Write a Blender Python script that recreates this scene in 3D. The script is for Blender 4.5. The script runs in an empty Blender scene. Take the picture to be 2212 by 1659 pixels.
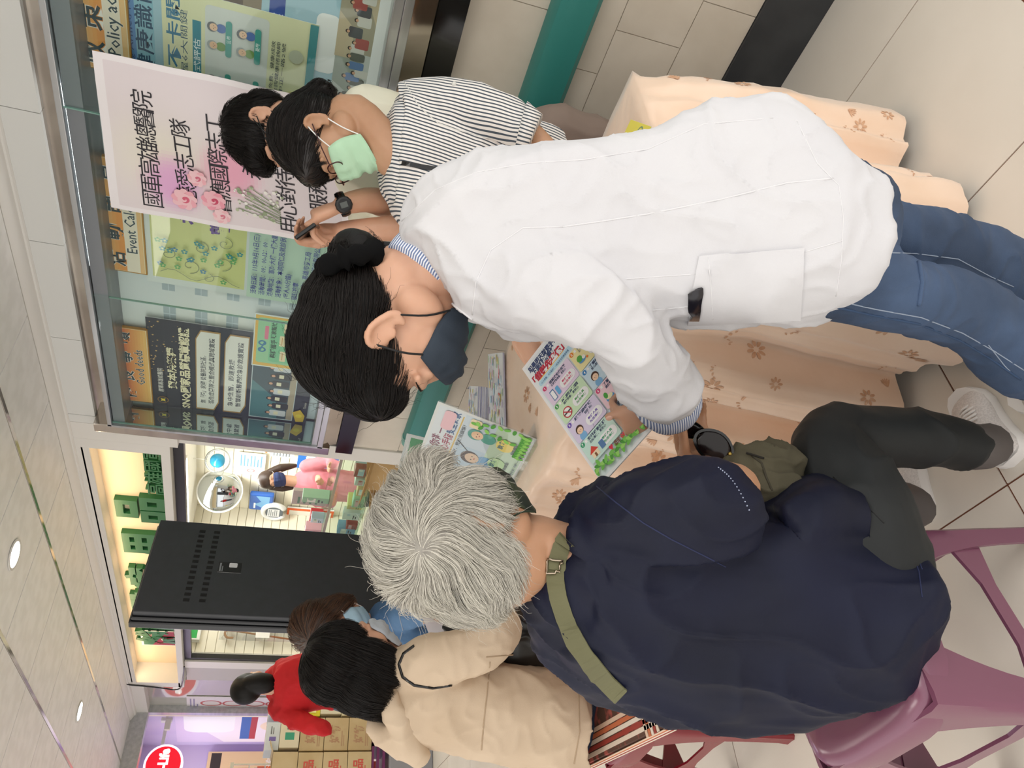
import bpy, bmesh, math, random
import numpy as np
from mathutils import Vector, Matrix, noise
from mathutils.bvhtree import BVHTree
random.seed(7); np.random.seed(7)
SC = bpy.context.scene
COL = SC.collection

# ------------------------------------------------------------------ camera
# world: X towards the display wall, Y along it into the arcade, Z up (metres)
EYE = Vector((0, 0, 1.4236)); FPX = 1616.5
_A = Vector((-0.29965624, 0.61621996, 0.72833996))
_B = Vector((-0.07586241, -0.77639421, 0.62566519))
_D = Vector((0.9510263, 0.13223085, 0.2793993))
def _w(e): return Vector((_B[e], _A[e], -_D[e]))
cam_d = bpy.data.cameras.new('camera'); cam = bpy.data.objects.new('camera', cam_d); COL.objects.link(cam)
_cx, _cy, _cz = _w(0), -_w(1), -_w(2)
cam.matrix_world = Matrix(((_cx.x, _cy.x, _cz.x, EYE.x), (_cx.y, _cy.y, _cz.y, EYE.y), (_cx.z, _cy.z, _cz.z, EYE.z), (0, 0, 0, 1)))
cam_d.sensor_fit = 'HORIZONTAL'; cam_d.sensor_width = 36; cam_d.lens = FPX * 36 / 2212
cam_d.clip_start = .05; cam_d.clip_end = 100
SC.camera = cam

# ------------------------------------------------------------------ world, lights, exposure
wd = bpy.data.worlds.new('world'); SC.world = wd; wd.use_nodes = True
wd.node_tree.nodes['Background'].inputs[0].default_value = (1.0, .97, .93, 1)
wd.node_tree.nodes['Background'].inputs[1].default_value = 1.55
SC.view_settings.view_transform = 'Standard'; SC.view_settings.look = 'None'
SC.view_settings.gamma = 1; SC.view_settings.use_curve_mapping = False
SC.view_settings.exposure = 0.0
def area(name, loc, size, power, col=(1, 1, 1), rot=(0, 0, 0), sy=None):
    l = bpy.data.lights.new(name, 'AREA'); l.energy = power; l.color = col
    l.shape = 'RECTANGLE' if sy else 'SQUARE'; l.size = size
    if sy: l.size_y = sy
    o = bpy.data.objects.new(name, l); o.location = loc; o.rotation_euler = rot; COL.objects.link(o)
    return o
area('ceiling_luminaire', (.45, -.55, 2.40), 1.1, 12, (1, .96, .91), sy=1.1)
area('ceiling_luminaire', (-1.2, 1.6, 2.42), .6, 14, (1, .95, .89), sy=1.2)
area('ceiling_luminaire', (.2, 3.6, 2.42), .5, 9, (1, .94, .87), sy=.9)
area('shop_luminaire', (3.9, 5.0, 2.25), .5, 40, (1, .98, .93), sy=2.6)
area('shop_luminaire', (3.9, 7.1, 2.25), .5, 24, (1, .98, .93), sy=1.0)
area('store_luminaire', (1.0, 9.2, 2.4), 1.2, 34, (.97, .93, 1), sy=1.2)

# ------------------------------------------------------------------ helpers
def lin(c):
    if isinstance(c, str):
        c = c.lstrip('#'); c = tuple(int(c[i:i + 2], 16) / 255 for i in (0, 2, 4))
    return tuple((x / 12.92 if x <= .04045 else ((x + .055) / 1.055) ** 2.4) for x in c[:3])
def ray(px, py):
    x, y = px - 1106, py - 829.5
    return (_w(0) * x + _w(1) * y + _w(2) * FPX) / FPX
def P(px, py, d): return EYE + ray(px, py) * d                 # photo point at distance d
def WX(px, py, X): r = ray(px, py); return EYE + r * (X / r.x)    # photo point on the plane x = X
def WY(px, py, Y): r = ray(px, py); return EYE + r * (Y / r.y)
def WZ(px, py, z): r = ray(px, py); return EYE + r * ((z - EYE.z) / r.z)

def principled(name, col, rough=.6, metal=0, **k):
    m = bpy.data.materials.new(name); m.use_nodes = True
    b = m.node_tree.nodes['Principled BSDF']
    b.inputs['Base Color'].default_value = (*lin(col), 1)
    b.inputs['Roughness'].default_value = rough; b.inputs['Metallic'].default_value = metal
    for kk, v in k.items():
        b.inputs[kk.replace('_', ' ')].default_value = v
    return m
def noisy(m, col2, scale=8, detail=4, lo=.35, hi=.65, bump=0, bscale=None, stretch=(1, 1, 1), dist=.002):
    """mix a second tone in by object-space noise, and / or add a fine bump"""
    nt = m.node_tree; N = nt.nodes; L = nt.links; b = N['Principled BSDF']
    tc = N.new('ShaderNodeTexCoord'); mp = N.new('ShaderNodeMapping'); mp.inputs['Scale'].default_value = stretch
    L.new(tc.outputs['Object'], mp.inputs[0])
    if col2:
        n = N.new('ShaderNodeTexNoise'); n.inputs['Scale'].default_value = scale; n.inputs['Detail'].default_value = detail
        L.new(mp.outputs[0], n.inputs[0])
        r = N.new('ShaderNodeValToRGB'); r.color_ramp.elements[0].position = lo; r.color_ramp.elements[1].position = hi
        r.color_ramp.elements[0].color = b.inputs['Base Color'].default_value[:]; r.color_ramp.elements[1].color = (*lin(col2), 1)
        L.new(n.outputs[0], r.inputs[0]); L.new(r.outputs[0], b.inputs['Base Color'])
    if bump:
        n2 = N.new('ShaderNodeTexNoise'); n2.inputs['Scale'].default_value = bscale or scale * 4; n2.inputs['Detail'].default_value = 3
        L.new(mp.outputs[0], n2.inputs[0])
        bp = N.new('ShaderNodeBump'); bp.inputs['Strength'].default_value = bump; bp.inputs['Distance'].default_value = dist
        L.new(n2.outputs[0], bp.inputs['Height']); L.new(bp.outputs[0], b.inputs['Normal'])
    return m
def striped(m, colA, colB, direc, period, duty=.5, warp=.0):
    """stripes that vary along a world direction"""
    nt = m.node_tree; N = nt.nodes; L = nt.links; b = N['Principled BSDF']
    tc = N.new('ShaderNodeTexCoord'); src = tc.outputs['Object']
    if warp:
        nz = N.new('ShaderNodeTexNoise'); nz.inputs['Scale'].default_value = 7; L.new(src, nz.inputs[0])
        mx = N.new('ShaderNodeVectorMath'); mx.operation = 'MULTIPLY_ADD'; mx.inputs[1].default_value = (warp,) * 3
        L.new(nz.outputs['Color'], mx.inputs[0]); L.new(src, mx.inputs[2]); src = mx.outputs[0]
    dt = N.new('ShaderNodeVectorMath'); dt.operation = 'DOT_PRODUCT'; dt.inputs[1].default_value = tuple(direc); L.new(src, dt.inputs[0])
    d = N.new('ShaderNodeMath'); d.operation = 'DIVIDE'; d.inputs[1].default_value = period; L.new(dt.outputs['Value'], d.inputs[0])
    fr = N.new('ShaderNodeMath'); fr.operation = 'FRACT'; L.new(d.outputs[0], fr.inputs[0])
    gt = N.new('ShaderNodeMath'); gt.operation = 'GREATER_THAN'; gt.inputs[1].default_value = duty; L.new(fr.outputs[0], gt.inputs[0])
    mix = N.new('ShaderNodeMix'); mix.data_type = 'RGBA'; mix.inputs[6].default_value = (*lin(colA), 1); mix.inputs[7].default_value = (*lin(colB), 1)
    L.new(gt.outputs[0], mix.inputs[0]); L.new(mix.outputs[2], b.inputs['Base Color'])
    return m
def colored(name, rough=.6, **k):
    """material whose colour is the mesh's own colour attribute (flat print on paper)"""
    m = principled(name, '#ffffff', rough, **k); nt = m.node_tree
    a = nt.nodes.new('ShaderNodeVertexColor'); a.layer_name = 'Col'
    nt.links.new(a.outputs[0], nt.nodes['Principled BSDF'].inputs['Base Color']); return m
def emit(name, col, s):
    m = principled(name, col, .5); b = m.node_tree.nodes['Principled BSDF']
    b.inputs['Emission Color'].default_value = (*lin(col), 1); b.inputs['Emission Strength'].default_value = s; return m
def thin_glass(name, tint='#eef6f2', k=1.0):
    m = bpy.data.materials.new(name); m.use_nodes = True; nt = m.node_tree; N = nt.nodes; L = nt.links
    N.clear(); out = N.new('ShaderNodeOutputMaterial'); mix = N.new('ShaderNodeMixShader')
    t = N.new('ShaderNodeBsdfTransparent'); t.inputs[0].default_value = (*lin(tint), 1)
    g = N.new('ShaderNodeBsdfGlossy'); g.inputs['Roughness'].default_value = .02
    f = N.new('ShaderNodeLayerWeight'); f.inputs[0].default_value = .5
    pw = N.new('ShaderNodeMath'); pw.operation = 'POWER'; pw.inputs[1].default_value = 4; L.new(f.outputs['Facing'], pw.inputs[0])
    mu = N.new('ShaderNodeMath'); mu.operation = 'MULTIPLY_ADD'; mu.inputs[1].default_value = .6 * k; mu.inputs[2].default_value = .035 * k; L.new(pw.outputs[0], mu.inputs[0])
    L.new(mu.outputs[0], mix.inputs[0]); L.new(t.outputs[0], mix.inputs[1]); L.new(g.outputs[0], mix.inputs[2]); L.new(mix.outputs[0], out.inputs[0])
    return m

PRINT = colored('print_ink', .55)

class MB:
    def __init__(s): s.v = []; s.f = []; s.c = []
    def add(s, vs, fs, col=None):
        o = len(s.v); s.v += [Vector(v) for v in vs]; s.f += [tuple(i + o for i in f) for f in fs]
        s.c += [col] * len(fs); return s
    def quad(s, a, b, c, d, col=None): return s.add([a, b, c, d], [(0, 1, 2, 3)], col)
    def hexa(s, p, col=None):   # 8 corners: bottom 0-3 ccw, top 4-7
        return s.add(p, [(3, 2, 1, 0), (4, 5, 6, 7), (0, 1, 5, 4), (1, 2, 6, 5), (2, 3, 7, 6), (3, 0, 4, 7)], col)
    def box(s, a, b, col=None):
        x0, x1 = sorted((a[0], b[0])); y0, y1 = sorted((a[1], b[1])); z0, z1 = sorted((a[2], b[2]))
        return s.hexa([(x0, y0, z0), (x1, y0, z0), (x1, y1, z0), (x0, y1, z0), (x0, y0, z1), (x1, y0, z1), (x1, y1, z1), (x0, y1, z1)], col)
    def cbox(s, c, sz, M=None, col=None):
        M = M or Matrix.Identity(3); c = Vector(c); h = Vector(sz) / 2
        p = [c + M @ Vector((sx * h.x, sy * h.y, sz_ * h.z)) for sz_ in (-1, 1) for sx, sy in ((-1, -1), (1, -1), (1, 1), (-1, 1))]
        return s.hexa(p, col)
    def slab(s, o, ex, ey, t, col=None):   # parallelogram o, o+ex, o+ey with thickness t behind
        o, ex, ey = Vector(o), Vector(ex), Vector(ey); n = ex.cross(ey).normalized() * t
        return s.hexa([o - n, o + ex - n, o + ex + ey - n, o + ey - n, o, o + ex, o + ex + ey, o + ey], col)
    def rings(s, R, col=None, cap=True, closed=False):
        o = len(s.v); n = len(R[0])
        for r in R: s.v += [Vector(p) for p in r]
        fs = []
        m = len(R)
        for i in range(m if closed else m - 1):
            for j in range(n):
                a = o + i * n + j; b = o + i * n + (j + 1) % n; k = o + ((i + 1) % m) * n
                fs.append((a, b, k + (j + 1) % n, k + j))
        if cap and not closed:
            fs.append(tuple(o + j for j in range(n))[::-1]); fs.append(tuple(o + (m - 1) * n + j for j in range(n)))
        s.f += fs; s.c += [col] * len(fs); return s
    def tube(s, pts, r, n=8, col=None, up=None, flat=1.0, e=2.0):
        """tube along pts; r a number or list; flat squashes the second axis"""
        pts = [Vector(p) for p in pts]; m = len(pts)
        rr = r if isinstance(r, (list, tuple)) else [r] * m
        R = []; u = None
        for i, p in enumerate(pts):
            t = (pts[min(i + 1, m - 1)] - pts[max(i - 1, 0)])
            t = t.normalized() if t.length > 1e-9 else Vector((0, 0, 1))
            if u is None:
                u = Vector(up) if up else (Vector((0, 0, 1)) if abs(t.z) < .9 else Vector((1, 0, 0)))
            elif up: u = Vector(up)
            w = t.cross(u)
            w = w.normalized() if w.length > 1e-6 else t.orthogonal().normalized()
            u = w.cross(t).normalized()
            R.append([p + w * (rr[i] * sgnp(math.cos(2 * math.pi * j / n), 2 / e)) + u * (rr[i] * flat * sgnp(math.sin(2 * math.pi * j / n), 2 / e)) for j in range(n)])
        return s.rings(R, col)
    def limb(s, pts, r, n=12, flat=1.0, up=None, sub=4):
        """smooth capsule chain with rounded ends"""
        pts, r = spline(pts, r, sub)
        a = (pts[0] - pts[1]).normalized(); b = (pts[-1] - pts[-2]).normalized()
        P0 = [pts[0] + a * r[0] * k for k in (.95, .8, .5)]; R0 = [r[0] * k for k in (.2, .6, .88)]
        P1 = [pts[-1] + b * r[-1] * k for k in (.5, .8, .95)]; R1 = [r[-1] * k for k in (.88, .6, .2)]
        return s.tube(P0 + pts + P1, R0 + r + R1, n, up=up, flat=flat)
    def ball(s, c, rad, M=None, n=16, m=10, col=None):
        c = Vector(c); M = M or Matrix.Identity(3)
        if not hasattr(rad, '__len__'): rad = (rad,) * 3
        R = []
        for i in range(1, m):
            ph = -math.pi / 2 + math.pi * i / m
            R.append([c + M @ Vector((rad[0] * math.cos(ph) * math.cos(2 * math.pi * j / n), rad[1] * math.cos(ph) * math.sin(2 * math.pi * j / n), rad[2] * math.sin(ph))) for j in range(n)])
        return s.rings(R, col)
    def disc(s, c, ex, ey, n=20, col=None):
        c, ex, ey = Vector(c), Vector(ex), Vector(ey)
        return s.add([c + ex * math.cos(2 * math.pi * i / n) + ey * math.sin(2 * math.pi * i / n) for i in range(n)], [tuple(range(n))], col)
    def mesh(s, name='m'):
        me = bpy.data.meshes.new(name); me.from_pydata(s.v, [], s.f)
        if any(c is not None for c in s.c):
            ca = me.color_attributes.new('Col', 'FLOAT_COLOR', 'CORNER')
            arr = []
            for f, c in zip(s.f, s.c):
                cc = (*lin(c), 1) if c is not None else (1, 1, 1, 1)
                arr += list(cc) * len(f)
            ca.data.foreach_set('color', arr)
        me.update(); return me
    def build(s, name, mat, parent=None, smooth=False, bevel=0):
        me = s.mesh(name)
        return link(name, me, mat, parent, smooth, bevel)
def sgnp(x, p): return math.copysign(abs(x) ** p, x)
def spline(pts, r, sub=4):
    pts = [Vector(p) for p in pts]; m = len(pts)
    r = list(r) if isinstance(r, (list, tuple)) else [r] * m
    if m < 3 or sub < 2:
        return pts, r
    op, orr = [], []
    for i in range(m - 1):
        p0, p1, p2, p3 = pts[max(i - 1, 0)], pts[i], pts[i + 1], pts[min(i + 2, m - 1)]
        for k in range(sub):
            t = k / sub; t2, t3 = t * t, t * t * t
            op.append(.5 * ((2 * p1) + (p2 - p0) * t + (2 * p0 - 5 * p1 + 4 * p2 - p3) * t2 + (3 * p1 - p0 - 3 * p2 + p3) * t3))
            orr.append(r[i] * (1 - t) + r[i + 1] * t)
    op.append(pts[-1]); orr.append(r[-1]); return op, orr
def link(name, me, mat=None, parent=None, smooth=False, bevel=0):
    o = bpy.data.objects.new(name, me); COL.objects.link(o)
    if mat is not None and not me.materials:
        for mm in (mat if isinstance(mat, (list, tuple)) else [mat]): me.materials.append(mm)
    if smooth: me.shade_smooth() if smooth is True else me.set_sharp_from_angle(angle=smooth)
    if smooth and smooth is not True:
        me.polygons.foreach_set('use_smooth', [True] * len(me.polygons))
    if bevel:
        b = o.modifiers.new('bevel', 'BEVEL'); b.width = bevel; b.segments = 2; b.limit_method = 'ANGLE'
    if parent:
        o.parent = parent
        if parent.parent is None: o.location = -parent.location
    return o
def struct(o, kind='structure'): o['kind'] = kind; return o
def thing(name, label, cat, loc, group=None):
    o = bpy.data.objects.new(name, None); COL.objects.link(o); o.empty_display_size = .05
    o.location = Vector(loc); return tag(o, label, cat, group)
def tag(o, label, cat, group=None):
    o['label'] = label; o['category'] = cat
    if group: o['group'] = group
    return o

_TXT = {}
def glyphs(t, bold=0, res=1, extrude=0):
    k = (t, bold, res, extrude)
    if k not in _TXT:
        cu = bpy.data.curves.new('t', 'FONT'); cu.body = t; cu.resolution_u = res; cu.offset = bold; cu.extrude = extrude
        o = bpy.data.objects.new('t', cu); COL.objects.link(o)
        dg = bpy.context.evaluated_depsgraph_get(); me = bpy.data.meshes.new_from_object(o.evaluated_get(dg))
        vs = [v.co.copy() for v in me.vertices]; fs = [tuple(p.vertices) for p in me.polygons]
        bpy.data.objects.remove(o); bpy.data.curves.remove(cu); bpy.data.meshes.remove(me)
        x0 = min((v.x for v in vs), default=0); x1 = max((v.x for v in vs), default=1)
        y0 = min((v.y for v in vs), default=0); y1 = max((v.y for v in vs), default=1)
        _TXT[k] = (vs, fs, x0, x1, y0, y1)
    return _TXT[k]

class Sheet:
    """a flat printed sheet: frame with origin at its top-left, ex to the right, ey down; shapes in (u,v) of width/height"""
    def __init__(s, TL, TR, BL):
        s.o = Vector(TL); s.ex = Vector(TR) - s.o; s.ey = Vector(BL) - s.o
        s.n = s.ey.cross(s.ex).normalized(); s.mb = MB(); s.k = 1; s.W = s.ex.length; s.H = s.ey.length
    def pt(s, u, v, h=0): return s.o + s.ex * u + s.ey * v + s.n * (h or s.k * .0003)
    def rect(s, u0, v0, u1, v1, col):
        s.k += .25; s.mb.quad(s.pt(u0, v1), s.pt(u1, v1), s.pt(u1, v0), s.pt(u0, v0), col); return s
    def poly(s, uv, col):
        s.k += .25; s.mb.add([s.pt(*p) for p in uv], [tuple(range(len(uv)))], col); return s
    def rrect(s, u0, v0, u1, v1, r, col):   # r in v units of height
        ru = r * s.H / s.W; pts = []
        for cx, cy, a in ((u1 - ru, v0 + r, -90), (u1 - ru, v1 - r, 0), (u0 + ru, v1 - r, 90), (u0 + ru, v0 + r, 180)):
            for k in range(5):
                t = math.radians(a + k * 22.5); pts.append((cx + ru * math.cos(t), cy + r * math.sin(t)))
        return s.poly(pts[::-1], col)
    def ell(s, u, v, r, col, ry=None, rot=0, n=18):   # r in heights
        ry = ry or r; pts = []
        for i in range(n):
            t = -2 * math.pi * i / n; x, y = r * math.cos(t), ry * math.sin(t)
            x, y = x * math.cos(rot) - y * math.sin(rot), x * math.sin(rot) + y * math.cos(rot)
            pts.append((u + x * s.H / s.W, v + y))
        return s.poly(pts, col)
    def line(s, pts, w, col):   # w in heights
        for (a, b), (c, d) in zip(pts, pts[1:]):
            A = Vector(((c - a) * s.W / s.H, d - b)); L = A.length or 1; nx, ny = -A.y / L * w / 2, A.x / L * w / 2
            k = s.H / s.W; s.poly([(a + nx * k, b + ny), (c + nx * k, d + ny), (c - nx * k, d - ny), (a - nx * k, b - ny)], col)
        return s
    def txt(s, t, u, v, h, col, bold=0, align='l', w=None, slant=0, res=1):
        """text with its baseline at v, glyph height h (of sheet height); w = fit to width in u"""
        vs, fs, x0, x1, y0, y1 = glyphs(t, bold, res)
        if not vs: return s
        k = h / .8; kx = k * s.H / s.W; wd = (x1 - x0) * kx
        if w: kx *= w / wd; wd = w
        ox = u - (wd if align == 'r' else wd / 2 if align == 'c' else 0)
        s.k += .25
        s.mb.add([s.pt(ox + (p.x - x0 + slant * p.y) * kx, v - p.y * k) for p in vs], fs, col); return s
    def sheet(s, col): return s.rect(0, 0, 1, 1, col)
    def obj(s, name, label, cat, t=.002, back='#f4f4f2', parent=None, group=None, mat=None, rough=None):
        o = MB().slab(s.o + s.ey, s.ex, -s.ey, t, back).build(name, mat or PRINT, parent)
        if parent is None: tag(o, label, cat, group)
        elif label: o['label'] = label
        if s.mb.v: s.mb.build('print', rough or PRINT, o)
        return o

# ------------------------------------------------------------------ materials
M_tile = noisy(principled('floor_tile_mat', '#e6e0d6', .24, Specular_IOR_Level=.35), '#dcd5ca', 2.2, 5, .3, .7)
M_grout = principled('grout', '#7b4a35', .8)
M_wtile = noisy(principled('wall_tile_mat', '#dcd4c6', .35), '#cfc6b7', 5, 6, .35, .7, bump=.15, bscale=60)
M_wgrout = principled('wall_grout', '#e2ddd2', .8)
M_base = noisy(principled('slate', '#2f3236', .4), '#3d4043', 6, 6, .4, .65)
M_white = principled('white_paint', '#dedcd6', .5)
M_soffit = principled('soffit_panel', '#d9dad6', .45)
M_ceil = noisy(principled('ceiling_panel_mat', '#f3f2ef', .42), '#ebeae6', 12, 2, .4, .6)
M_chrome = principled('chrome', '#d8d4cc', .12, 1)
M_alu = noisy(principled('brushed_aluminium', '#c4c6c8', .3, .9), '#aeb1b4', 30, 2, .3, .7, stretch=(1, .05, 1))
M_steel = noisy(principled('polished_steel', '#a59c94', .09, 1), '#c9c2ba', 3, 3, .45, .7)
M_black = principled('black_gloss', '#0d0d0e', .12)
M_teal = principled('teal_vinyl', '#35847e', .4)
M_teal2 = principled('teal_edge', '#6fb0a8', .35)
M_glass = thin_glass('case_glass', '#f9fdfc', .7)
M_cove = principled('cove_paint', '#f3dcb8', .6)
M_green = principled('letter_green', '#1d6038', .45)
M_orange = principled('letter_orange', '#df5a26', .45)
M_shopw = principled('slatwall_cream', '#efe9d6', .45)
M_lamp = emit('lamp_face', '#ffffff', 9)
M_darkline = principled('dark_frame', '#1a1a1c', .4)

# ------------------------------------------------------------------ floor, tile by tile
fl = struct(MB().box((-3.2, -1.2, -.05), (5.2, 11, -.003)).build('floor', M_grout))
XJ = [1.9235 - .6 * k for k in range(-5, 8)]; YJ = [.3435 + .5985 * k for k in range(-2, 16)]
tile_me = MB().box((.0022, .0022, -.004), (.5978, .5963, 0)).mesh('floor_tile'); tile_me.materials.append(M_tile)
for i, x in enumerate(XJ):
    for j, y in enumerate(YJ):
        o = bpy.data.objects.new('floor_tile', tile_me); COL.objects.link(o); o.parent = fl; o.location = (x - .6, y, random.uniform(-.0004, .0004))
# ------------------------------------------------------------------ display wall
XW = 2.281
wl = struct(MB().box((XW + .006, .0, 0), (XW + .12, 3.33, 1.10)).build('wall_right', M_wgrout))
rows = [(.205, .388, .764), (.391, .612, .917), (.615, .836, .764), (.839, 1.078, .917)]
for z0, z1, y0 in rows:
    me = MB().box((XW, .0015, z0), (XW + .02, .3015, z1)).mesh('wall_tile'); me.materials.append(M_wtile)
    for k in range(-3, 9):
        y = y0 + .303 * k
        if y + .3 > 3.34 or y < 0: 
            if y < 3.33 and y + .3 > 3.33:
                MB().box((XW, y + .0015, z0), (XW + .02, 3.328, z1)).build('wall_tile', M_wtile, wl)
            continue
        o = bpy.data.objects.new('wall_tile', me); COL.objects.link(o); o.parent = wl; o.location = (random.uniform(-.0003, .0003), y, 0)
struct(MB().box((XW - .012, 0, 0), (XW + .05, 3.33, .203)).build('baseboard_right', M_base, bevel=.002))
struct(MB().box((XW - .06, 0, 1.08), (XW + .12, 3.32, 1.165)).build('trim_1', M_black))
struct(MB().box((XW + .10, 0, 1.05), (XW + .2, 3.34, 2.44)).build('wall_above', M_white))
# white pillar at the end of the tiled wall
struct(MB().box((XW - .012, 3.335, 0), (XW + .45, 3.455, 2.05)).build('trim_2', M_white, bevel=.004))
# teal handrail
rail = thing('handrail', 'teal vinyl wall handrail running along the beige tiled wall below the display case', 'handrail', (2.25, 1.6, .7))
b = MB(); prof = [(XW, .70), (2.235, .702), (2.215, .72), (2.212, .76), (2.212, .80), (2.222, .825), (2.245, .838), (XW, .84)]
b.rings([[(x, y, z) for x, z in prof] for y in (-.2, 3.16)]); b.build('rail_cover', M_teal, rail, smooth=.6)
b = MB(); b.rings([[(x - .002 + (.0 if 0 else 0), y, z) for x, z in [(XW, .698), (2.233, .70), (2.211, .72), (2.208, .80), (2.22, .828), (2.245, .842), (XW, .842)]] for y in (3.16, 3.20)])
b.build('end_cap', M_teal2, rail, smooth=.6)

# ------------------------------------------------------------------ soffit, cornice, ceiling
XS = 2.24
for k, (y0, y1) in enumerate([(-.3, .53), (.533, 1.08), (1.083, 1.63), (1.633, 2.183), (2.186, 2.713), (2.716, 3.255), (3.258, 3.318)]):
    struct(MB().box((XS, y0, 2.288), (XS + .14, y1, 2.42)).build('trim_%d' % (3 + k), M_soffit))
struct(MB().box((XS + .02, -.3, 2.215), (XS + .1, 3.25, 2.30)).build('trim_10', M_steel))
b = MB(); b.rings([[(x, y, z) for x, z in [(XS + .02, 2.40), (2.238, 2.403), (2.232, 2.408), (2.232, 2.415), (2.215, 2.42), (2.195, 2.432), (2.184, 2.442), (2.184, 2.46), (XS + .02, 2.46)]] for y in (-.3, 8.1)])
struct(b.build('trim_11', M_white, smooth=.5))
cl = struct(MB().box((-2.4, -.7, 2.452), (2.6, 11, 2.50)).build('ceiling', M_chrome))
CX = [2.184, 1.835, 1.300, .766, .232, -.302, -.836, -1.37]; CY = [2.526 + .5535 * k for k in range(-4, 11)]
for i in range(len(CX) - 1):
    w = CX[i] - CX[i + 1]
    me = MB().box((.010, .004, 0), (w - .010, .5495, .02)).mesh('ceiling_panel'); me.materials.append(M_ceil)
    for y in CY:
        o = bpy.data.objects.new('ceiling_panel', me); COL.objects.link(o); o.parent = cl; o.location = (CX[i + 1], y, 2.44)
for i in range(1, len(CX)):
    MB().box((CX[i] - .009, 0, 2.437), (CX[i] + .009, 8.15, 2.453)).build('chrome_strip', M_chrome, cl)
def downlight(x, y, label, r=.055):
    t = thing('downlight', label, 'ceiling light', (x, y, 2.436))
    b = MB(); n = 24
    R = [[(x + rr * math.cos(2 * math.pi * j / n), y + rr * math.sin(2 * math.pi * j / n), z) for j in range(n)] for rr, z in ((r, 2.441), (r + .012, 2.438), (r + .012, 2.434), (r, 2.4345))]
    b.rings(R, cap=False); b.build('bezel', M_white, t, smooth=.5)
    b = MB(); b.disc((x, y, 2.4355), (r, 0, 0), (0, -r, 0), 24); b.build('lamp_face', M_lamp, t)
p = WZ(32, 1198, 2.436); downlight(p.x, p.y, 'round recessed downlight nearer the camera, over the black kiosk')
p = WZ(172, 1537, 2.436); downlight(p.x, p.y, 'round recessed downlight farther away, near the red shop sign')

# ------------------------------------------------------------------ display case
XC = 2.20; CE = 3.25      # front plane, far end
cs = thing('display_case', 'glazed aluminium notice case full of posters, set in the wall above the handrail', 'display case', (2.28, 1.6, 1.17))
MB().box((2.352, -.3, 1.255), (2.372, CE - .02, 2.215)).build('back_board', noisy(principled('pale_blue_board', '#d5e3e8', .5), '#e8ece4', 1.6, 2, .35, .65), cs)
MB().box((XC - .012, -.3, 2.203), (XC + .05, CE, 2.222)).build('top_rail', M_alu, cs, bevel=.002)
MB().box((XC + .01, -.3, 2.150), (XC + .16, CE, 2.20)).build('header', principled('grey_header', '#7e8388', .35, .3), cs)
MB().box((XC - .004, -.3, 1.262), (XC + .16, CE, 1.292)).build('sill', M_alu, cs, bevel=.003)
MB().box((XC - .012, -.3, 1.235), (XC + .02, CE, 1.262)).build('bottom_rail', M_alu, cs, bevel=.002)
b = MB(); b.rings([[(x, y, z) for x, z in [(XC + .005, 1.235), (XW - .055, 1.166), (XW + .1, 1.166), (XW + .1, 1.235)]] for y in (-.3, CE)])
b.build('lower_steel', M_steel, cs)
MB().box((XC - .006, CE, 1.2), (XC + .16, CE + .062, 2.285)).build('end_post', M_steel, cs, bevel=.003)
MB().box((XC - .012, CE - .012, 1.235), (XC + .004, CE + .002, 2.222)).build('end_trim', M_alu, cs)
MB().box((XC + .012, CE - .008, 1.29), (XC + .15, CE - .002, 2.2)).build('side_mirror', principled('mirror_side', '#b9c6c6', .04, 1), cs)
for k, (y0, y1, x) in enumerate([(-.3, 1.565, 0), (1.552, 2.40, .012), (2.38, CE - .012, 0)]):
    MB().box((XC + .004 + x, y0, 1.262), (XC + .009 + x, y1, 2.203)).build('glass_pane', M_glass, cs)
    MB().box((XC + .003 + x, y1 - .004, 1.262), (XC + .010 + x, y1, 2.203)).build('pane_edge', principled('glass_edge', '#7fa79b', .2), cs)
MB().box((XC + .02, 1.50, 2.206), (XC + .10, 2.25, 2.212)).build('case_lamp', emit('tube', '#ffffff', 6), cs)
area('case_light', (XC + .03, 1.55, 2.16), .02, 12, (1, 1, 1), rot=(0, math.radians(-25), 0), sy=3.2)

# ------------------------------------------------------------------ shop front: frame, sign box
sb = thing('shop_sign_box', 'recessed warm-lit fascia above the shop opening with green letters', 'shop sign', (2.4, 5.3, 2.0))
Y0, Y1 = 3.455, 7.22
MB().box((XS, 3.455, 2.012), (XS + .3, 3.535, 2.41)).build('frame_side', M_white, sb)
MB().box((XS, 7.11, 2.00), (XS + .3, Y1, 2.40)).build('frame_side', M_white, sb)
MB().box((XS, Y0, 1.968), (XS + .3, Y1, 2.012)).build('frame_bottom', M_white, sb)
MB().box((XS, 3.535, 2.372), (XS + .3, 7.11, 2.41)).build('frame_top', M_white, sb)
MB().box((XS + .17, 3.53, 2.0), (XS + .2, 7.11, 2.39)).build('back_panel', M_cove, sb)
MB().box((XS, 3.535, 2.343), (XS + .012, 7.11, 2.38)).build('frame_lip', M_white, sb)
area('cove_light', (XS + .05, 5.3, 2.369), .02, 8, (1, .74, .46), rot=(0, 0, 0), sy=3.5)
def letters3d(s, x, yl, z, h, mat, depth, w=None, name='letter', parent=None, bold=.02):
    """one solid letter per object, read towards -Y, standing on the back panel"""
    y = yl
    for ch in s:
        vs, fs, x0, x1, y0, y1 = glyphs(ch, bold, 1, .5)
        kz = h / .88; wd = (w or h); ky = kz if ch.isascii() else wd / .95
        if ch.isascii(): wd = (x1 - x0 + .06) * kz
        zz = [v.z for v in vs]; zr = (max(zz) - min(zz)) or 1
        b = MB(); b.add([(x - (v.z - min(zz)) / zr * depth, y - (v.x - (x0 if ch.isascii() else 0)) * ky, z + (v.y + .12 * (not ch.isascii())) * kz) for v in vs], fs)
        b.build(name, mat, parent); y -= wd
    return y
XL = XS + .17
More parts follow.
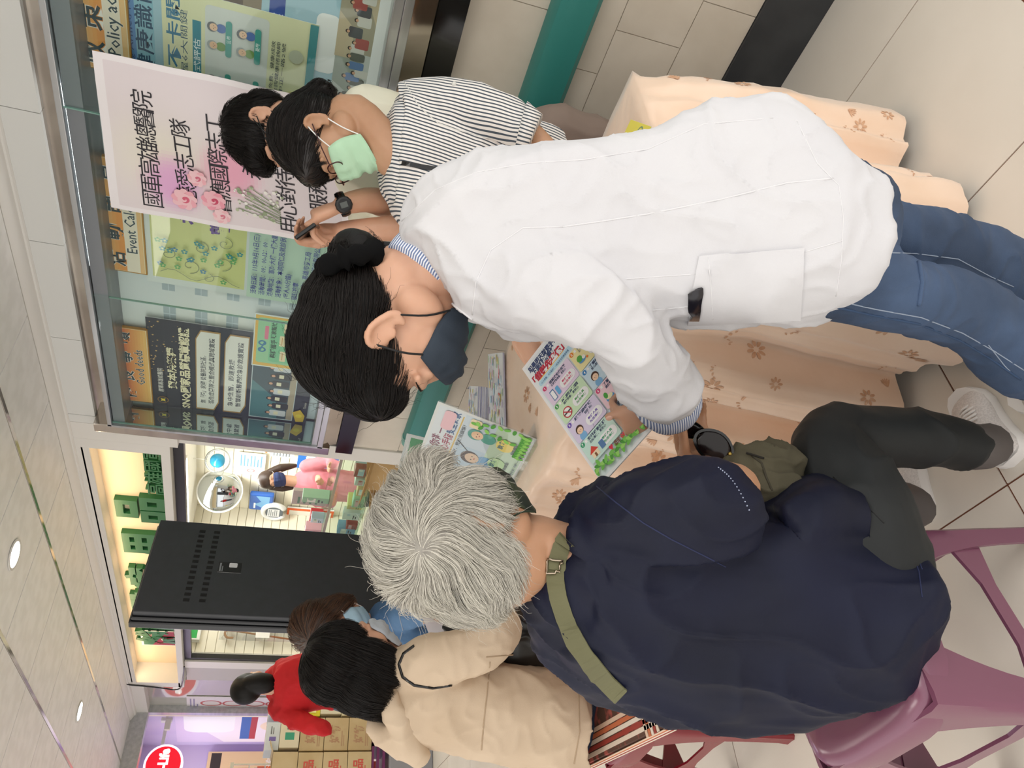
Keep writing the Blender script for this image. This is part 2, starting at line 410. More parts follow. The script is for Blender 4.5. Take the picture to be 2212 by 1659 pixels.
for ch, (px, py) in zip('維康醫療用品', [(286, 1364), (280, 1333), (289, 1290), (280, 1240), (262, 1165), (251, 1090)]):
    c = WX(px + 44, py, XL); letters3d(ch, XL, c.y + .165, 2.03, .27, M_green, .035, w=.31, name='letter', parent=sb, bold=.035)
c = WX(318, 1055, XL); letters3d('高雄國軍店', XL, c.y + .02, 2.035, .10, M_green, .03, w=.125, name='letter', parent=sb, bold=.01)
c = WX(345, 1376, XL); letters3d('WELLCARE', XL, c.y + .02, 2.028, .062, M_orange, .02, name='letter', parent=sb, bold=.02)
s = Sheet(*[Vector((XL - .03, y, z)) for y, z in ((7.0 - .38, 2.30), (6.30, 2.30), (7.0 - .38, 2.035))])
s.sheet('#ece6d8').rect(.05, .06, .95, .94, '#2c6a4e').poly([(.05, .94), (.95, .94), (.95, .75), (.05, .30)], '#8e2240')
s.ell(.42, .66, .10, '#e8e2d8').ell(.42, .66, .075, '#8e2240').poly([(.30, .72), (.42, .55), (.5, .72)], '#f2ece4').txt('許可證', .62, .3, .12, '#e89a8c', .02, 'c')
s.obj('licence_plaque', None, None, t=.03, back='#1d4d36', parent=sb)
# slim dark header, jambs and the wall bits round the opening
struct(MB().box((2.30, 3.455, 1.915), (2.34, 6.66, 1.965)).build('trim_12', M_darkline))
struct(MB().box((2.30, 6.655, 0), (2.34, 6.70, 1.965)).build('trim_13', M_darkline))
struct(MB().box((2.285, 6.70, 0), (2.36, 6.85, 1.965)).build('trim_14', principled('light_jamb', '#e6e4dc', .4)))
struct(MB().box((2.33, 6.85, 0), (2.42, 7.30, 1.965)).build('wall_shop', principled('grey_panel', '#b9b7ae', .4)))
struct(MB().box((XS, 3.32, 1.93), (XS + .3, 3.4545, 2.42)).build('trim_18', M_white))
# polished panel beyond the sign box, reflecting the red sign
M_mirp = principled('polished_panel', '#b3b0a6', .05, .35)
struct(MB().box((2.33, 7.30, 0), (2.36, 8.04, 2.40)).build('wall_mirror', M_mirp))
struct(MB().box((2.26, 7.22, 2.30), (2.36, 8.1, 2.44)).build('trim_15', M_white))
struct(MB().box((2.26, 8.04, 0), (2.36, 8.12, 2.34)).build('trim_16', M_alu))
struct(MB().box((-3, 8.04, 2.30), (2.36, 8.16, 2.45)).build('trim_17', M_alu))

# shop shell
struct(MB().box((4.6, 3.46, 0), (4.7, 8.3, 2.5)).build('wall_shop_back', M_shopw))
struct(MB().box((2.3, 8.22, 0), (4.7, 8.3, 2.5)).build('wall_shop_end', M_shopw))
struct(MB().box((2.74, 3.40, 0), (4.7, 3.47, 2.5)).build('wall_shop_near', M_shopw))
struct(MB().box((2.56, 3.4, 2.28), (4.7, 8.3, 2.36)).build('ceiling_shop', principled('shop_ceiling', '#f2efe6', .6)))
# slatwall boards across the shop's end wall
for k in range(22):
    MB().box((2.36, 8.205, .3 + k * .095), (4.6, 8.222, .388 + k * .095)).build('slat', M_shopw, bpy.data.objects['wall_shop_end'])
for k in range(22):
    MB().box((4.585, 3.5, .3 + k * .095), (4.6, 8.2, .388 + k * .095)).build('slat', M_shopw, bpy.data.objects['wall_shop_back'])
for y, x in ((5.2, 3.75), (7.0, 3.9)):
    t = thing('shop_light', 'flat glowing ceiling panel inside the shop' + (', nearer the opening' if y < 6 else ', deeper in the shop'), 'ceiling light', (x, y, 2.275))
    MB().box((x - .17, y - .62, 2.265), (x + .17, y + .62, 2.28)).build('frame', M_white, t)
    MB().box((x - .15, y - .6, 2.260), (x + .15, y + .6, 2.266)).build('diffuser', emit('panel_glow', '#f3fff8', 6), t)

# ------------------------------------------------------------------ printed matter in the display case
def wall_sheet(x0, y1, x1, y0, X):
    """sheet on the plane x = X from the photo's corners: (x0,y1) is its upper left, (x1,y0) its lower right"""
    a, b_ = WX(x0, y1, X), WX(x1, y0, X)
    return Sheet((X, a.y, a.z), (X, b_.y, a.z), (X, a.y, b_.z))
def face(s, u, v, r, hair='#2b2320', skin='#f3c9a6', body=None, old=False):
    """a plain drawn figure: body, hair, face"""
    if body: s.ell(u, v + r * 1.75, r * 1.05, body, r * 1.1)
    s.ell(u, v - r * .12, r * 1.12, hair); s.ell(u, v + r * .15, r * .86, skin)
    s.ell(u - r * .3 * s.H / s.W, v + r * .12, r * .09, '#3a2a24'); s.ell(u + r * .3 * s.H / s.W, v + r * .12, r * .09, '#3a2a24')
    s.ell(u, v + r * .45, r * .16, '#c8554c', r * .07)

XB = 2.335
# blue health-education poster, right of the banner
s = wall_sheet(272, 420, 838, -160, XB)
s.sheet('#a9cbd8').rect(0, 0, 1, .095, '#5f8fc4').rect(0, .095, 1, .165, '#8fc0d0')
s.txt('國軍高雄總醫院', .02 + .33, .055, .042, '#2b4a86', .01, w=.42).txt('Kaohsiung Armed Forces General Hospital', .35, .083, .02, '#2b4a86', 0, w=.62)
s.txt('長者健康識能促進班', .30, .155, .058, '#274d6b', .012, w=.62)
s.rrect(.72, .12, .99, .30, .02, '#dfeaf2').txt('1. 時間', .76, .19, .035, '#a33d46').txt('2. 地點', .76, .26, .035, '#a33d46')
s.rrect(.60, .36, .99, .57, .02, '#8a7a62').rect(.66, .42, .80, .50, '#5c4a3a').rect(.62, .38, .97, .40, '#b9ab90')
s.rect(.54, .60, .985, .66, '#3552a0').txt('專業卓越', .58, .652, .04, '#e7ecf8', .01)
for u, c in ((.66, '#241c1a'), (.88, '#241c1a')):
    s.ell(u, .75, .03, '#f0c8a8').ell(u, .735, .034, c, .026).ell(u, .735 + .02, .026, '#f0c8a8').rrect(u - .085, .785, u + .085, .88, .03, '#f3f4f2')
s.rect(.28, .885, .985, .94, '#3552a0').txt('建構樂的生活，歡迎來找我們', .31, .93, .035, '#eef2fb', .008, w=.5)
s.obj('poster', 'blue hospital health-class poster in the display case, right of the white banner', 'poster')
s = wall_sheet(362, 330, 690, 55, XB - .004)
s.sheet('#e6e5bb').txt('長者健康不卡關', .05, .105, .075, '#3f7fa0', .02, w=.9).txt('健康老化 把握6大關鍵', .1, .155, .04, '#3d5f74', 0, w=.8)
s.rect(.12, .19, .86, .245, '#2f8a9c').poly([(.06, .18), (.14, .2), (.14, .26), (.06, .25), (.09, .215)], '#25707f').txt('長者健康整合式評估', .2, .236, .038, '#eaf6f6', .01, w=.56)
s.rrect(.04, .27, .96, .68, .03, '#dcdfd9')
for r in range(2):
    for c_ in range(3):
        u = .2 + c_ * .3; v = .32 + r * .19
        face(s, u - .05, v, .030, '#a5a9a8', '#f0c39c', '#7ba05a'); face(s, u + .05, v, .030, '#6d6f74', '#f3caa9', '#5a79b8')
        s.rrect(u - .10, v + .082, u + .10, v + .122, .018, '#4aa397').txt(('認知', '行動能力', '營養', '視力', '聽力', '憂鬱')[r * 3 + c_], u, v + .114, .024, '#e8f6f2', .01, 'c')
for k, t in enumerate(('年滿65歲民眾可洽詢，最新、免費、健康成效', '長者的社區資源，亦歡迎洽詢健康諮詢師', '地址：高雄市苓雅區中正一路2號')):
    s.txt(t, .06, .725 + k * .035, .022, '#4b5558', .004, w=.8)
s.ell(.25, .88, .05, '#dfd64c').ell(.55, .86, .05, '#d9d08a').ell(.8, .87, .05, '#c3c6ae').rect(0, .945, 1, 1, '#3f8f95').txt('國軍高雄總醫院關心您', .08, .985, .026, '#cfeaea', .006)
s.obj('poster', 'pale yellow poster with pairs of cartoon elders and teal tabs', 'poster')
for k, (x0, y1, x1, y0, lab, cols) in enumerate(((722, 118, 835, -60, 'photograph print of a street class, right one above the yellow strip', ('#a79f88', '#4a4d52', '#a8524c', '#c9b99a')), (708, 235, 812, 126, 'photograph print of people in a clinic hall, left one above the yellow strip', ('#9fa79a', '#5d6157', '#5d7fae', '#c7cbc4')))):
    s = wall_sheet(x0, y1, x1, y0, XB - .005); s.sheet(cols[0])
    s.poly([(0, .0), (.5, 0), (.35, .4), (0, .5)], cols[3]).poly([(.4, 1), (1, 1), (1, .7), (.75, .6)], cols[3])
    for j in range(9):
        u, v = .12 + .1 * j + .03 * math.sin(j * 5), .38 + .12 * math.sin(j * 2.3)
        s.rrect(u - .06, v + .03, u + .06, v + .4, .05, cols[1 + j % 2] if j % 3 else '#d7d4ca').ell(u, v, .055, '#2a2522').ell(u, v + .02, .04, '#d8a888')
    s.obj('photograph', lab, 'photograph')
s = wall_sheet(818, 245, 848, -150, XB - .006)
s.sheet('#d8ad35').txt('：07-7496751轉726300   呂珮綺衛教師', .02, .78, .55, '#54523a', .02, w=.96)
s.obj('label_strip', 'long yellow strip with a phone number along the case bottom', 'notice')
# orange header plates
def header(x0, y1, x1, y0, chars, eng, label, red=False, v2=(0, 1)):
    s = wall_sheet(x0, y1, x1, y0, XB - .012)
    s.sheet('#b98425').rect(.008, .03, .992, .97, '#f4dfb4')
    base = ('#c8473f', '#e8944e', '#f1c06a') if red else ('#f0c98a', '#ef9a45', '#f3c88a')
    for k in range(12):
        t = k / 11; a, b_ = (base[0], base[1]) if t < .5 else (base[1], base[2]); f = (t * 2) % 1 if t < 1 else 1
        ca, cb = [tuple(int(q[1 + 2 * i:3 + 2 * i], 16) / 255 for i in range(3)) for q in (a, b_)]
        s.rect(.012, .05 + .9 * k / 12, .988, .05 + .9 * (k + 1) / 12, tuple(x + (y - x) * f for x, y in zip(ca, cb)))
    if not red: s.rect(.012, .56, .988, .86, '#f7ecd6')
    n = len(chars)
    for k, ch in enumerate(chars):
        u = v2[0] + (k + .5) / n * (v2[1] - v2[0])
        s.txt(ch, u, .50, .40, '#fbf6ea', .045, 'c', res=2).txt(ch, u, .50, .40, '#273f46', .018, 'c', res=2)
    s.txt(eng, (v2[0] + v2[1]) / 2, .82, .26, '#fbf6ea', .03, 'c').txt(eng, (v2[0] + v2[1]) / 2, .82, .26, '#2c454c', .01, 'c')
    s.obj('header_plate', label, 'sign plate', t=.012, back='#b07a20')
header(166, 139, 262, -160, '政策宣導', 'Policy advocacy', 'orange header plate at the case top reading Policy, in the right-hand pane')
header(222, 579, 300, 352, '活動訊息', 'Event Calendar', 'orange header plate reading Event Calendar, partly behind the white banner')
header(255, 862, 318, 714, '優良事蹟', 'Good deeds', 'red and orange header plate reading Good deeds', red=True)
# yellow-green event notice
s = wall_sheet(318, 606, 742, 345, XB - .004)
s.sheet('#e3ebe6').rect(.045, .035, 1, .545, '#dfe39a').rect(.0, .56, 1, 1, '#c9e6cf')
s.rect(0, .56, .5, 1, '#cfe9d4')
for t, v, u, w in (('支持', .135, .60, .34), ('視障按摩', .28, .44, .54), ('歡迎參加', .44, .40, .56)):
    s.txt(t, u, v, .085, '#6a4a9c', .035, w=w, res=2)
rr = random.Random(3)
def spiral(s, u, v, r, turns, sgn, col='#8f9a78'):
    pts = [(u + sgn * r * (1 - t) * math.cos(t * turns * 6.28) * s.H / s.W, v + r * (1 - t) * math.sin(t * turns * 6.28)) for t in [i / 26 for i in range(24)]]
    s.line(pts, .004, col)
for u, v, r, tn, sg in ((.22, .12, .05, 1.2, 1), (.16, .24, .06, 1.3, -1), (.30, .30, .05, 1.4, 1), (.22, .42, .06, 1.3, -1), (.36, .43, .05, 1.5, 1), (.10, .34, .04, 1.2, 1)): spiral(s, u, v, r, tn, sg)
s.line([(.10 + .03 * math.sin(k), .08 + k * .04) for k in range(12)], .004, '#8f9a78')
for k in range(26):
    u, v = .08 + rr.random() * .28, .07 + rr.random() * .45; c_ = rr.choice(['#3f9aa0', '#3f9aa0', '#4f8fb0', '#6ab56e'])
    for j in range(5): s.ell(u + .012 * math.cos(j * 1.257) * s.H / s.W, v + .012 * math.sin(j * 1.257), .007, c_, n=7)
    s.ell(u, v, .005, '#dfe39a', n=6)
for k, t in enumerate(('活動日期：115年9月16日(三)', '活動時間：09：00-12：00', '活動地點：軍陣大樓 一樓大廳', '活動對象：本院同仁及就診民眾', '        (每人10分鐘)', '        頭頸按摩', '主辦單位：高雄市勞工局', '協辦單位：電視股份有限公司')):
    s.txt(t, .06, .615 + k * .048, .030, '#5a62a6', .012)
s.obj('notice', 'yellow-green event notice with vine flowers and purple writing, half behind the banner', 'notice')
# black award poster
s = wall_sheet(330, 880, 690, 738, XB - .004)
s.sheet('#1c2536')
for k in range(40):
    u, v = .45 + rr.random() * .53, rr.random() ** 1.6 * .2; r = rr.uniform(.002, .009)
    s.poly([(u + (r if i % 2 else r * .45) * math.cos(-i * .628) * s.H / s.W, v + (r if i % 2 else r * .45) * math.sin(-i * .628)) for i in range(10)], '#d8b472')
s.ell(.12, .07, .035, '#8e6c3a').ell(.12, .07, .029, '#1c2536').poly([(.12 + (.022 if i % 2 else .01) * math.cos(-i * .628 * 1.25) * s.H / s.W, .07 + (.022 if i % 2 else .01) * math.sin(-i * .785)) for i in range(8)], '#f0d84a')
s.txt('國軍高雄總醫院', .22, .075, .028, '#e9e7e0', .01).txt('賀本院榮獲', .5, .155, .046, '#f6eec8', .03, 'c', w=.46)
s.txt('SNQ國家品質標章認證', .5, .235, .052, '#f6eec8', .035, 'c', w=.9)
for v0, v1, l1, l2 in ((.275, .42, '無「殘」家國 從醫院到社區，', '潛危症團隊之整合模式與跨域實踐'), (.445, .59, '急中生智，即連救援', '智慧創新醫療於急診救護實踐')):
    s.poly([(.06, v0), (.86, v0), (.95, v0 + .03), (.95, v1), (.16, v1), (.06, v1 - .03)], '#b08a4a').poly([(.075, v0 + .006), (.855, v0 + .006), (.935, v0 + .032), (.935, v1 - .006), (.17, v1 - .006), (.075, v1 - .034)], '#eeeee4')
    s.txt(l1, .14, v0 + .06, .030, '#3c434c', .012, w=.55).txt(l2, .14, v0 + .11, .030, '#3c434c', .012, w=.74)
s.rect(.04, .615, .93, .905, '#c9d7da').rect(.05, .62, .92, .90, '#35505c').poly([(.05, .62), (.5, .62), (.3, .78), (.05, .8)], '#4a7f86').rect(.05, .86, .92, .90, '#b3a58c')
for j in range(9):
    u = .12 + j * .09; v = .735 + .012 * (j % 2)
    s.rrect(u - .036, v + .012, u + .036, v + .12, .012, '#23262e' if j % 3 else '#d6d9dc').ell(u, v, .017, '#2a211e').ell(u, v + .004, .012, '#e0ab8a')
    s.rrect(u - .02, v + .04, u + .02, v + .07, .003, '#efe7c8')
s.rrect(.52, .915, .95, .985, .006, '#dfe9e2').ell(.62, .95, .024, '#9ac14a').ell(.62, .95, .014, '#2c8a5a').txt('SNQ', .70, .967, .036, '#2e6a62', .02)
s.poly([(.04, .93), (.16, .90), (.2, .95), (.13, .985), (.05, .98)], '#dcb729').ell(.12, .945, .022, '#e9cf35').txt('Taiwan', .22, .985, .02, '#c9c6bb', .005, slant=.2)
s.obj('poster', 'black and gold award poster with cream panels and a group photograph', 'poster')
# small green leaflet at the pane joint
s = wall_sheet(543, 788, 672, 694, XB - .012)
s.sheet('#e8f0ea').rect(.02, .02, .98, .98, '#efc04a').rrect(.08, .07, .94, .95, .06, '#9ed7a4').rrect(.12, .3, .9, .9, .06, '#7fcf9a')
for u in (.34, .47): s.ell(u, .17, .075, '#2a7fa8').ell(u, .17, .04, '#9ed7a4')
s.line([(.3, .12), (.5, .22)], .03, '#2a7fa8').rrect(.55, .2, .8, .27, .02, '#ee7f9a').txt('醫護攜手', .2, .42, .09, '#24583f', .03, w=.36).txt('頭家幫忙？', .58, .40, .08, '#2f5f45', .03, w=.34)
for u, v in ((.25, .55), (.55, .52), (.8, .58), (.7, .75)): s.rrect(u - .1, v - .04, u + .1, v + .07, .02, '#f6e6b8').rect(u - .07, v, u + .07, v + .015, '#d89a4a')
s.ell(.3, .78, .06, '#d7ecf4').ell(.3, .78, .035, '#7fcf9a').line([(.3, .84), (.5, .9), (.6, .82)], .015, '#6aa6b8')
s.obj('leaflet', 'small green leaflet with a yellow border stuck at the glass joint', 'leaflet')
# faint building picture printed on the board
s = wall_sheet(318, 712, 700, 610, 2.3515)
for i in range(5):
    for j in range(2): 
        u, v = .16 + .42 * j, .10 + i * .18
        s.rect(u, v, u + .22, v + .07, '#aebfc4').rect(u + .1, v, u + .115, v + .07, '#cfdde2').rect(u, v + .033, u + .22, v + .037, '#cfdde2')
wp = s.mb.build('window_print', PRINT, cs); wp['kind'] = 'stuff'
# white banner hung outside the glass
XBn = XC - .018
TL, TR, BR, BL = (WX(241, 446, XBn), WX(200, 107, XBn), WX(737, 225, XBn), WX(757, 536, XBn))
class Quad(Sheet):
    def pt(s, u, v, h=0):
        p = s.o * (1 - u) * (1 - v) + TR * u * (1 - v) + BR * u * v + BL * (1 - u) * v
        return p + s.n * ((h or s.k * .0003)) + s.n * ban_wave(u, v)
def ban_wave(u, v): return .003 * math.sin(u * 9 + v * 4) + .002 * math.sin(v * 17 + u * 3) + .004
s = Quad(TL, TR, BL)
def densify(s):
    pass
bn = MB(); NU, NV = 24, 36
vs = [s.pt(i / NU, j / NV, .0001) for j in range(NV + 1) for i in range(NU + 1)]
vs2 = [v - s.n * .001 for v in vs]
W1 = NU + 1
fs = [(j * W1 + i, (j + 1) * W1 + i, (j + 1) * W1 + i + 1, j * W1 + i + 1) for j in range(NV) for i in range(NU)]
bn.add(vs, fs, '#f2eef0'); bn.add(vs2, [f[::-1] for f in fs], '#f2eef0')
ban = bn.build('paper_banner', PRINT, smooth=True); tag(ban, 'large white paper banner with pink roses and black brush writing, hung on the case glass', 'banner')
# inner tinted field, built as a grid so that it follows the paper
def field(u0, v0, u1, v1, fn, nu=20, nv=30):
    for j in range(nv):
        for i in range(nu):
            a, b_, c_, d = u0 + (u1 - u0) * i / nu, v0 + (v1 - v0) * j / nv, u0 + (u1 - u0) * (i + 1) / nu, v0 + (v1 - v0) * (j + 1) / nv
            s.mb.quad(s.pt(a, d), s.pt(c_, d), s.pt(c_, b_), s.pt(a, b_), fn((a + c_) / 2, (b_ + d) / 2))
def tint(u, v):
    base = np.array([.905, .87, .885]); g = lambda cu, cv, ru, rv: math.exp(-(((u - cu) / ru) ** 2 + ((v - cv) / rv) ** 2) ** 2)
    yel = math.exp(-(((u - .42) / .25) ** 2 + ((v - .22) / .2) ** 2)); base = base + yel * np.array([.01, .03, -.05])
    for cu, cv, ru, rv, c_ in ((.26, .26, .18, .115, (.89, .62, .85)), (.42, .50, .17, .115, (.95, .62, .74))):
        k = g(cu, cv, ru, rv) * .75; base = base * (1 - k) + np.array(c_) * k
    return tuple(np.clip(base, 0, 1))
s.k = 1; field(.035, .035, .965, .97, tint, 40, 60); s.k = 3
def bt(t, u, v, h, w): 
    k = len(t)
    for i, ch in enumerate(t): s.txt(ch, u + w * (i + .5) / k, v, h, '#1d1a22', .0, 'c', res=2)
bt('國軍高雄總醫院', .07, .205, .075, .76)
bt('慈愛志工隊', .15, .345, .072, .56)
bt('響應國際志工', .12, .485, .072, .66)
bt('永續發展', .40, .625, .072, .50)
bt('用心對待~', .04, .765, .074, .60)
bt('服務奉獻', .26, .905, .074, .50)
def rose(u, v, r, cols):
    for k in range(9):
        a = k * .7; s.ell(u + r * .55 * math.cos(a) * s.H / s.W, v + r * .55 * math.sin(a), r * .52, cols[0] if k % 2 else cols[1], r * .4, a)
    s.ell(u, v, r * .62, cols[1], r * .55, .5)
    for k in range(4): s.ell(u + r * .1 * math.cos(k * 2), v + r * .1 * math.sin(k * 2), r * (.46 - .1 * k), cols[(k) % 2 + 1], r * (.4 - .09 * k), k * .8)
for k in range(9): s.line([(.17 + .02 * k, .52 + .03 * (k % 3)), (.10 + .015 * k, .70)], .004, '#7d8f6c')
for k in range(50):
    u, v = .10 + rr.random() * .25, .50 + rr.random() * .22; s.ell(u, v, rr.uniform(.004, .010), rr.choice(['#f4f4ec', '#e6e9dc', '#b9c4a4', '#98a886']), n=8)
rose(.17, .30, .050, ('#f2aebb', '#f5c6cd', '#d8607c')); rose(.20, .42, .048, ('#ef9fb0', '#f4bcc6', '#c94465')); rose(.34, .36, .038, ('#f2b4be', '#f6ccd2', '#d36c84')); rose(.10, .45, .036, ('#f3bcc4', '#f6d2d6', '#dd7f92'))
s.mb.build('print', PRINT, ban)

# ------------------------------------------------------------------ Hi-Life style hanging sign
def drop(c, r, ex, ey, n=28):
    """round drop with its tip down-left"""
    pts = []
    for i in range(n + 1):
        a = math.radians(-62 + 0) + (2 * math.pi - math.radians(56)) * i / n - math.radians(63)
        pts.append(c + ex * r * math.cos(a) + ey * r * math.sin(a))
    pts.append(c - ex * r * 1.15 - ey * r * 1.35)
    return pts
YS = 8.6; cS = WY(353, 1652, YS); ex, ey = Vector((1, 0, 0)), Vector((0, 0, 1)); r = .178
hs = thing('hanging_sign', 'round red lit shop sign with a tail and white letters, on a wall arm', 'shop sign', (2.2, YS, cS.z))
def pts_to_prism(pts, y0, y1, name, mat, parent):
    n = len(pts); b = MB(); b.add([(p.x, y0, p.z) for p in pts] + [(p.x, y1, p.z) for p in pts],
        [tuple(range(n)), tuple(range(2 * n - 1, n - 1, -1))] + [(i, i + n, (i + 1) % n + n, (i + 1) % n) for i in range(n)]); return b.build(name, mat, parent)
pts_to_prism(drop(cS, r, ex, ey), YS - .03, YS + .03, 'sign_body', emit('sign_white', '#e9e4f6', .9), hs)
pts_to_prism(drop(cS, r * .88, ex, ey), YS - .035, YS + .035, 'sign_face', emit('sign_red', '#e0142a', .8), hs)
vs, fs, x0, x1, y0, y1 = glyphs('Hi-Life', .05, 2)
for sg in (-1, 1):
    b = MB(); k = .27 / (x1 - x0); b.add([(cS.x + (v.x - (x0 + x1) / 2) * k * (1 if sg < 0 else -1), YS + sg * .037, cS.z + v.y * k * 1.2 - .035) for v in vs], fs)
    b.build('lettering', emit('sign_letters', '#ffffff', 1.2), hs)
MB().box((cS.x, YS - .012, cS.z + .03), (2.36, YS + .012, cS.z + .06)).build('arm', M_white, hs)
MB().box((2.33, YS - .04, cS.z + .0), (2.36, YS + .04, cS.z + .10)).build('wall_plate', M_white, hs)

# ------------------------------------------------------------------ table and its cloth
tx0, tx1, ty0, ty1, tz = 1.085, 1.705, .775, 2.50, .735
tb = thing('folding_table', 'long narrow table along the wall, hidden under the peach satin cloth', 'table', (1.4, 1.5, 0))
MB().box((tx0 + .02, ty0 + .02, tz - .03), (tx1 - .02, ty1 - .02, tz - .006)).build('table_top', principled('laminate', '#c9c4b8', .4), tb)
for x in (tx0 + .07, tx1 - .07):
    for y in (ty0 + .1, ty1 - .1): MB().tube([(x, y, 0), (x, y, tz - .03)], .014).build('leg', M_chrome, tb)
M_satin = noisy(principled('peach_satin', '#f6dcc6', .36, Sheen_Weight=.4, Specular_IOR_Level=.7), '#f0d0b4', 5, 4, .3, .7, bump=.25, bscale=26, dist=.006)
def perim(n, inset, r=.03):
    """rounded rectangle of the table edge, inset inwards"""
    x0, x1, y0, y1 = tx0 + inset, tx1 - inset, ty0 + inset, ty1 - inset
    L = [(x1 - x0), (y1 - y0)]; tot = 2 * sum(L); pts = []
    for i in range(n):
        s_ = tot * i / n
        if s_ < L[1]: p, nn = (x0, y1 - s_), (-1, 0)
        elif s_ < L[1] + L[0]: p, nn = (x0 + s_ - L[1], y0), (0, -1)
        elif s_ < 2 * L[1] + L[0]: p, nn = (x1, y0 + s_ - L[1] - L[0]), (1, 0)
        else: p, nn = (x1 - (s_ - 2 * L[1] - L[0]), y1), (0, 1)
        cx, cy = (x0 + x1) / 2, (y0 + y1) / 2
        # normals blend round the corners
        dx, dy = (p[0] - cx) / (x1 - x0) * 2, (p[1] - cy) / (y1 - y0) * 2
        k = 14; nx = math.copysign(abs(dx) ** k, dx); ny = math.copysign(abs(dy) ** k, dy); l = math.hypot(nx, ny) or 1
        pts.append((Vector((p[0], p[1], 0)), Vector((nx / l, ny / l, 0)), s_))
    return pts
NP = 420; R = []
for k in range(12):   # top, from the middle out
    ins = .30 * (1 - k / 12) ** 1.1 + .004
    R.append([Vector((p.x, p.y, tz + .004 + .004 * noise.noise(Vector((p.x * 9, p.y * 14, 3))) + .003 * abs(noise.noise(Vector((p.x * 22, p.y * 30, 1)))))) for p, n_, s_ in perim(NP, ins)])
def pleat(s_, t):
    a = math.sin(s_ * 2 * math.pi / .27 + 1.1 * math.sin(s_ * 5.1)); a = math.copysign(abs(a) ** .7, a)
    return a + .30 * math.sin(s_ * 2 * math.pi / .11 + 2) + .16 * math.sin(s_ * 2 * math.pi / .055)
for k in range(27):
    t = k / 26; row = []
    for p, n_, s_ in perim(NP, 0):
        amp = .064 * min(1, t * 2.4) ** .7
        out = .008 + .05 * t + amp * pleat(s_, t) * .7 + .006 * noise.noise(Vector((s_ * 12, t * 9, 0))) + .010 * abs(noise.noise(Vector((s_ * 7 + t * 6, t * 5, 4)))) * (t > .1)
        side = Vector((-n_.y, n_.x, 0)) * (.022 * t * math.cos(s_ * 2 * math.pi / .29 + 1.1 * math.sin(s_ * 5.1)))
        z = tz + .006 - (.004 if k == 0 else .006) - t * .70 - .012 * math.sin(s_ * 11) * t
        row.append(p + n_ * out + side + Vector((0, 0, z)))
    R.append(row)
b = MB(); b.rings(R, cap=False); c0 = len(b.v); b.f.append(tuple(range(NP))[::-1]); b.c.append(None)
cloth = b.build('tablecloth', M_satin, smooth=True); tag(cloth, 'peach satin tablecloth with embroidered flowers draped to the floor over the long table', 'tablecloth')
bv = BVHTree.FromPolygons([v.co for v in cloth.data.vertices], [p.vertices for p in cloth.data.polygons])
fl_b = MB(); rf = random.Random(11)
def decal_flower(hit, nrm, sz, kind):
    u = nrm.cross(Vector((0, 0, 1))); u = u.normalized() if u.length > .1 else Vector((1, 0, 0)); w = nrm.cross(u).normalized()
    a0 = rf.random() * 6.28
    def put(cx, cy, rx, ry, rot):
        pts = []
        for i in range(9):
            t = 2 * math.pi * i / 9; x, y = rx * math.cos(t), ry * math.sin(t)
            x, y = cx + x * math.cos(rot) - y * math.sin(rot), cy + x * math.sin(rot) + y * math.cos(rot)
            q = hit + u * x + w * y; l = bv.find_nearest(q)
            pts.append(l[0] + nrm * .0012)
        fl_b.add(pts, [tuple(range(9))])
    if kind == 0:
        for k in range(8): a = a0 + k * .785; put(math.cos(a) * sz * .62, math.sin(a) * sz * .62, sz * .36, sz * .17, a)
    elif kind == 1:
        for k in range(7): put((k - 3) * sz * .4, math.sin(k * .9 + a0) * sz * .4, sz * .2, sz * .1, a0 + k)
    else:
        for k in range(5): a = a0 + k * .3; put(math.cos(a) * sz * .5, math.sin(a) * sz * .5, sz * .5, sz * .1, a)
for k in range(280):
    f = rf.random()
    s_y = ty0 + (ty1 - ty0) * rf.random()
    if f < .55: o_, d_ = Vector((.6, s_y, .06 + .62 * rf.random())), Vector((1, 0, 0))
    elif f < .75: o_, d_ = Vector((tx0 + (tx1 - tx0) * rf.random(), .3, .06 + .62 * rf.random())), Vector((0, 1, 0))
    else: o_, d_ = Vector((tx0 + .05 + (tx1 - tx0 - .1) * rf.random(), s_y, 1)), Vector((0, 0, -1))
    h = bv.ray_cast(o_, d_)
    if h[0] is None: continue
    n_ = h[1] if h[1].dot(d_) < 0 else -h[1]
    decal_flower(h[0], n_, rf.uniform(.018, .030), k % 3)
fo = fl_b.build('embroidery', noisy(principled('embroidery_thread', '#deb594', .45), '#cf9f7c', 60, 3, .3, .7, bump=.4, bscale=400, dist=.001), cloth); fo['kind'] = 'stuff'
for p_ in fo.data.polygons: pass

# ------------------------------------------------------------------ things on the table
def on_table(px, py, z=.744): return WZ(px, py, z)
TOPZ = tz + .012
# standing acrylic holders
def standing(brp, blp, h, lean, z=TOPZ, wmul=1):
    br, bl = WZ(*brp, z), WZ(*blp, z); ex = (br - bl); ex.z = 0
    n_ = Vector((ex.y, -ex.x, 0)).normalized()
    if n_.dot(EYE - br) < 0: n_ = -n_
    up = (Vector((0, 0, 1)) * math.cos(lean) - n_ * math.sin(lean)) * h
    bl = br - ex * wmul
    return bl + up, br + up, bl
def place_sheet(fn, TL, TR, BL): s = Sheet(TL, TR, BL); fn(s); return s
